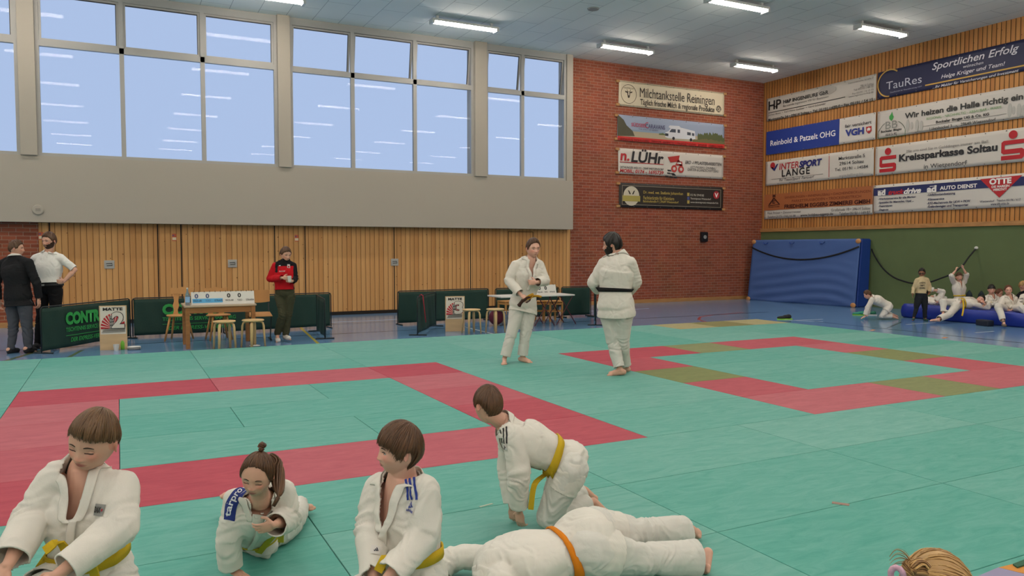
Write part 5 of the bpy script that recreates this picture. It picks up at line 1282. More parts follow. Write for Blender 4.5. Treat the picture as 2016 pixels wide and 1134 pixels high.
    # ---------- face parts
    ez = -.02-.03*kid; EY = mat('eye_white', 'cfc8c2', rough=.3); IR = mat('iris_dark', '2a1c16', rough=.2); LA = mat('lash_dark', '2c1d18', rough=.7); BR = mat('brow_'+brow, brow, rough=.8)
    if (kid, chub) not in FACE:
        bf = nb(); add_np(bf, head_pts(sphere_dirs(64, 48)[0], kid, chub), sphere_dirs(64, 48)[1]); FACE[kid, chub] = BVHTree.FromBMesh(bf); bf.free()
    fy = lambda x, z: (FACE[kid, chub].ray_cast(Vector((x, 1, z)), Vector((0, -1, 0)))[0] or Vector((0, .3, 0))).y
    for sx in (-1, 1):
        yb_ = fy(.142, ez)-.012
        c = Vector((sx*.142, yb_, ez)); E = H3
        if eyes == 'open':
            e = obj('eye', ball(nb(), hc(*c), (.060*H, .028*H, .025*H), 14, 8, E), EY, body, world=True, smooth=True)
            look = .012*sx*0
            obj('iris', ball(nb(), hc(c.x+look, c.y+.019, c.z), (.024*H, .012*H, .0235*H), 10, 8, E), IR, e, smooth=True)
            lz = .026
        else:
            lid = obj('eyelid', ball(nb(), hc(c.x, c.y, c.z+.005), (.062*H, .024*H, .024*H), 14, 8, E), SK[skin], body, world=True, smooth=True); lz = -.016
        pts = [hc(c.x+sx*.066*(k/3-1), max(yb_+.026-(.012*(k/3-1)**2), fy(c.x+sx*.066*(k/3-1), c.z+(.02 if eyes == 'open' else -.01))+.003), c.z+lz*(1-.55*(k/3-1)**2) if eyes == 'open' else c.z+lz+.012*(k/3-1)**2) for k in range(7)]
        obj('eyelash', tube(nb(), pts, .0065*H, 6), LA, body, world=True, smooth=True)
        pts = [hc(sx*(.07+.145*k/5), fy(sx*(.07+.145*k/5), ez+.092+.018*math.sin(math.pi*k/5)-.012*k/5)+.003, ez+.092+.018*math.sin(math.pi*k/5)-.012*k/5) for k in range(6)]
        obj('eyebrow', tube(nb(), pts, [.008*H, .013*H, .013*H, .011*H, .009*H, .004*H], 6, flat=.6, ref=F), BR, body, world=True, smooth=True)
    # ---------- hair
    if hair:
        hm_ = hair_mesh(HM, hair, q == 'hi'); hobj = link_mesh('hair', hm_, hairm, root, world=True, smooth=True)
        PEOPLE[key+'_hair'] = hobj
    if beard:
        n, fcs = sphere_dirs(64, 52); Pn = head_pts(n, kid, chub)
        def keep(p):
            ax = abs(p[0]); zb = float(np.interp(ax, [0, .1, .16, .24, .31, .36], [-.225, -.225, -.2, -.17, -.08, .02]))
            if ax < .035 and p[2] > -.235: return False
            return p[2] < zb and p[1] > -.06 and not (ax < .09 and -.325 < p[2] < -.255)
        Nn = Pn/np.linalg.norm(Pn, axis=1, keepdims=True); rs_ = np.random.RandomState(3); lowz = np.clip((-.2-Pn[:, 2])/.25, 0, 1)
        Q = Pn+Nn*(.012+.02*lowz+.008*rs_.rand(len(Pn)))[:, None]; Q[:, 2] -= beard_len*lowz*(Pn[:, 1] > 0)
        bm = nb(); V_ = [bm.verts.new(HM @ Vector(p)) for p in Q]
        for f in fcs:
            c = Pn[list(f)].mean(0)
            if keep(c):
                try: bm.faces.new([V_[i] for i in f])
                except ValueError: pass
        for v in [v for v in bm.verts if not v.link_faces]: bm.verts.remove(v)
        bmesh.ops.recalc_face_normals(bm, faces=bm.faces)
        mb = link_mesh('beard', apply_mods(bm, None, 1), beard, root, world=True, smooth=True)
    # ---------- trousers
    bones = [(J['pel'], J['wst']), (J['wst'], J['chs'])]; jts = []
    for sd in ('L', 'R'): bones += [(J['sh'+sd], J['el'+sd]), (J['el'+sd], J['wr'+sd]), (J['hp'+sd], J['kn'+sd]), (J['kn'+sd], J['an'+sd])]; jts += [(J['el'+sd], .13), (J['kn'+sd], .16), (J['sh'+sd]*.6+J['chs']*.4, .12), (J['hp'+sd], .14), (J['an'+sd], .1), (J['wr'+sd], .07)]
    gi = top == 'gi'; lr = leg_r*(1.12 if gi else .95)
    PL = torso(0, .004, nr)
    bm = nb(); PL.mesh(bm, 24, 0, 2.05)
    for sd in ('L', 'R'):
        hp, kn, an = J['hp'+sd], J['kn'+sd], J['an'+sd]
        cap(bm, hp, .098*s*fat*lr, kn, .072*s*lr, 16); cap(bm, kn, .071*s*lr, kn.lerp(an, 1.03), (.064 if gi else .056)*s*lr*cuffr, 16)
    me = apply_mods(bm, vox, 3); wrinkle(me, bones, jts, s, .014*wr_amp, seed)
    bm = nb(); bm.from_mesh(me); bpy.data.meshes.remove(me)
    for sd in ('L', 'R'):
        kn, an = J['kn'+sd], J['an'+sd]; d = (an-kn).normalized(); co = kn.lerp(an, cuff); rr = .13*s*lr*cuffr
        cut_plane(bm, lambda p, co=co, d=d, rr=rr: (p-co).length < rr and (p-co).dot(d) > -.03, co, d)
    me = apply_mods(bm, None, 0, solid=.005)
    link_mesh('trousers', me, botm or GI2, root, world=True, smooth=True)
    # ---------- jacket / top
    tb = 2.0
    if gi:
        def fl(a, b): a[2] -= .012*s; b[2] -= .008*s; a[3] += .012*s; b[3] += .01*s; return a, b
        TL = torso(0, .032, nr*1.28, fl)
    else:
        TL = torso(0, .018, nr*1.2)
    bm = nb(); TL.mesh(bm, 28, 0 if (gi or hem > .03) else 1.3)
    for sd in ('L', 'R'):
        sh, el, wr = J['sh'+sd], J['el'+sd], J['wr'+sd]; ra = (.078 if gi else .062)*s*arm_r; rb = (.072 if gi else .052)*s*arm_r; rc = (.062 if gi else .040)*s*arm_r
        inn = sh.lerp(J['chs'].lerp(shm, .8), .35); cap(bm, inn, ra*.95, sh, ra*.92, 16)
        cap(bm, sh, ra*.92, el, rb, 16)
        if sleeve > 0: cap(bm, el, rb, el.lerp(wr, sleeve+.03), rc, 16)
        cap(bm, nk.lerp(sh, .12)+nkdir*.012*s, nr*.95, sh.lerp(nk, .12)+up0*.004*s, .058*s, 14)
        if hem > 0.03:
            hp, kn = J['hp'+sd], J['kn'+sd]; cap(bm, hp, (.118 if gi else .1)*s*fat, hp.lerp(kn, hem+.05), (.116 if gi else .1)*s*fat*(1.05 if stand else 1), 16)
    if hem > .03 and stand:
        a = (J['hpL']+J['hpR'])/2; b_ = (J['knL']+J['knR'])/2; e = a.lerp(b_, hem+.05); wd = (J['hpL']-J['hpR']).length/2
        sk = Loft([J['pel'], a, e], [sdH]*3, [.17*s*fat, .185*s*fat, .19*s*fat], [.125*s*fat, .14*s*fat, .15*s*fat], 12); sk.mesh(bm, 28)
    me = apply_mods(bm, vox, 4); wrinkle(me, bones, jts, s, .0135*wr_amp, seed+7)
    full_bvh = bvh_of(me)
    bm = nb(); bm.from_mesh(me); bpy.data.meshes.remove(me)
    for sd in ('L', 'R'):
        el, wr = J['el'+sd], J['wr'+sd]
        if sleeve > 0: d = (wr-el).normalized(); co = el.lerp(wr, sleeve); rr = .105*s*arm_r
        else: d = (el-J['sh'+sd]).normalized(); co = J['sh'+sd].lerp(el, 1+sleeve); rr = .12*s
        cut_plane(bm, lambda p, co=co, d=d, rr=rr: (p-co).length < rr*(1.6 if sleeve <= 0 else 1) and (p-co).dot(d) > -.03, co, d)
    if hem > .03:
        if stand:
            a = (J['hpL']+J['hpR'])/2; b_ = (J['knL']+J['knR'])/2; co = a.lerp(b_, hem); d = (b_-a).normalized()
            cut_plane(bm, lambda p: (p-co).length < .42*s and (p-co).dot(d) > -.04 and min((p-J['elL']).length, (p-J['wrL']).length, (p-J['elR']).length, (p-J['wrR']).length) > .12*s, co, d)
        else:
            for sd in ('L', 'R'):
                hp, kn = J['hp'+sd], J['kn'+sd]; o = 'R' if sd == 'L' else 'L'; co = hp.lerp(kn, hem); d = (kn-hp).normalized()
                def sel(p, hp=hp, kn=kn, o=o, co=co, d=d):
                    pa = np.array([tuple(p)]); return (p-co).dot(d) > -.04 and seg_dist(pa, hp, kn)[0][0] < .16*s*fat and seg_dist(pa, hp, kn)[0][0] <= seg_dist(pa, J['hp'+o], J['kn'+o])[0][0]+.005
                cut_plane(bm, sel, co, d)
    else:
        co = Vector(TL.at(1.55, 0)).lerp(Vector(TL.at(1.55, math.pi)), .5); cut_plane(bm, lambda p: (p-co).length < .3*s and (p-co).dot(-up0) > -.05 and min((p-J['elL']).length, (p-J['wrL']).length, (p-J['elR']).length, (p-J['wrR']).length) > .09*s, co, -up0)
    lw = .044*s; xN = nr*Vw
    kc = 5.3
    fs = bm.faces[:]; cc = np.array([tuple(f.calc_center_median()) for f in fs]); k_, X, Y, aa, bb = TL.locate(cc)
    xv = xN*np.clip((k_-kV)/(4.7-kV), 0, 1.1)
    r_ = np.sqrt((X/aa)**2+(Y/bb)**2); fa = np.minimum.reduce([seg_dist(cc, J['el'+q_], J['wr'+q_])[0] for q_ in 'LR']); near = (r_ < 1.35) | ((k_ > 3.5) & (r_ < 2.8) & (fa > .1*s))
    dead = (r_ < 1.5) & (k_ > kc)
    if V: dead |= near & (Y > .15*bb) & (k_ > kV) & (np.abs(X) < xv+lw*.45)
    bmesh.ops.delete(bm, geom=[f for f, dd in zip(fs, dead) if dd], context='FACES')
    bm.faces.ensure_lookup_table()
    me = apply_mods(bm, None, 0, solid=.006)
    tm = topm or GI; me.materials.clear(); me.materials.append(tm)
    if paint:
        me.materials.append(paint[0]); cs = np.array([tuple(p.center) for p in me.polygons]); idx = paint[1](cs, J).astype(int); me.polygons.foreach_set('material_index', idx); me.update()
    jk = link_mesh({'gi': 'jacket'}.get(top, top), me, None, root, world=True, smooth=True)
    fl_off = .007
    def surf_pt(k, ang, o, reach=.055):
        reach = max(reach, .078) if k > 3.6 else reach; p = TL.at(k, ang, 0); c = TL.at(k, ang, -.04*s); d = (p-c).normalized(); h = full_bvh.ray_cast(p+d*reach*s, -d, (reach+.05)*s)
        return (h[0]+d*o) if h[0] else p+d*o
    def front_pt(k, x, o, reach=.055):
        reach = max(reach, .078) if k > 3.6 else reach; t = k/(TL.m-1)*(TL.n-1); i = int(min(t, TL.n-2)); f = t-i; Lp = lambda A: A[i]*(1-f)+A[i+1]*f
        Fr = Vector(Lp(TL.Fr)); a_, b_ = Lp(TL.a), Lp(TL.b); y = b_*math.sqrt(max(.05, 1-min(1, abs(x/a_))**2)); q_ = Vector(Lp(TL.C))+Vector(Lp(TL.S))*x+Fr*y
        h = full_bvh.ray_cast(q_+Fr*reach*s, -Fr, (reach+.06)*s); return (h[0]+Fr*o) if h[0] else q_+Fr*o
    # lapels
    if gi:
        def edge_rows(left):
            sg = 1 if left else -1; rows = []
            ks = np.linspace(2.05 if left else kV-.25, 4.75, 26)
            for k in ks:
                x = xN*(k-kV)/(4.7-kV) if k > kV else (k-kV)*.05*s; a_ = float(np.interp(k/(TL.m-1)*(TL.n-1), range(TL.n), TL.a))
                th = lambda xx: math.asin(max(-1, min(1, math.copysign(abs(xx/a_)**(1/.88), xx))))
                p = front_pt(k, sg*x, fl_off); q_ = front_pt(k-.12*max(0, (k-3)/1.7), sg*(x+lw), fl_off)
                c = TL.at(k, sg*th(x+lw/2), fl_off+.03); m_ = (p+q_)/2; rows.append((p, q_, (c-m_).normalized()))
            for t in np.linspace(.12, 1, 14):
                ang = R(52+(180-52)*t)*sg; k1 = 4.85+1.0*min(1, t*2.2); k0 = 4.45+.45*min(1, t*2)
                p = surf_pt(k1, ang, .006, .03); q_ = surf_pt(k0, ang, .008, .05); c = TL.at((k1+k0)/2, ang, .05); rows.append((p, q_, (c-(p+q_)/2).normalized()))
            return rows
        for left in (False, True):
            bm = nb(); ribbon(bm, edge_rows(left), .006 if left else .004); link_mesh('lapel', apply_mods(bm, None, 0, subsurf=1 if q == 'hi' else 0), tm, jk, world=True, smooth=True)
    elif top in ('shirt', 'blazer', 'sweater_jacket', 'hoodie', 'jumper'):
        bm = nb(); rows = []
        for i in range(25):
            ang = R(20+320*i/24) if top == 'shirt' else R(360*i/24); k1, k0 = (5.75, 5.1) if top == 'shirt' else (5.6, 5.25); o = .006
            p = surf_pt(k1, ang, o, .03); q_ = surf_pt(k0, ang, o+(.004 if top != 'shirt' else .010), .05); c = TL.at(5.3, ang, .06); rows.append((p, q_, (c-(p+q_)/2).normalized()))
        ribbon(bm, rows, .006); link_mesh('collar', apply_mods(bm, None, 0), (mat('collar_white', 'd4d0ca') if top == 'blazer' else (paint[0] if paint else tm)), jk, world=True, smooth=True)
    if belt:
        bmt = belt; bw = .021*s; bm = nb(); rows = []
        Lk = (TL.C[int((2.4)/(TL.m-1)*(TL.n-1))]-TL.C[int(1.6/(TL.m-1)*(TL.n-1))]); dk = bw/ (np.linalg.norm(Lk)/.8)
        bk = (beltm or {}).get('k', 2.0); tilt = (beltm or {}).get('tilt', 0)
        for i in range(49):
            ang = 2*math.pi*i/48; kk = bk+tilt*math.cos(ang)
            p = surf_pt(kk+dk, ang, .006); q_ = surf_pt(kk-dk, ang, .006); m_ = (p+q_)/2; c = TL.at(kk, ang, .2); rows.append((p, q_, (c-m_).normalized()))
        ribbon(bm, rows, .005); bo = link_mesh('belt', apply_mods(bm, None, 0), bmt, root, world=True, smooth=True)
        kp = surf_pt(bk+tilt, 0, .018*s)
        fr = (Vector(TL.at(bk, 0, .2))-Vector(TL.at(bk, 0, 0))).normalized()
        kn_ = nb(); ball(kn_, kp, (.028*s, .016*s, .022*s), 12, 8, Matrix((Vector(TL.S[int(bk/(TL.m-1)*(TL.n-1))]), fr, fr.cross(Vector(TL.S[int(bk/(TL.m-1)*(TL.n-1))])))).transposed()); obj('belt_knot', kn_, bmt, bo, world=False, smooth=True)
        for tl in (tails if tails is not None else [[kp, kp+Vector((0, 0, -.12*s))+sdH*.05*s+fr*.03*s, kp+Vector((0, 0, -.27*s))+sdH*.08*s+fr*.03*s], [kp, kp+Vector((0, 0, -.11*s))-sdH*.05*s+fr*.03*s, kp+Vector((0, 0, -.24*s))-sdH*.09*s+fr*.03*s]]):
            pts = smooth_pts([kp+fr*.01]+[Vector(p) for p in tl[1:]] if len(tl) > 2 else [kp, Vector(tl[-1])], 5); wd = sdH; bm = nb(); rows = []
            for i, p in enumerate(pts):
                d = (pts[min(i+1, len(pts)-1)]-pts[max(0, i-1)]).normalized(); sdv = (RT-d*RT.dot(d)).normalized(); nn = sdv.cross(d); nn = nn if nn.dot(CAM-p) > 0 else -nn; rows.append((p+sdv*bw*.95, p-sdv*bw*.95, nn))
            ribbon(bm, rows, .004); obj('belt_end', bm, bmt, bo, smooth=False)
    if feet == 'shoe':
        for sd in ('L', 'R'):
            an, to = J['an'+sd], J['to'+sd]; bm = nb(); d = (to-an); d.z = 0; L_ = d.length; d.normalize(); gz = min(an.z, to.z)-.05*s
            z = Vector((0, 0, 1)); g = Vector((an.x, an.y, to.z))
            ball(bm, g+d*L_*.75+z*.012, (.048*s, .048*s, .04*s), 14, 8); ball(bm, g-d*.03*s+z*.02, (.042*s, .042*s, .055*s), 14, 8); cap(bm, g-d*.02*s+z*.02, .045*s, g+d*L_*.7+z*.005, .046*s, 14); ball(bm, an, .044*s, 12, 8)
            zf = to.z-.03*s
            for v in bm.verts: v.co.z = max(v.co.z, zf)
            so = link_mesh('shoe', apply_mods(bm, vox*.8, 3), shoem or m_blk, root, world=True, smooth=True)
    PEOPLE[key] = dict(root=root, J=J, bvh=full_bvh, TL=TL, HM=HM, jk=jk, body=body)
    return PEOPLE[key]
def JJ(d, K):
    return {k: P(v[0], v[1], K+(v[2] if len(v) > 2 else 0)) for k, v in d.items()}
def dirv(r, u, f): return RT*r+Vector((0, 0, 1))*u+FW*f      # image right, up, away
HB = hair_mat('hair_brown', '3a2416', '6b482c'); HD = hair_mat('hair_dark', '1c1512', '3a2a22'); HL = hair_mat('hair_light_brown', '4a3220', '7d5c3c'); HBL = hair_mat('hair_blonde', '70492a', 'cfa76a'); HBK = hair_mat('hair_black', '100d0c', '241d1a'); HR = hair_mat('hair_auburn', '4a2a1c', '7a4a30')
SHORT = dict(line=[(0, .27), (35, .24), (55, .17), (68, .02), (80, -.02), (100, .02), (118, -.08), (150, -.26), (180, -.3)], thick=[(0, .05), (60, .03), (90, .02), (180, .03)], top=.06, rough=.012, seed=2)
BOY1 = dict(line=[(-180, -.24), (-130, -.15), (-105, .04), (-85, .05), (-66, .1), (-50, .2), (-35, .24), (-20, .21), (0, .185), (20, .17), (45, .15), (62, .12), (85, .06), (105, .05), (130, -.15), (180, -.24)], asym=True, thick=[(-180, .05), (-90, .02), (-60, .03), (-40, .055), (0, .075), (40, .07), (60, .04), (90, .022), (180, .05)], top=.075, rough=.02, seed=5, locks=800, jag=.03, swirl=.5, lockr=.7)
BOWL = dict(line=[(0, .12), (30, .10), (50, .06), (62, -.0), (72, -.12), (80, -.14), (90, .02), (108, .02), (122, -.3), (150, -.42), (180, -.46)], thick=[(0, .08), (60, .06), (90, .05), (130, .05), (180, .07)], top=.08, rough=.02, seed=9, locks=800, jag=.03, swirl=.4, lockr=.7)
BACK = dict(line=[(0, .2), (40, .18), (60, .08), (75, -.06), (90, .03), (105, .02), (125, -.16), (160, -.32), (180, -.34)], thick=[(0, .06), (60, .05), (90, .035), (180, .035)], top=.06, rough=.011, seed=13, locks=800, jag=.02, swirl=.3, lockr=.8)
GIRLH = dict(crown=(0, -.35, .93), line=[(0, .36), (30, .32), (50, .22), (65, .0), (78, -.1), (92, -.02), (110, -.1), (130, -.22), (180, -.3)], thick=[(0, .03), (60, .035), (90, .03), (180, .04)], top=.06, rough=.006, seed=21, locks=420, jag=.01, swirl=.12, lockr=.7)
m_ybelt = cloth_mat('belt_yellow', 'c2a226', .05, .3); m_obelt = cloth_mat('belt_orange', 'd07a18', .05, .3); m_bbelt = cloth_mat('belt_black', '1a1a1c', .05, .3); m_gbelt = cloth_mat('belt_green', 'b3a430', .05, .3)
# ---------------- standing judokas
K = 10.84
J1 = JJ(dict(pel=(1029, 600), wst=(1034, 573), chs=(1040, 543), nck=(1045, 509), hd=(1049, 489, -.04), shL=(1063, 522, .06), shR=(1015, 522, -.06), elL=(1074, 553, .0), wrL=(1056, 556, -.22), elR=(1001, 553, -.1), wrR=(1026, 581, -.26),
    hpL=(1041, 610, .03), hpR=(1018, 610, -.03), knL=(1033, 662, -.02), knR=(1006, 661, -.08), anL=(1029, 711, .0), anR=(993, 710, -.1), toL=(1047, 716, -.08), toR=(993, 719, -.28)), K)
person('j1', 'young judoka with short brown hair standing on the mats, holding a dark and yellow belt', J1, dirv(.5, -.12, -1), (0, 0, 1), .268, 1.0, hair=dict(SHORT, line=[(0, .31), (35, .27), (50, .19), (64, .05), (76, -.08), (84, -.08), (92, .03), (105, .02), (125, -.1), (180, -.28)], thick=[(0, .09), (50, .06), (80, .015), (180, .015)], top=.08, seed=4), hairm=HB, q='mid', hem=.10, kV=2.8, skin='rosy',
    hands={'L': {'d': -RT*1-FW*.1, 'n': FW, 'curl': 1.1}, 'R': {'d': dirv(.7, -.5, -.2), 'n': dirv(-.3, -.6, .6), 'curl': 1.0}})
p = P(1030, 587, K-.36); bm = nb()
for (pts, mm) in (([(1018, 600), (1022, 594), (1032, 588), (1040, 585)], 'd'), ):
    pass
hb = empty('judo_belt', P(1034, 590, K-.34), 'dark brown and yellow folded belt in the hand of the young standing judoka', 'belt')
m_db = mat('belt_dark_brown', '3a2016', rough=.8)
def loop(pts, m, r=.02, nm='belt_loop'):
    return obj(nm, tube(nb(), smooth_pts([P(u, v, K-.34-.01*i) for i, (u, v) in enumerate(pts)], 4), r, 6, flat=.35, ref=FW), m, hb, world=True, smooth=True)
loop([(1022, 604), (1026, 596), (1033, 590), (1041, 586), (1043, 591), (1036, 596)], m_db); loop([(1036, 587), (1044, 582), (1050, 580), (1046, 587), (1038, 590)], mat('belt_gold', 'b0821e', rough=.8)); loop([(1044, 585), (1052, 583), (1060, 583), (1066, 585)], mat('belt_gold', 'b0821e', rough=.8), .016)
loop([(1030, 590), (1024, 598), (1020, 602)], m_db, .022)
bv = PEOPLE['j1']['bvh']
K = 9.72
J2 = JJ(dict(pel=(1212, 604), wst=(1211, 571), chs=(1214, 536), nck=(1214, 500, .02), hd=(1205, 481, .02), shL=(1190, 520, .04), shR=(1241, 518, -.06), elL=(1169, 556, .1), wrL=(1178, 572, .33), elR=(1250, 556, .04), wrR=(1236, 574, .26),
    hpL=(1201, 614, .03), hpR=(1226, 614, -.03), knL=(1207, 674, .06), knR=(1226, 672, .06), anL=(1221, 741, -.02), anR=(1232, 729, .25), toL=(1194, 748, .0), toR=(1212, 735, .4)), K)
person('j2', 'bearded judoka with black belt seen from behind, standing barefoot on the teal mats', J2, dirv(-1, -.08, .35), (0, 0, 1), .272, 1.06, beard_len=.08, fat=1.22, hair=dict(SHORT, line=[(0, .22), (45, .18), (62, .0), (75, -.2), (84, -.22), (95, -.0), (108, 0), (125, -.25), (180, -.42)], thick=[(0, .07), (90, .06), (180, .07)], top=.1, rough=.02, seed=8), hairm=HBK, q='mid', hem=.13, torso_w=.93, belt=m_bbelt, beard=HBK, tails=[], arm_r=1.12, leg_r=.98, wr_amp=1.1)
# dark slit at the jacket vent of the black belt wearer
p_ = PEOPLE['j2']
# ---------------- men at the left
K = 12.07
M1 = JJ(dict(pel=(36, 588), wst=(34, 562), chs=(31, 538), nck=(29, 507), hd=(32, 489, .02), shL=(5, 519, .12), shR=(55, 517, -.06), elL=(-6, 556, .12), wrL=(-3, 592, .1), elR=(72, 556, -.02), wrR=(76, 588, .05),
    hpL=(26, 600, .04), hpR=(49, 600, -.02), knL=(26, 648, .02), knR=(54, 648, 0), anL=(22, 686, 0), anR=(55, 684, 0), toL=(36, 692, .12), toR=(70, 689, .14)), K)
m_blaz = cloth_mat('blazer_black', '1c1c1f', .15); m_gtr = cloth_mat('grey_trousers', '4a4c54', .3)
person('m1', 'man in black blazer and grey trousers seen from behind at the left edge', M1, dirv(1, .02, .35), (0, 0, 1), .25, 1.06, fat=1.15, hair=dict(SHORT, seed=6), hairm=HB, q='mid', top='blazer', topm=m_blaz, botm=m_gtr, hem=.05, cuff=1.04, feet='shoe', ground=0, shoem=m_blk, sleeve=.93, V=False, arm_r=1.15, hands={'R': {'n': dirv(-1, 0, 0), 'curl': .4, 'd': dirv(.05, -1, 0)}}, eyes='open')
K = 12.7
M2 = JJ(dict(pel=(97, 566), wst=(96, 552), chs=(95, 527), nck=(95, 499), hd=(97, 474, -.03), shL=(120, 508, .02), shR=(70, 508, -.02), elL=(148, 531, .06), wrL=(126, 554, -.06), elR=(50, 533, .1), wrR=(68, 554, -.0),
    hpL=(109, 574), hpR=(85, 574), knL=(110, 625), knR=(80, 628), anL=(106, 678, .05), anR=(74, 677, 0), toL=(112, 684, -.14), toR=(68, 684, -.16)), K)
m_shirt = cloth_mat('shirt_white', 'dcdad6', .18); m_bt = cloth_mat('black_trousers', '17171a', .2)
M2['wst'] = P(96, 548, 12.7)
person('m2', 'tall bearded man in white short-sleeved shirt with hands on hips', M2, dirv(-.25, -.15, -1), (0, 0, 1), .268, 1.08, fat=1.05, hair=dict(SHORT, thick=[(0, .08), (50, .05), (180, .03)], top=.09, seed=12), hairm=HB, q='mid', top='shirt', topm=m_shirt, botm=m_bt, hem=0, sleeve=-.1, cuff=1.04, feet='shoe', ground=0, shoem=m_blk, V=False, beard=HB, arm_r=1.1,
    hands={'L': {'d': dirv(-1, -.1, -.1), 'n': dirv(0, 0, 1), 'curl': .25}, 'R': {'d': dirv(1, -.1, -.1), 'n': dirv(0, 0, 1), 'curl': .25}})
pe = PEOPLE['m2']; bm = nb(); rows = []
for i in range(37):
    a = 2*math.pi*i/36; p = pe['TL'].at(1.42, a, .012); q_ = pe['TL'].at(1.18, a, .012); rows.append((p, q_, (Vector(pe['TL'].at(1.3, a, .1))-(p+q_)/2).normalized()))
ribbon(bm, rows, .003); bl = obj('leather_belt', bm, m_blk, pe['root'], world=True)
boxo('buckle', -.02, .02, -.004, .004, -.016, .016, mat('buckle_steel', '9a9a9a', metal=.8, rough=.3), bl).matrix_world = Matrix.Translation(Vector(pe['TL'].at(1.3, 0, .02)))
K = 13.65
M3 = JJ(dict(pel=(561, 578), wst=(560, 562), chs=(560, 540), nck=(561, 514), hd=(562, 501, -.02), shL=(577, 523, .03), shR=(542, 523, -.03), elL=(581, 549, -.02), wrL=(575, 554, -.24), elR=(532, 549, -.02), wrR=(557, 547, -.25),
    hpL=(571, 584), hpR=(551, 584), knL=(567, 622, .0), knR=(556, 620, -.12), anL=(562, 660, .02), anR=(546, 659, 0), toL=(570, 667, -.14), toR=(548, 672, -.2)), K)
m_red = cloth_mat('jacket_red', 'b3131f', .15); m_jblk = cloth_mat('jacket_black', '17161a', .15); m_olv = cloth_mat('olive_trousers', '40402f', .3)
def m3p(c, J):
    s_ = (J['shL']-J['shR']).normalized(); x = (c-np.array(J['nck']))@np.array(s_); z = c[:, 2]-J['nck'].z
    return ((z > -.085) & (x > -.155)) | ((x < -.115) & (x > -.16) & (z > -.2)) | (x > .15)
person('m3', 'young man in red and black training jacket and olive trousers holding a cup', M3, dirv(.75, -.25, -.7), (0, 0, 1), .255, .97, hair=dict(SHORT, seed=14, top=.09, thick=[(0, .08), (50, .05), (180, .03)]), hairm=HB, q='mid', top='sweater_jacket', topm=m_red, botm=m_olv, hem=0, sleeve=.92, cuff=1.0, feet='shoe', ground=0, shoem=mat('shoe_white', 'c9c4bc', rough=.6), V=False, arm_r=1.15, leg_r=1.05, paint=(m_jblk, m3p),
    hands={'L': {'d': dirv(-1, .2, -.1), 'n': dirv(-.2, .3, .8), 'curl': .7}, 'R': {'d': dirv(1, 0, -.2), 'n': dirv(.2, 0, .8), 'curl': .6}})
pe = PEOPLE['m3']; cpos = P(570, 549, K-.34)
tag(obj('paper_cup', lathe(nb(), [(.026, -.05), (.036, .05), (.033, .05), (.024, -.046)], 16, Matrix.Translation(cpos)), m_cupw), 'white paper cup in the hands of the man in the red jacket', 'cup')
decal(pe['root'], pe['bvh'], (568, 524), .05, .065, mat('crest_white', 'c9c4c4'), 'crest'); decal(pe['root'], pe['bvh'], (568, 525), .03, .03, mat('crest_red', 'a82030'), 'crest', off=.006)
decal_text(pe['root'], pe['bvh'], 'TUS WIETZENDORF', (555, 534), .1, .018, ink('e0d8d4'), .02)
decal(pe['root'], pe['bvh'], (551, 523), .035, .015, mat('crest_white', 'c9c4c4'), 'maker_mark')
# ---------------- foreground children
def tail(pts, K0): return [P(u, v, K0+d) for (u, v, d) in pts]
K = 2.64
C1 = JJ(dict(pel=(178, 1135, .06), wst=(176, 1082, .04), chs=(170, 1005, .05), nck=(167, 922, .06), hd=(185, 866, -.0), shL=(236, 962, .05), shR=(115, 945, .03), elL=(232, 1042, -.06), wrL=(112, 1132, -.24), elR=(66, 1018, -.02), wrR=(16, 1112, -.2),
    hpL=(212, 1142, .05), hpR=(142, 1142, .04), knL=(255, 1420, -.2), knR=(20, 1205, -.25), anL=(240, 1300, .3), anR=(30, 1480, -.3), toL=(215, 1330, .45), toR=(10, 1500, -.42)), K)
person('c1', 'boy with brown fringe at the lower left, eyes lowered, in white suit with yellow belt', C1, dirv(-.1, -.24, -.97), dirv(.16, .9, -.25), .205, .74, kid=1, hair=BOY1, hairm=HL, q='hi', hem=.5, belt=m_ybelt, stand=False, eyes='down', skin='fair', chub=.5, arm_r=1.2,
    tails=[[0, P(120, 1068, K-.12), P(88, 1085, K-.14)], [0, P(178, 1110, K-.14), P(190, 1150, K-.12)]], beltm={'tilt': -.1}, leg_r=1.1,
    hands={'R': {'d': dirv(-.5, -.6, -.5), 'n': dirv(0, -.5, .5), 'curl': .3}, 'L': {'d': dirv(-.7, -.5, -.5), 'n': dirv(0, -.7, .5), 'curl': .5}})
pe = PEOPLE['c1']
m_patch = mat('patch_grey', '8e8d8a', rough=.8)
R_, B_ = pe['root'], pe['bvh']
decal(R_, B_, (196, 1004), .048, .038, m_patch, 'sleeve_patch', (1, -.1)); decal_text(R_, B_, 'DAX', (196, 1004), .032, .02, ink('1c1c1e'), .04, .006, dx=-.005, rot=(1, -.1)); decal(R_, B_, (196, 1004), .008, .008, mat('patch_red', 'a02a34'), 'patch_dot', (1, -.1), .0055, 2, 2, dx=.016)
K = 3.62
C2 = JJ(dict(pel=(512, 1050, .48), wst=(508, 1040, .3), chs=(507, 1012, .12), nck=(513, 981, .02), hd=(507, 934, -.07), shL=(555, 970, .12), shR=(462, 985, .04), elL=(566, 1022, .12), wrL=(541, 1033, -.06), elR=(452, 1058, .03), wrR=(455, 1122, .08),
    hpL=(545, 1043, .52), hpR=(490, 1050, .5), knL=(580, 1020, .72), knR=(524, 1078, .36), anL=(586, 993, .98), anR=(462, 990, .78), toL=(622, 997, 1.0), toR=(436, 966, .98)), K)
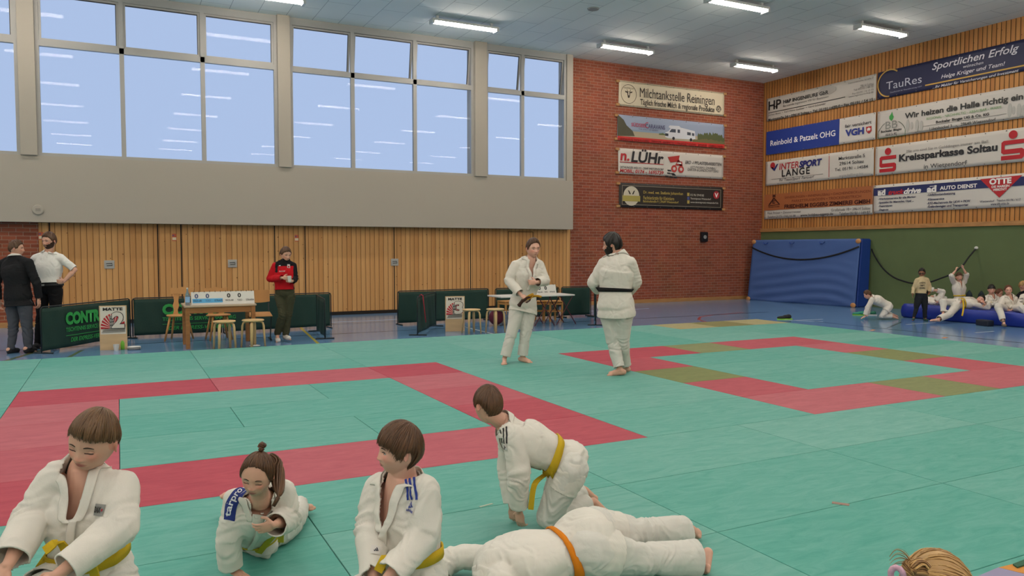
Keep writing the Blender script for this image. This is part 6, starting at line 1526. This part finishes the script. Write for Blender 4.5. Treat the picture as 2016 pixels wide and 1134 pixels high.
person('c2', 'girl with ponytail leaning on one hand, blue shoulder patch on her white suit', C2, dirv(-.02, -.26, -.95), dirv(.12, .9, -.3), .198, .70, kid=1, hair=GIRLH, hairm=HB, q='hi', hem=.45, belt=m_gbelt, stand=False, eyes='down', skin='fair', arm_r=1.2, kV=3.7,
    tails=[[0, P(548, 1045, K+.1), P(553, 1067, K+.12)]], leg_r=1.15,
    hands={'R': {'d': dirv(.8, -.25, -.3), 'n': dirv(0, -1, 0), 'curl': .1}, 'L': {'d': dirv(-.9, -.25, -.1), 'n': dirv(-.2, .2, .8), 'curl': .35}})
pe = PEOPLE['c2']; HMg = pe['HM']; hm_o = PEOPLE['c2_hair']
def tress(root, name, pts, r0, m, n=60, spread=.8, seed=0, cont=None):
    """bundle of hair strands following a path"""
    rs = np.random.RandomState(seed); path = smooth_pts([Vector(p) for p in pts], 5); bm = nb(); tones = []
    for q in range(n):
        a = rs.rand()*6.28; rr = r0*math.sqrt(rs.rand())*spread; l = 1-.25*rs.rand(); k = max(3, int(len(path)*l)); P_ = []; 
        for i in range(k):
            d = (path[min(i+1, len(path)-1)]-path[max(i-1, 0)]).normalized(); x, y, _ = basis(d, (.3, .2, 1)); t = i/(len(path)-1); g = (.45+1.1*math.sin(math.pi*min(1, t*1.15+.12)))*(1-.3*t)
            P_.append(path[i]+(x*math.cos(a+t)+y*math.sin(a+t))*rr*g)
        nv = len(bm.verts); tube(bm, P_, [r0*.16*(1-.6*(i/k)**2) for i in range(k)], 5); bm.verts.index_update(); tones += [rs.rand()]*(len(bm.verts)-nv)
    me = bpy.data.meshes.new(name); bm.to_mesh(me); bm.free(); fattr(me, 'tone', tones)
    return link_mesh(name, me, m, root, world=True, smooth=True)
gp = lambda x, y, z: HMg @ Vector((x, y, z))
tress(hm_o, 'ponytail', [gp(.10, -.42, .25), gp(.30, -.40, .05), P(549, 955, K-.06), P(549, 975, K-.11), P(536, 1000, K-.13)], .03, HB, 90, seed=3)
tress(hm_o, 'hair_bun', [gp(.0, -.1, .56), gp(.05, -.16, .66), gp(.0, -.24, .67), gp(-.07, -.2, .62), gp(-.02, -.12, .64)], .013, HB, 40, seed=4)
obj('hair_tie', tube(nb(), [gp(.02+.045*math.cos(t), -.15+.045*math.sin(t), .575) for t in [k*.6 for k in range(11)]], .010*.2, 6), mat('hair_tie', '6a4a44'), hm_o, world=True)
m_navy = mat('navy_patch', '1f2f7a', rough=.7); pe = PEOPLE['c2']
o_, pth, nn = band(pe['root'], pe['bvh'], [(481, 962), (467, 974), (455, 996), (450, 1024)], .027, m_navy, 'shoulder_patch', across=5)
me, a_ = text_mesh('tarpro', .02, 0); me.materials.clear(); co = []
for x, y in a_[:, :2]:
    t = (1-x)*.78+.12; f = t*(len(pth)-1); i = min(int(f), len(pth)-2); p = pth[i].lerp(pth[i+1], f-i); d = (pth[i+1]-pth[i]).normalized(); sd_ = d.cross(nn[i]).normalized()
    if sd_.dot(RT) > 0: sd_ = -sd_
    co.append(tuple(onto(pe['bvh'], p+sd_*(.034*(y-.45)), nn[i].normalized(), .006)))
set_co(me, np.array(co)); link_mesh('lettering', me, ink('dcdce4'), pe['root'], world=True)
K = 2.70
C3 = JJ(dict(pel=(806, 1138, .04), wst=(801, 1086, .03), chs=(796, 1018, .03), nck=(792, 938, .03), hd=(787, 884, .0), shL=(834, 968, -.03), shR=(750, 963, .07), elL=(836, 1054, -.08), wrL=(757, 1146, -.22), elR=(727, 1045, .0), wrR=(738, 1150, -.16),
    hpL=(832, 1145, .0), hpR=(778, 1143, .06), knL=(850, 1400, -.25), knR=(628, 1232, -.2), anL=(870, 1290, .3), anR=(650, 1460, -.25), toL=(890, 1320, .45), toR=(620, 1480, -.35)), K)
person('c3', 'boy with dark brown bowl haircut looking left, three blue shoulder stripes on his white suit', C3, dirv(-.93, .04, -.36), dirv(.05, 1, 0), .178, .74, kid=.9, hair=BOWL, hairm=HB, q='hi', hem=.5, belt=m_ybelt, stand=False, eyes='open', skin='rosy', chub=.9, arm_r=1.1, leg_r=1.15,
    tails=[[0, P(760, 1095, K-.18), P(744, 1125, K-.2)]], hands={'L': {'d': dirv(-.5, -.8, -.3), 'n': dirv(0, -.5, .6), 'curl': .4}, 'R': {'d': dirv(.3, -.8, -.2), 'n': dirv(0, -.5, .6), 'curl': .4}})
pe = PEOPLE['c3']; m_sb = mat('stripe_blue', '1f3488', rough=.7)
def tri(pe, uv, z, m, dx=0, dy=0):
    for k, h in enumerate((.35, .62, .9)): decal(pe['root'], pe['bvh'], uv, z*.24, z*h, m, 'emblem_bar', (.8, .45), .0055, 2, 3, dx=dx+z*(k-1)*.36, dy=dy-z*(1-h)*.35)
for q in ([(799, 944), (802, 960), (804, 984)], [(807, 942), (810, 960), (812, 984)], [(815, 940), (818, 960), (820, 984)]): band(pe['root'], pe['bvh'], q, .0042, m_sb, across=2)
decal(pe['root'], pe['bvh'], (808, 998), .036, .034, mat('patch_white', 'd2cdc8'), 'maker_patch'); tri(pe, (808, 996), .018, m_sb, dy=.003); decal_text(pe['root'], pe['bvh'], 'adidas', (808, 998), .03, .009, m_sb, .03, .006, dy=-.0095)
decal(pe['root'], pe['bvh'], (739, 1083), .034, .034, mat('patch_white', 'd2cdc8'), 'hem_patch'); tri(pe, (739, 1083), .016, mat('emblem_navy', '24283c'))
K = 4.34
C4 = JJ(dict(pel=(1122, 908, .02), wst=(1086, 893, .0), chs=(1040, 870, .0), nck=(991, 832, .0), hd=(961, 797, -.02), shL=(1012, 862, -.13), shR=(1000, 850, .15), elL=(1020, 935, -.16), wrL=(1022, 1006, -.08), elR=(1001, 925, .16), wrR=(1008, 1000, .12),
    hpL=(1126, 922, -.08), hpR=(1122, 912, .1), knL=(1078, 1018, -.05), knR=(1085, 1002, .16), anL=(1168, 988, .12), anR=(1150, 965, .36), toL=(1206, 1014, .12), toR=(1182, 985, .4), soL=(0, 0, 1), soR=(0, 0, 1)), K)
C4['soL'] = dirv(.6, .6, 0); C4['soR'] = dirv(.6, .6, 0)
person('c4', 'boy on hands and knees looking back over the mats, black shoulder stripes and yellow belt', C4, dirv(-.62, -.12, .78), dirv(.05, 1, .1), .205, .76, kid=.6, hair=BACK, hairm=HB, q='hi', hem=.42, belt=m_ybelt, stand=False, skin='fair', arm_r=1.15, leg_r=1.1, fat=1.05,
    tails=[[0, P(1052, 955, K-.12), P(1045, 1003, K-.12)]], beltm={'tilt': -.05, 'k': 1.95}, hands={'L': {'d': dirv(.1, -.9, .1), 'n': dirv(.4, -.4, .6), 'curl': .45}, 'R': {'d': dirv(.1, -.9, .1), 'n': dirv(.4, -.4, .6), 'curl': .7}})
pe = PEOPLE['c4']; m_bk = mat('stripe_black', '1d1d22', rough=.7)
for q in ([(985, 846), (987, 858), (989, 872)], [(991, 843), (992, 856), (993, 873)], [(997, 840), (998, 854), (998, 873)]): band(pe['root'], pe['bvh'], q, .005, m_bk, across=2)
decal(pe['root'], pe['bvh'], (994, 881), .036, .03, mat('patch_white', 'd2cdc8'), 'maker_patch'); tri(pe, (994, 881), .02, m_bk)
K = 3.7
C5 = JJ(dict(pel=(1163, 1058, .0), wst=(1106, 1092, -.06), chs=(1038, 1110, -.12), nck=(965, 1140, -.2), hd=(930, 1205, -.26), shL=(988, 1150, -.34), shR=(952, 1098, .02), elL=(925, 1215, -.4), wrL=(890, 1240, -.42), elR=(893, 1098, .05), wrR=(868, 1146, .0),
    hpL=(1165, 1086, -.12), hpR=(1172, 1048, .12), knL=(1268, 1102, -.02), knR=(1266, 1050, .28), anL=(1384, 1098, .1), anR=(1355, 1046, .5), toL=(1384, 1134, .06), toR=(1376, 1066, .52)), K)
C5['soL'] = dirv(-1, 0, .0); C5['soR'] = dirv(-1, 0, 0)
person('c5', 'child lying face down propped on the arms at the bottom, white suit with orange belt', C5, dirv(-.5, -.85, -.1), dirv(-.85, .5, 0), .205, .80, kid=.8, hair=BACK, hairm=HB, q='hi', hem=.42, belt=m_obelt, stand=False, skin='rosy', arm_r=1.15, leg_r=1.15, cuffr=1.35, fat=1.18, tails=[], cuff=.87, beltm={'tilt': .0}, V=False)
K = 1.75
C6 = JJ(dict(pel=(1850, 1560, .15), wst=(1850, 1500, .12), chs=(1850, 1420, .08), nck=(1848, 1285, .04), hd=(1850, 1182, 0), shL=(1760, 1325, .1), shR=(1940, 1325, .0), elL=(1730, 1440, .1), wrL=(1790, 1500, .25), elR=(1960, 1440, .05), wrR=(1900, 1500, .25),
    hpL=(1815, 1570, .15), hpR=(1885, 1570, .12), knL=(1800, 1640, .4), knR=(1900, 1640, .38), anL=(1810, 1700, .1), anR=(1890, 1700, .1), toL=(1815, 1740, -.05), toR=(1885, 1740, -.05)), K)
for k_ in C6: C6[k_].z = max(C6[k_].z, .12)
for k_, z_ in (('pel', .40), ('wst', .48), ('chs', .58), ('hpL', .38), ('hpR', .38), ('knL', .12), ('knR', .12), ('anL', .10), ('anR', .10), ('toL', .07), ('toR', .07)): C6[k_].z = z_
BLO = dict(crown=(.72, -.5, .30), line=[(0, .2), (40, .18), (60, .05), (80, -.1), (100, -.15), (130, -.25), (180, -.3)], thick=[(0, .06), (90, .06), (180, .07)], top=.07, rough=.01, seed=31, locks=800, jag=.01, swirl=.3, lockr=.75)
person('c6', 'child with blonde hair tied in a bun at the bottom right, seen from behind', C6, dirv(.55, -.35, .7), dirv(-.05, 1, .25), .2, .70, kid=1, hair=BLO, hairm=HBL, q='hi', hem=0, stand=False, skin='fair', top='jumper', topm=cloth_mat('top_pink', 'c9a9b8', .2), botm=m_bt, V=False)
hg = PEOPLE['c6']['HM']; ho = PEOPLE['c6_hair']; gq = lambda x, y, z: hg @ Vector((x, y, z))
bc = P(1800, 1122, K-.08)
rs6 = np.random.RandomState(4)
for k in range(5):
    a0 = rs6.rand()*6; e1, e2 = .012+.008*rs6.rand(), .008+.007*rs6.rand(); cc_ = bc+RT*(rs6.rand()-.5)*.022+UP*(rs6.rand()-.6)*.018-FW*.01*rs6.rand()
    tress(ho, 'hair_bun', [cc_+RT*e1*math.cos(a0+t)+UP*e2*math.sin(a0+t)+FW*.006*math.sin(t*1.7) for t in [q*.75 for q in range(8)]], .009, HBL, 40, seed=60+k)
for sd_ in range(4): tress(ho, 'loose_strands', [bc+UP*.008, bc-RT*.02+UP*(.016+.007*sd_), bc-RT*.04+UP*(.014+.010*sd_), bc-RT*.056+UP*(.002+.008*sd_)], .003, HBL, 6, seed=20+sd_)
obj('hair_scrunchie', tube(nb(), [P(1766, 1133, K-.1)+RT*.010*math.cos(t)+UP*.017*math.sin(t)-FW*.008*math.cos(t) for t in [k*.57 for k in range(12)]], .0065, 8), mat('scrunchie_pink', 'd3a8bb', rough=.8, var=.3, vscale=90), ho, world=True, smooth=True)
# ---------------- children at the right wall
K = 17.85
D1 = JJ(dict(pel=(1748, 603), wst=(1740, 598), chs=(1728, 591), nck=(1716, 585), hd=(1708, 580), shL=(1717, 590, -.12), shR=(1716, 589, .12), elL=(1708, 606, -.14), wrL=(1703, 622, -.12), elR=(1711, 604, .16), wrR=(1708, 620, .16),
    hpL=(1749, 606, -.07), hpR=(1749, 605, .07), knL=(1736, 622, -.08), knR=(1738, 621, .12), anL=(1757, 622, -.04), anR=(1757, 619, .18), toL=(1771, 627, -.02), toR=(1769, 622, .25)), K)
D1['soL'] = D1['soR'] = dirv(.5, .7, 0)
person('d1', 'barefoot child in white suit crawling on the blue floor beside the standing crash mat', D1, dirv(-.8, -.25, .4), (0, 0, 1), .2, .74, kid=1, hair=dict(SHORT, seed=41), hairm=HB, q='low', ground=0, hem=.4, stand=False, belt=None, skin='rosy', kV=3.6, arm_r=1.05,
    hands={'L': {'d': dirv(-.8, -.5, 0), 'n': dirv(0, -1, 0), 'curl': .15}, 'R': {'d': dirv(-.8, -.5, 0), 'n': dirv(0, -1, 0), 'curl': .15}})
K = 17.5
D2 = JJ(dict(pel=(1814, 582), wst=(1815, 573), chs=(1815, 561), nck=(1815, 546), hd=(1815, 537), shL=(1825, 550, .02), shR=(1805, 551, -.02), elL=(1831, 564, .04), wrL=(1829, 576, -.06), elR=(1799, 566, .0), wrR=(1797, 579, -.04),
    hpL=(1820, 586), hpR=(1808, 586), knL=(1820, 607), knR=(1804, 606), anL=(1821, 626), anR=(1799, 625), toL=(1826, 632, -.1), toR=(1798, 630, -.14)), K)
m_hood = cloth_mat('hoodie_cream', 'c4b28e', .2); m_drk = cloth_mat('dark_trousers', '23262c', .2)
person('d2', 'standing boy in cream hoodie, dark trousers and glasses at the right', D2, dirv(-.55, -.2, -.8), (0, 0, 1), .2, .70, kid=.8, hair=dict(SHORT, seed=42, top=.09), hairm=HBK, q='low', ground=0, top='hoodie', topm=m_hood, botm=m_drk, hem=0, sleeve=.95, cuff=.96, feet='shoe', shoem=mat('socks_green', '27473c'), V=False, skin='dark', arm_r=1.2, fat=1.12, leg_r=1.1, eyes='open')
pe = PEOPLE['d2']; hq = lambda x, y, z: pe['HM'] @ Vector((x, y, z)); gl = empty('glasses', hq(0, .4, 0), 'dark rimmed glasses worn by the boy in the cream hoodie', 'glasses')
for sx in (-1, 1):
    obj('lens', tube(nb(), [hq(sx*.15+.1*math.cos(t), .385, -.04+.065*math.sin(t)) for t in [k*.63 for k in range(11)]], .005, 6), m_blk, gl, world=True)
    obj('temple', tube(nb(), [hq(sx*.25, .37, -.02), hq(sx*.36, .1, -.02), hq(sx*.37, -.05, -.03)], .004, 6), m_blk, gl, world=True)
obj('bridge', tube(nb(), [hq(-.05, .40, -.03), hq(.05, .40, -.03)], .004, 6), m_blk, gl, world=True)
for i, (s_, w_) in enumerate((('ATHLETIC', .13), ('DEPT', .10), ('ORIGINAL', .12))): decal_text(pe['root'], pe['bvh'], s_, (1816, 557+5*i), w_, .035, ink('3a332c'), .03, .006)
K = 18.3
D3 = JJ(dict(pel=(1846, 594), wst=(1841, 596), chs=(1832, 596), nck=(1822, 595), hd=(1812, 593), shL=(1826, 596, -.12), shR=(1826, 592, .12), elL=(1835, 599, -.18), wrL=(1842, 598, -.16), elR=(1835, 594, .2), wrR=(1842, 594, .18),
    hpL=(1847, 595, -.07), hpR=(1847, 593, .07), knL=(1857, 577, -.06), knR=(1860, 590, .1), anL=(1836, 573, -.02), anR=(1842, 586, .16), toL=(1827, 569, -.02), toR=(1832, 584, .16)), K)
for k_ in D3: D3[k_].z += .03
person('d3', 'child in white suit lying with knees drawn up behind the boy in the hoodie', D3, dirv(-.2, .95, 0), dirv(-1, 0, 0), .19, .72, kid=1, hair=dict(SHORT, seed=43), hairm=HD, q='low', ground=0, hem=.3, stand=False, V=True, kV=3.5, skin='rosy', cuff=.6)
K = 18.2
D4 = JJ(dict(pel=(1889, 592), wst=(1889, 582), chs=(1888, 568), nck=(1888, 554), hd=(1888, 545, -.03), shL=(1899, 555), shR=(1878, 556), elL=(1903, 541, -.08), wrL=(1896, 528, -.1), elR=(1873, 543, -.08), wrR=(1882, 532, -.1),
    hpL=(1894, 595), hpR=(1884, 595), knL=(1898, 603, -.3), knR=(1878, 603, -.3), anL=(1894, 600, .05), anR=(1884, 600, .05), toL=(1893, 599, .2), toR=(1885, 599, .2)), K)
person('d4', 'boy with raised arms holding the black wall strap above his head', D4, dirv(-.15, -.1, -1), (0, 0, 1), .2, .72, kid=.8, hair=dict(SHORT, seed=44, line=[(0, .2), (60, .1), (85, 0), (120, -.1), (180, -.3)]), hairm=HB, q='low', ground=0, hem=.4, stand=False, belt=m_ybelt, skin='rosy', sleeve=.25, arm_r=1.1, kV=3.0, tails=[],
    hands={'L': {'d': dirv(-.1, 1, 0), 'n': dirv(-1, 0, 0), 'curl': 1.0}, 'R': {'d': dirv(.2, 1, 0), 'n': dirv(1, 0, 0), 'curl': 1.0}})
K = 17.3
D5 = JJ(dict(pel=(1884, 599), wst=(1894, 597), chs=(1907, 596), nck=(1920, 594), hd=(1931, 590, -.04), shL=(1916, 599, -.14), shR=(1914, 590, .12), elL=(1945, 606, -.12), wrL=(1938, 598, -.16), elR=(1903, 590, .06), wrR=(1893, 594, -.12),
    hpL=(1883, 602, -.08), hpR=(1883, 597, .08), knL=(1867, 620, -.32), knR=(1857, 594, -.1), anL=(1846, 629, -.5), anR=(1857, 617, -.2), toL=(1829, 630, -.5), toR=(1851, 624, -.34)), K)
person('d5', 'dark-haired boy reclining on the low blue mat with head propped on his hand, yellow belt', D5, dirv(-.55, .25, -.75), dirv(.6, .8, 0), .205, .78, kid=.5, hair=dict(SHORT, seed=45, top=.1), hairm=HBK, q='low', ground=0, hem=.35, stand=False, belt=m_ybelt, skin='rosy', kV=3.2, arm_r=1.05, leg_r=1.1, tails=[[0, P(1897, 604, K-.3), P(1894, 622, K-.45)]], eyes='open')
K = 17.9
D6 = JJ(dict(pel=(1951, 600), wst=(1952, 596), chs=(1952, 590), nck=(1952, 580), hd=(1952, 570, -.04), shL=(1962, 586), shR=(1942, 586), elL=(1966, 596, -.1), wrL=(1960, 601, -.3), elR=(1939, 597, -.1), wrR=(1945, 602, -.3),
    hpL=(1957, 602), hpR=(1947, 602), knL=(1962, 600, -.5), knR=(1946, 600, -.5), anL=(1956, 606, -.2), anR=(1950, 606, -.2), toL=(1952, 607, -.35), toR=(1946, 607, -.35)), K)
person('d6', 'dark-haired boy sitting upright on the low mat behind the reclining boy', D6, dirv(-.3, -.1, -1), (0, 0, 1), .215, .76, kid=.5, hair=dict(SHORT, seed=46, line=[(0, .14), (50, .1), (85, 0), (120, -.1), (180, -.3)], top=.1), hairm=HBK, q='low', ground=0, hem=.35, stand=False, belt=m_ybelt, skin='rosy', kV=3.0, tails=[])
K = 17.1
D7 = JJ(dict(pel=(1988, 606), wst=(1988, 600), chs=(1987, 592), nck=(1986, 581), hd=(1985, 571, -.04), shL=(1998, 588), shR=(1975, 588), elL=(2003, 602, -.1), wrL=(1991, 611, -.4), elR=(1969, 602, -.1), wrR=(1980, 609, -.4),
    hpL=(1995, 609), hpR=(1983, 609), knL=(2010, 607, -.85), knR=(1964, 603, -.85), anL=(2046, 629, -1.1), anR=(1976, 634, -1.12), toL=(2058, 636, -1.2), toR=(1979, 642, -1.2)), K)
person('d7', 'girl with auburn hair tied back sitting on the mat edge, hands clasped, sandals on', D7, dirv(-.35, -.05, -1), (0, 0, 1), .205, .78, kid=.6, hair=dict(GIRLH, seed=47), hairm=HR, q='low', ground=0, hem=.35, stand=False, skin='rosy', kV=2.6, Vw=1.0, feet='shoe', shoem=mat('sandal_grey', '6a5c50'), leg_r=1.1,
    hands={'L': {'d': dirv(-.9, -.4, 0), 'n': dirv(0, 0, 1), 'curl': .7}, 'R': {'d': dirv(.9, -.4, 0), 'n': dirv(0, 0, 1), 'curl': .7}})
K = 18.4
D8 = JJ(dict(pel=(1967, 600), wst=(1967, 597), chs=(1967, 591), nck=(1967, 584), hd=(1967, 577), shL=(1976, 589), shR=(1958, 589), elL=(1978, 597, .05), wrL=(1974, 601, -.15), elR=(1956, 597, .05), wrR=(1960, 601, -.15),
    hpL=(1971, 601), hpR=(1963, 601), knL=(1973, 600, -.35), knR=(1961, 600, -.35), anL=(1970, 604, -.1), anR=(1964, 604, -.1), toL=(1968, 604, -.25), toR=(1962, 604, -.25)), K)
person('d8', 'child with reddish brown hair half hidden between the sitting boy and girl', D8, dirv(.4, -.3, -.9), (0, 0, 1), .2, .70, kid=1, hair=dict(GIRLH, seed=48), hairm=HR, q='low', ground=0, hem=.35, stand=False, skin='fair', kV=3.4)
K = 17.85
D9 = JJ(dict(pel=(2016, 602), wst=(2016, 596), chs=(2015, 588), nck=(2015, 575), hd=(2014, 563), shL=(2027, 582), shR=(2005, 582), elL=(2030, 594, -.1), wrL=(2022, 601, -.3), elR=(2001, 594, -.1), wrR=(2010, 601, -.3),
    hpL=(2021, 604), hpR=(2011, 604), knL=(2024, 600, -.4), knR=(2010, 600, -.4), anL=(2020, 606, -.1), anR=(2014, 606, -.1), toL=(2016, 607, -.25), toR=(2012, 607, -.25)), K)
person('d9', 'blonde child in dark sweater at the right edge, behind the white suit with lettering', D9, dirv(.5, -.1, -.8), (0, 0, 1), .21, .78, kid=.6, hair=dict(SHORT, seed=49, top=.1), hairm=HBL, q='low', ground=0, top='jumper', topm=m_jblk, botm=m_drk, hem=0, V=False, skin='fair')
K = 17.0
D10 = JJ(dict(pel=(2024, 608), wst=(2024, 601), chs=(2025, 591), nck=(2028, 577), hd=(2032, 564), shL=(2038, 584), shR=(2013, 584), elL=(2042, 600, -.1), wrL=(2034, 610, -.3), elR=(2007, 600, -.1), wrR=(2016, 609, -.3),
    hpL=(2030, 610), hpR=(2018, 610), knL=(2040, 606, -.8), knR=(2018, 606, -.8), anL=(2052, 634, -1.1), anR=(2032, 638, -1.12), toL=(2057, 642, -1.2), toR=(2034, 645, -1.25)), K)
person('d10', 'child in white suit with dark sleeve lettering and green belt cut by the right edge', D10, dirv(.3, -.1, -1), (0, 0, 1), .205, .8, kid=.6, hair=dict(SHORT, seed=50), hairm=HD, q='low', ground=0, hem=.35, stand=False, belt=m_gbelt, skin='rosy', kV=3.0, tails=[])
pe = PEOPLE['d10']
for i, s_ in enumerate(('DAN', 'RHO')): decal_text(pe['root'], pe['bvh'], s_, (2011, 588+6*i), .07, .035, ink('2a2a3a'), .03, .006)
# ================================================================ LIGHT AND VIEW
sc = bpy.context.scene
w = bpy.data.worlds.new('overcast_dusk'); sc.world = w; w.use_nodes = True
bg = w.node_tree.nodes['Background']; bg.inputs[0].default_value = lin('b0c0dc'); bg.inputs[1].default_value = 0.88
sc.view_settings.view_transform = 'Standard'; sc.view_settings.look = 'None'; sc.view_settings.gamma = 1
sc.view_settings.use_curve_mapping = False; sc.view_settings.exposure = 0.33
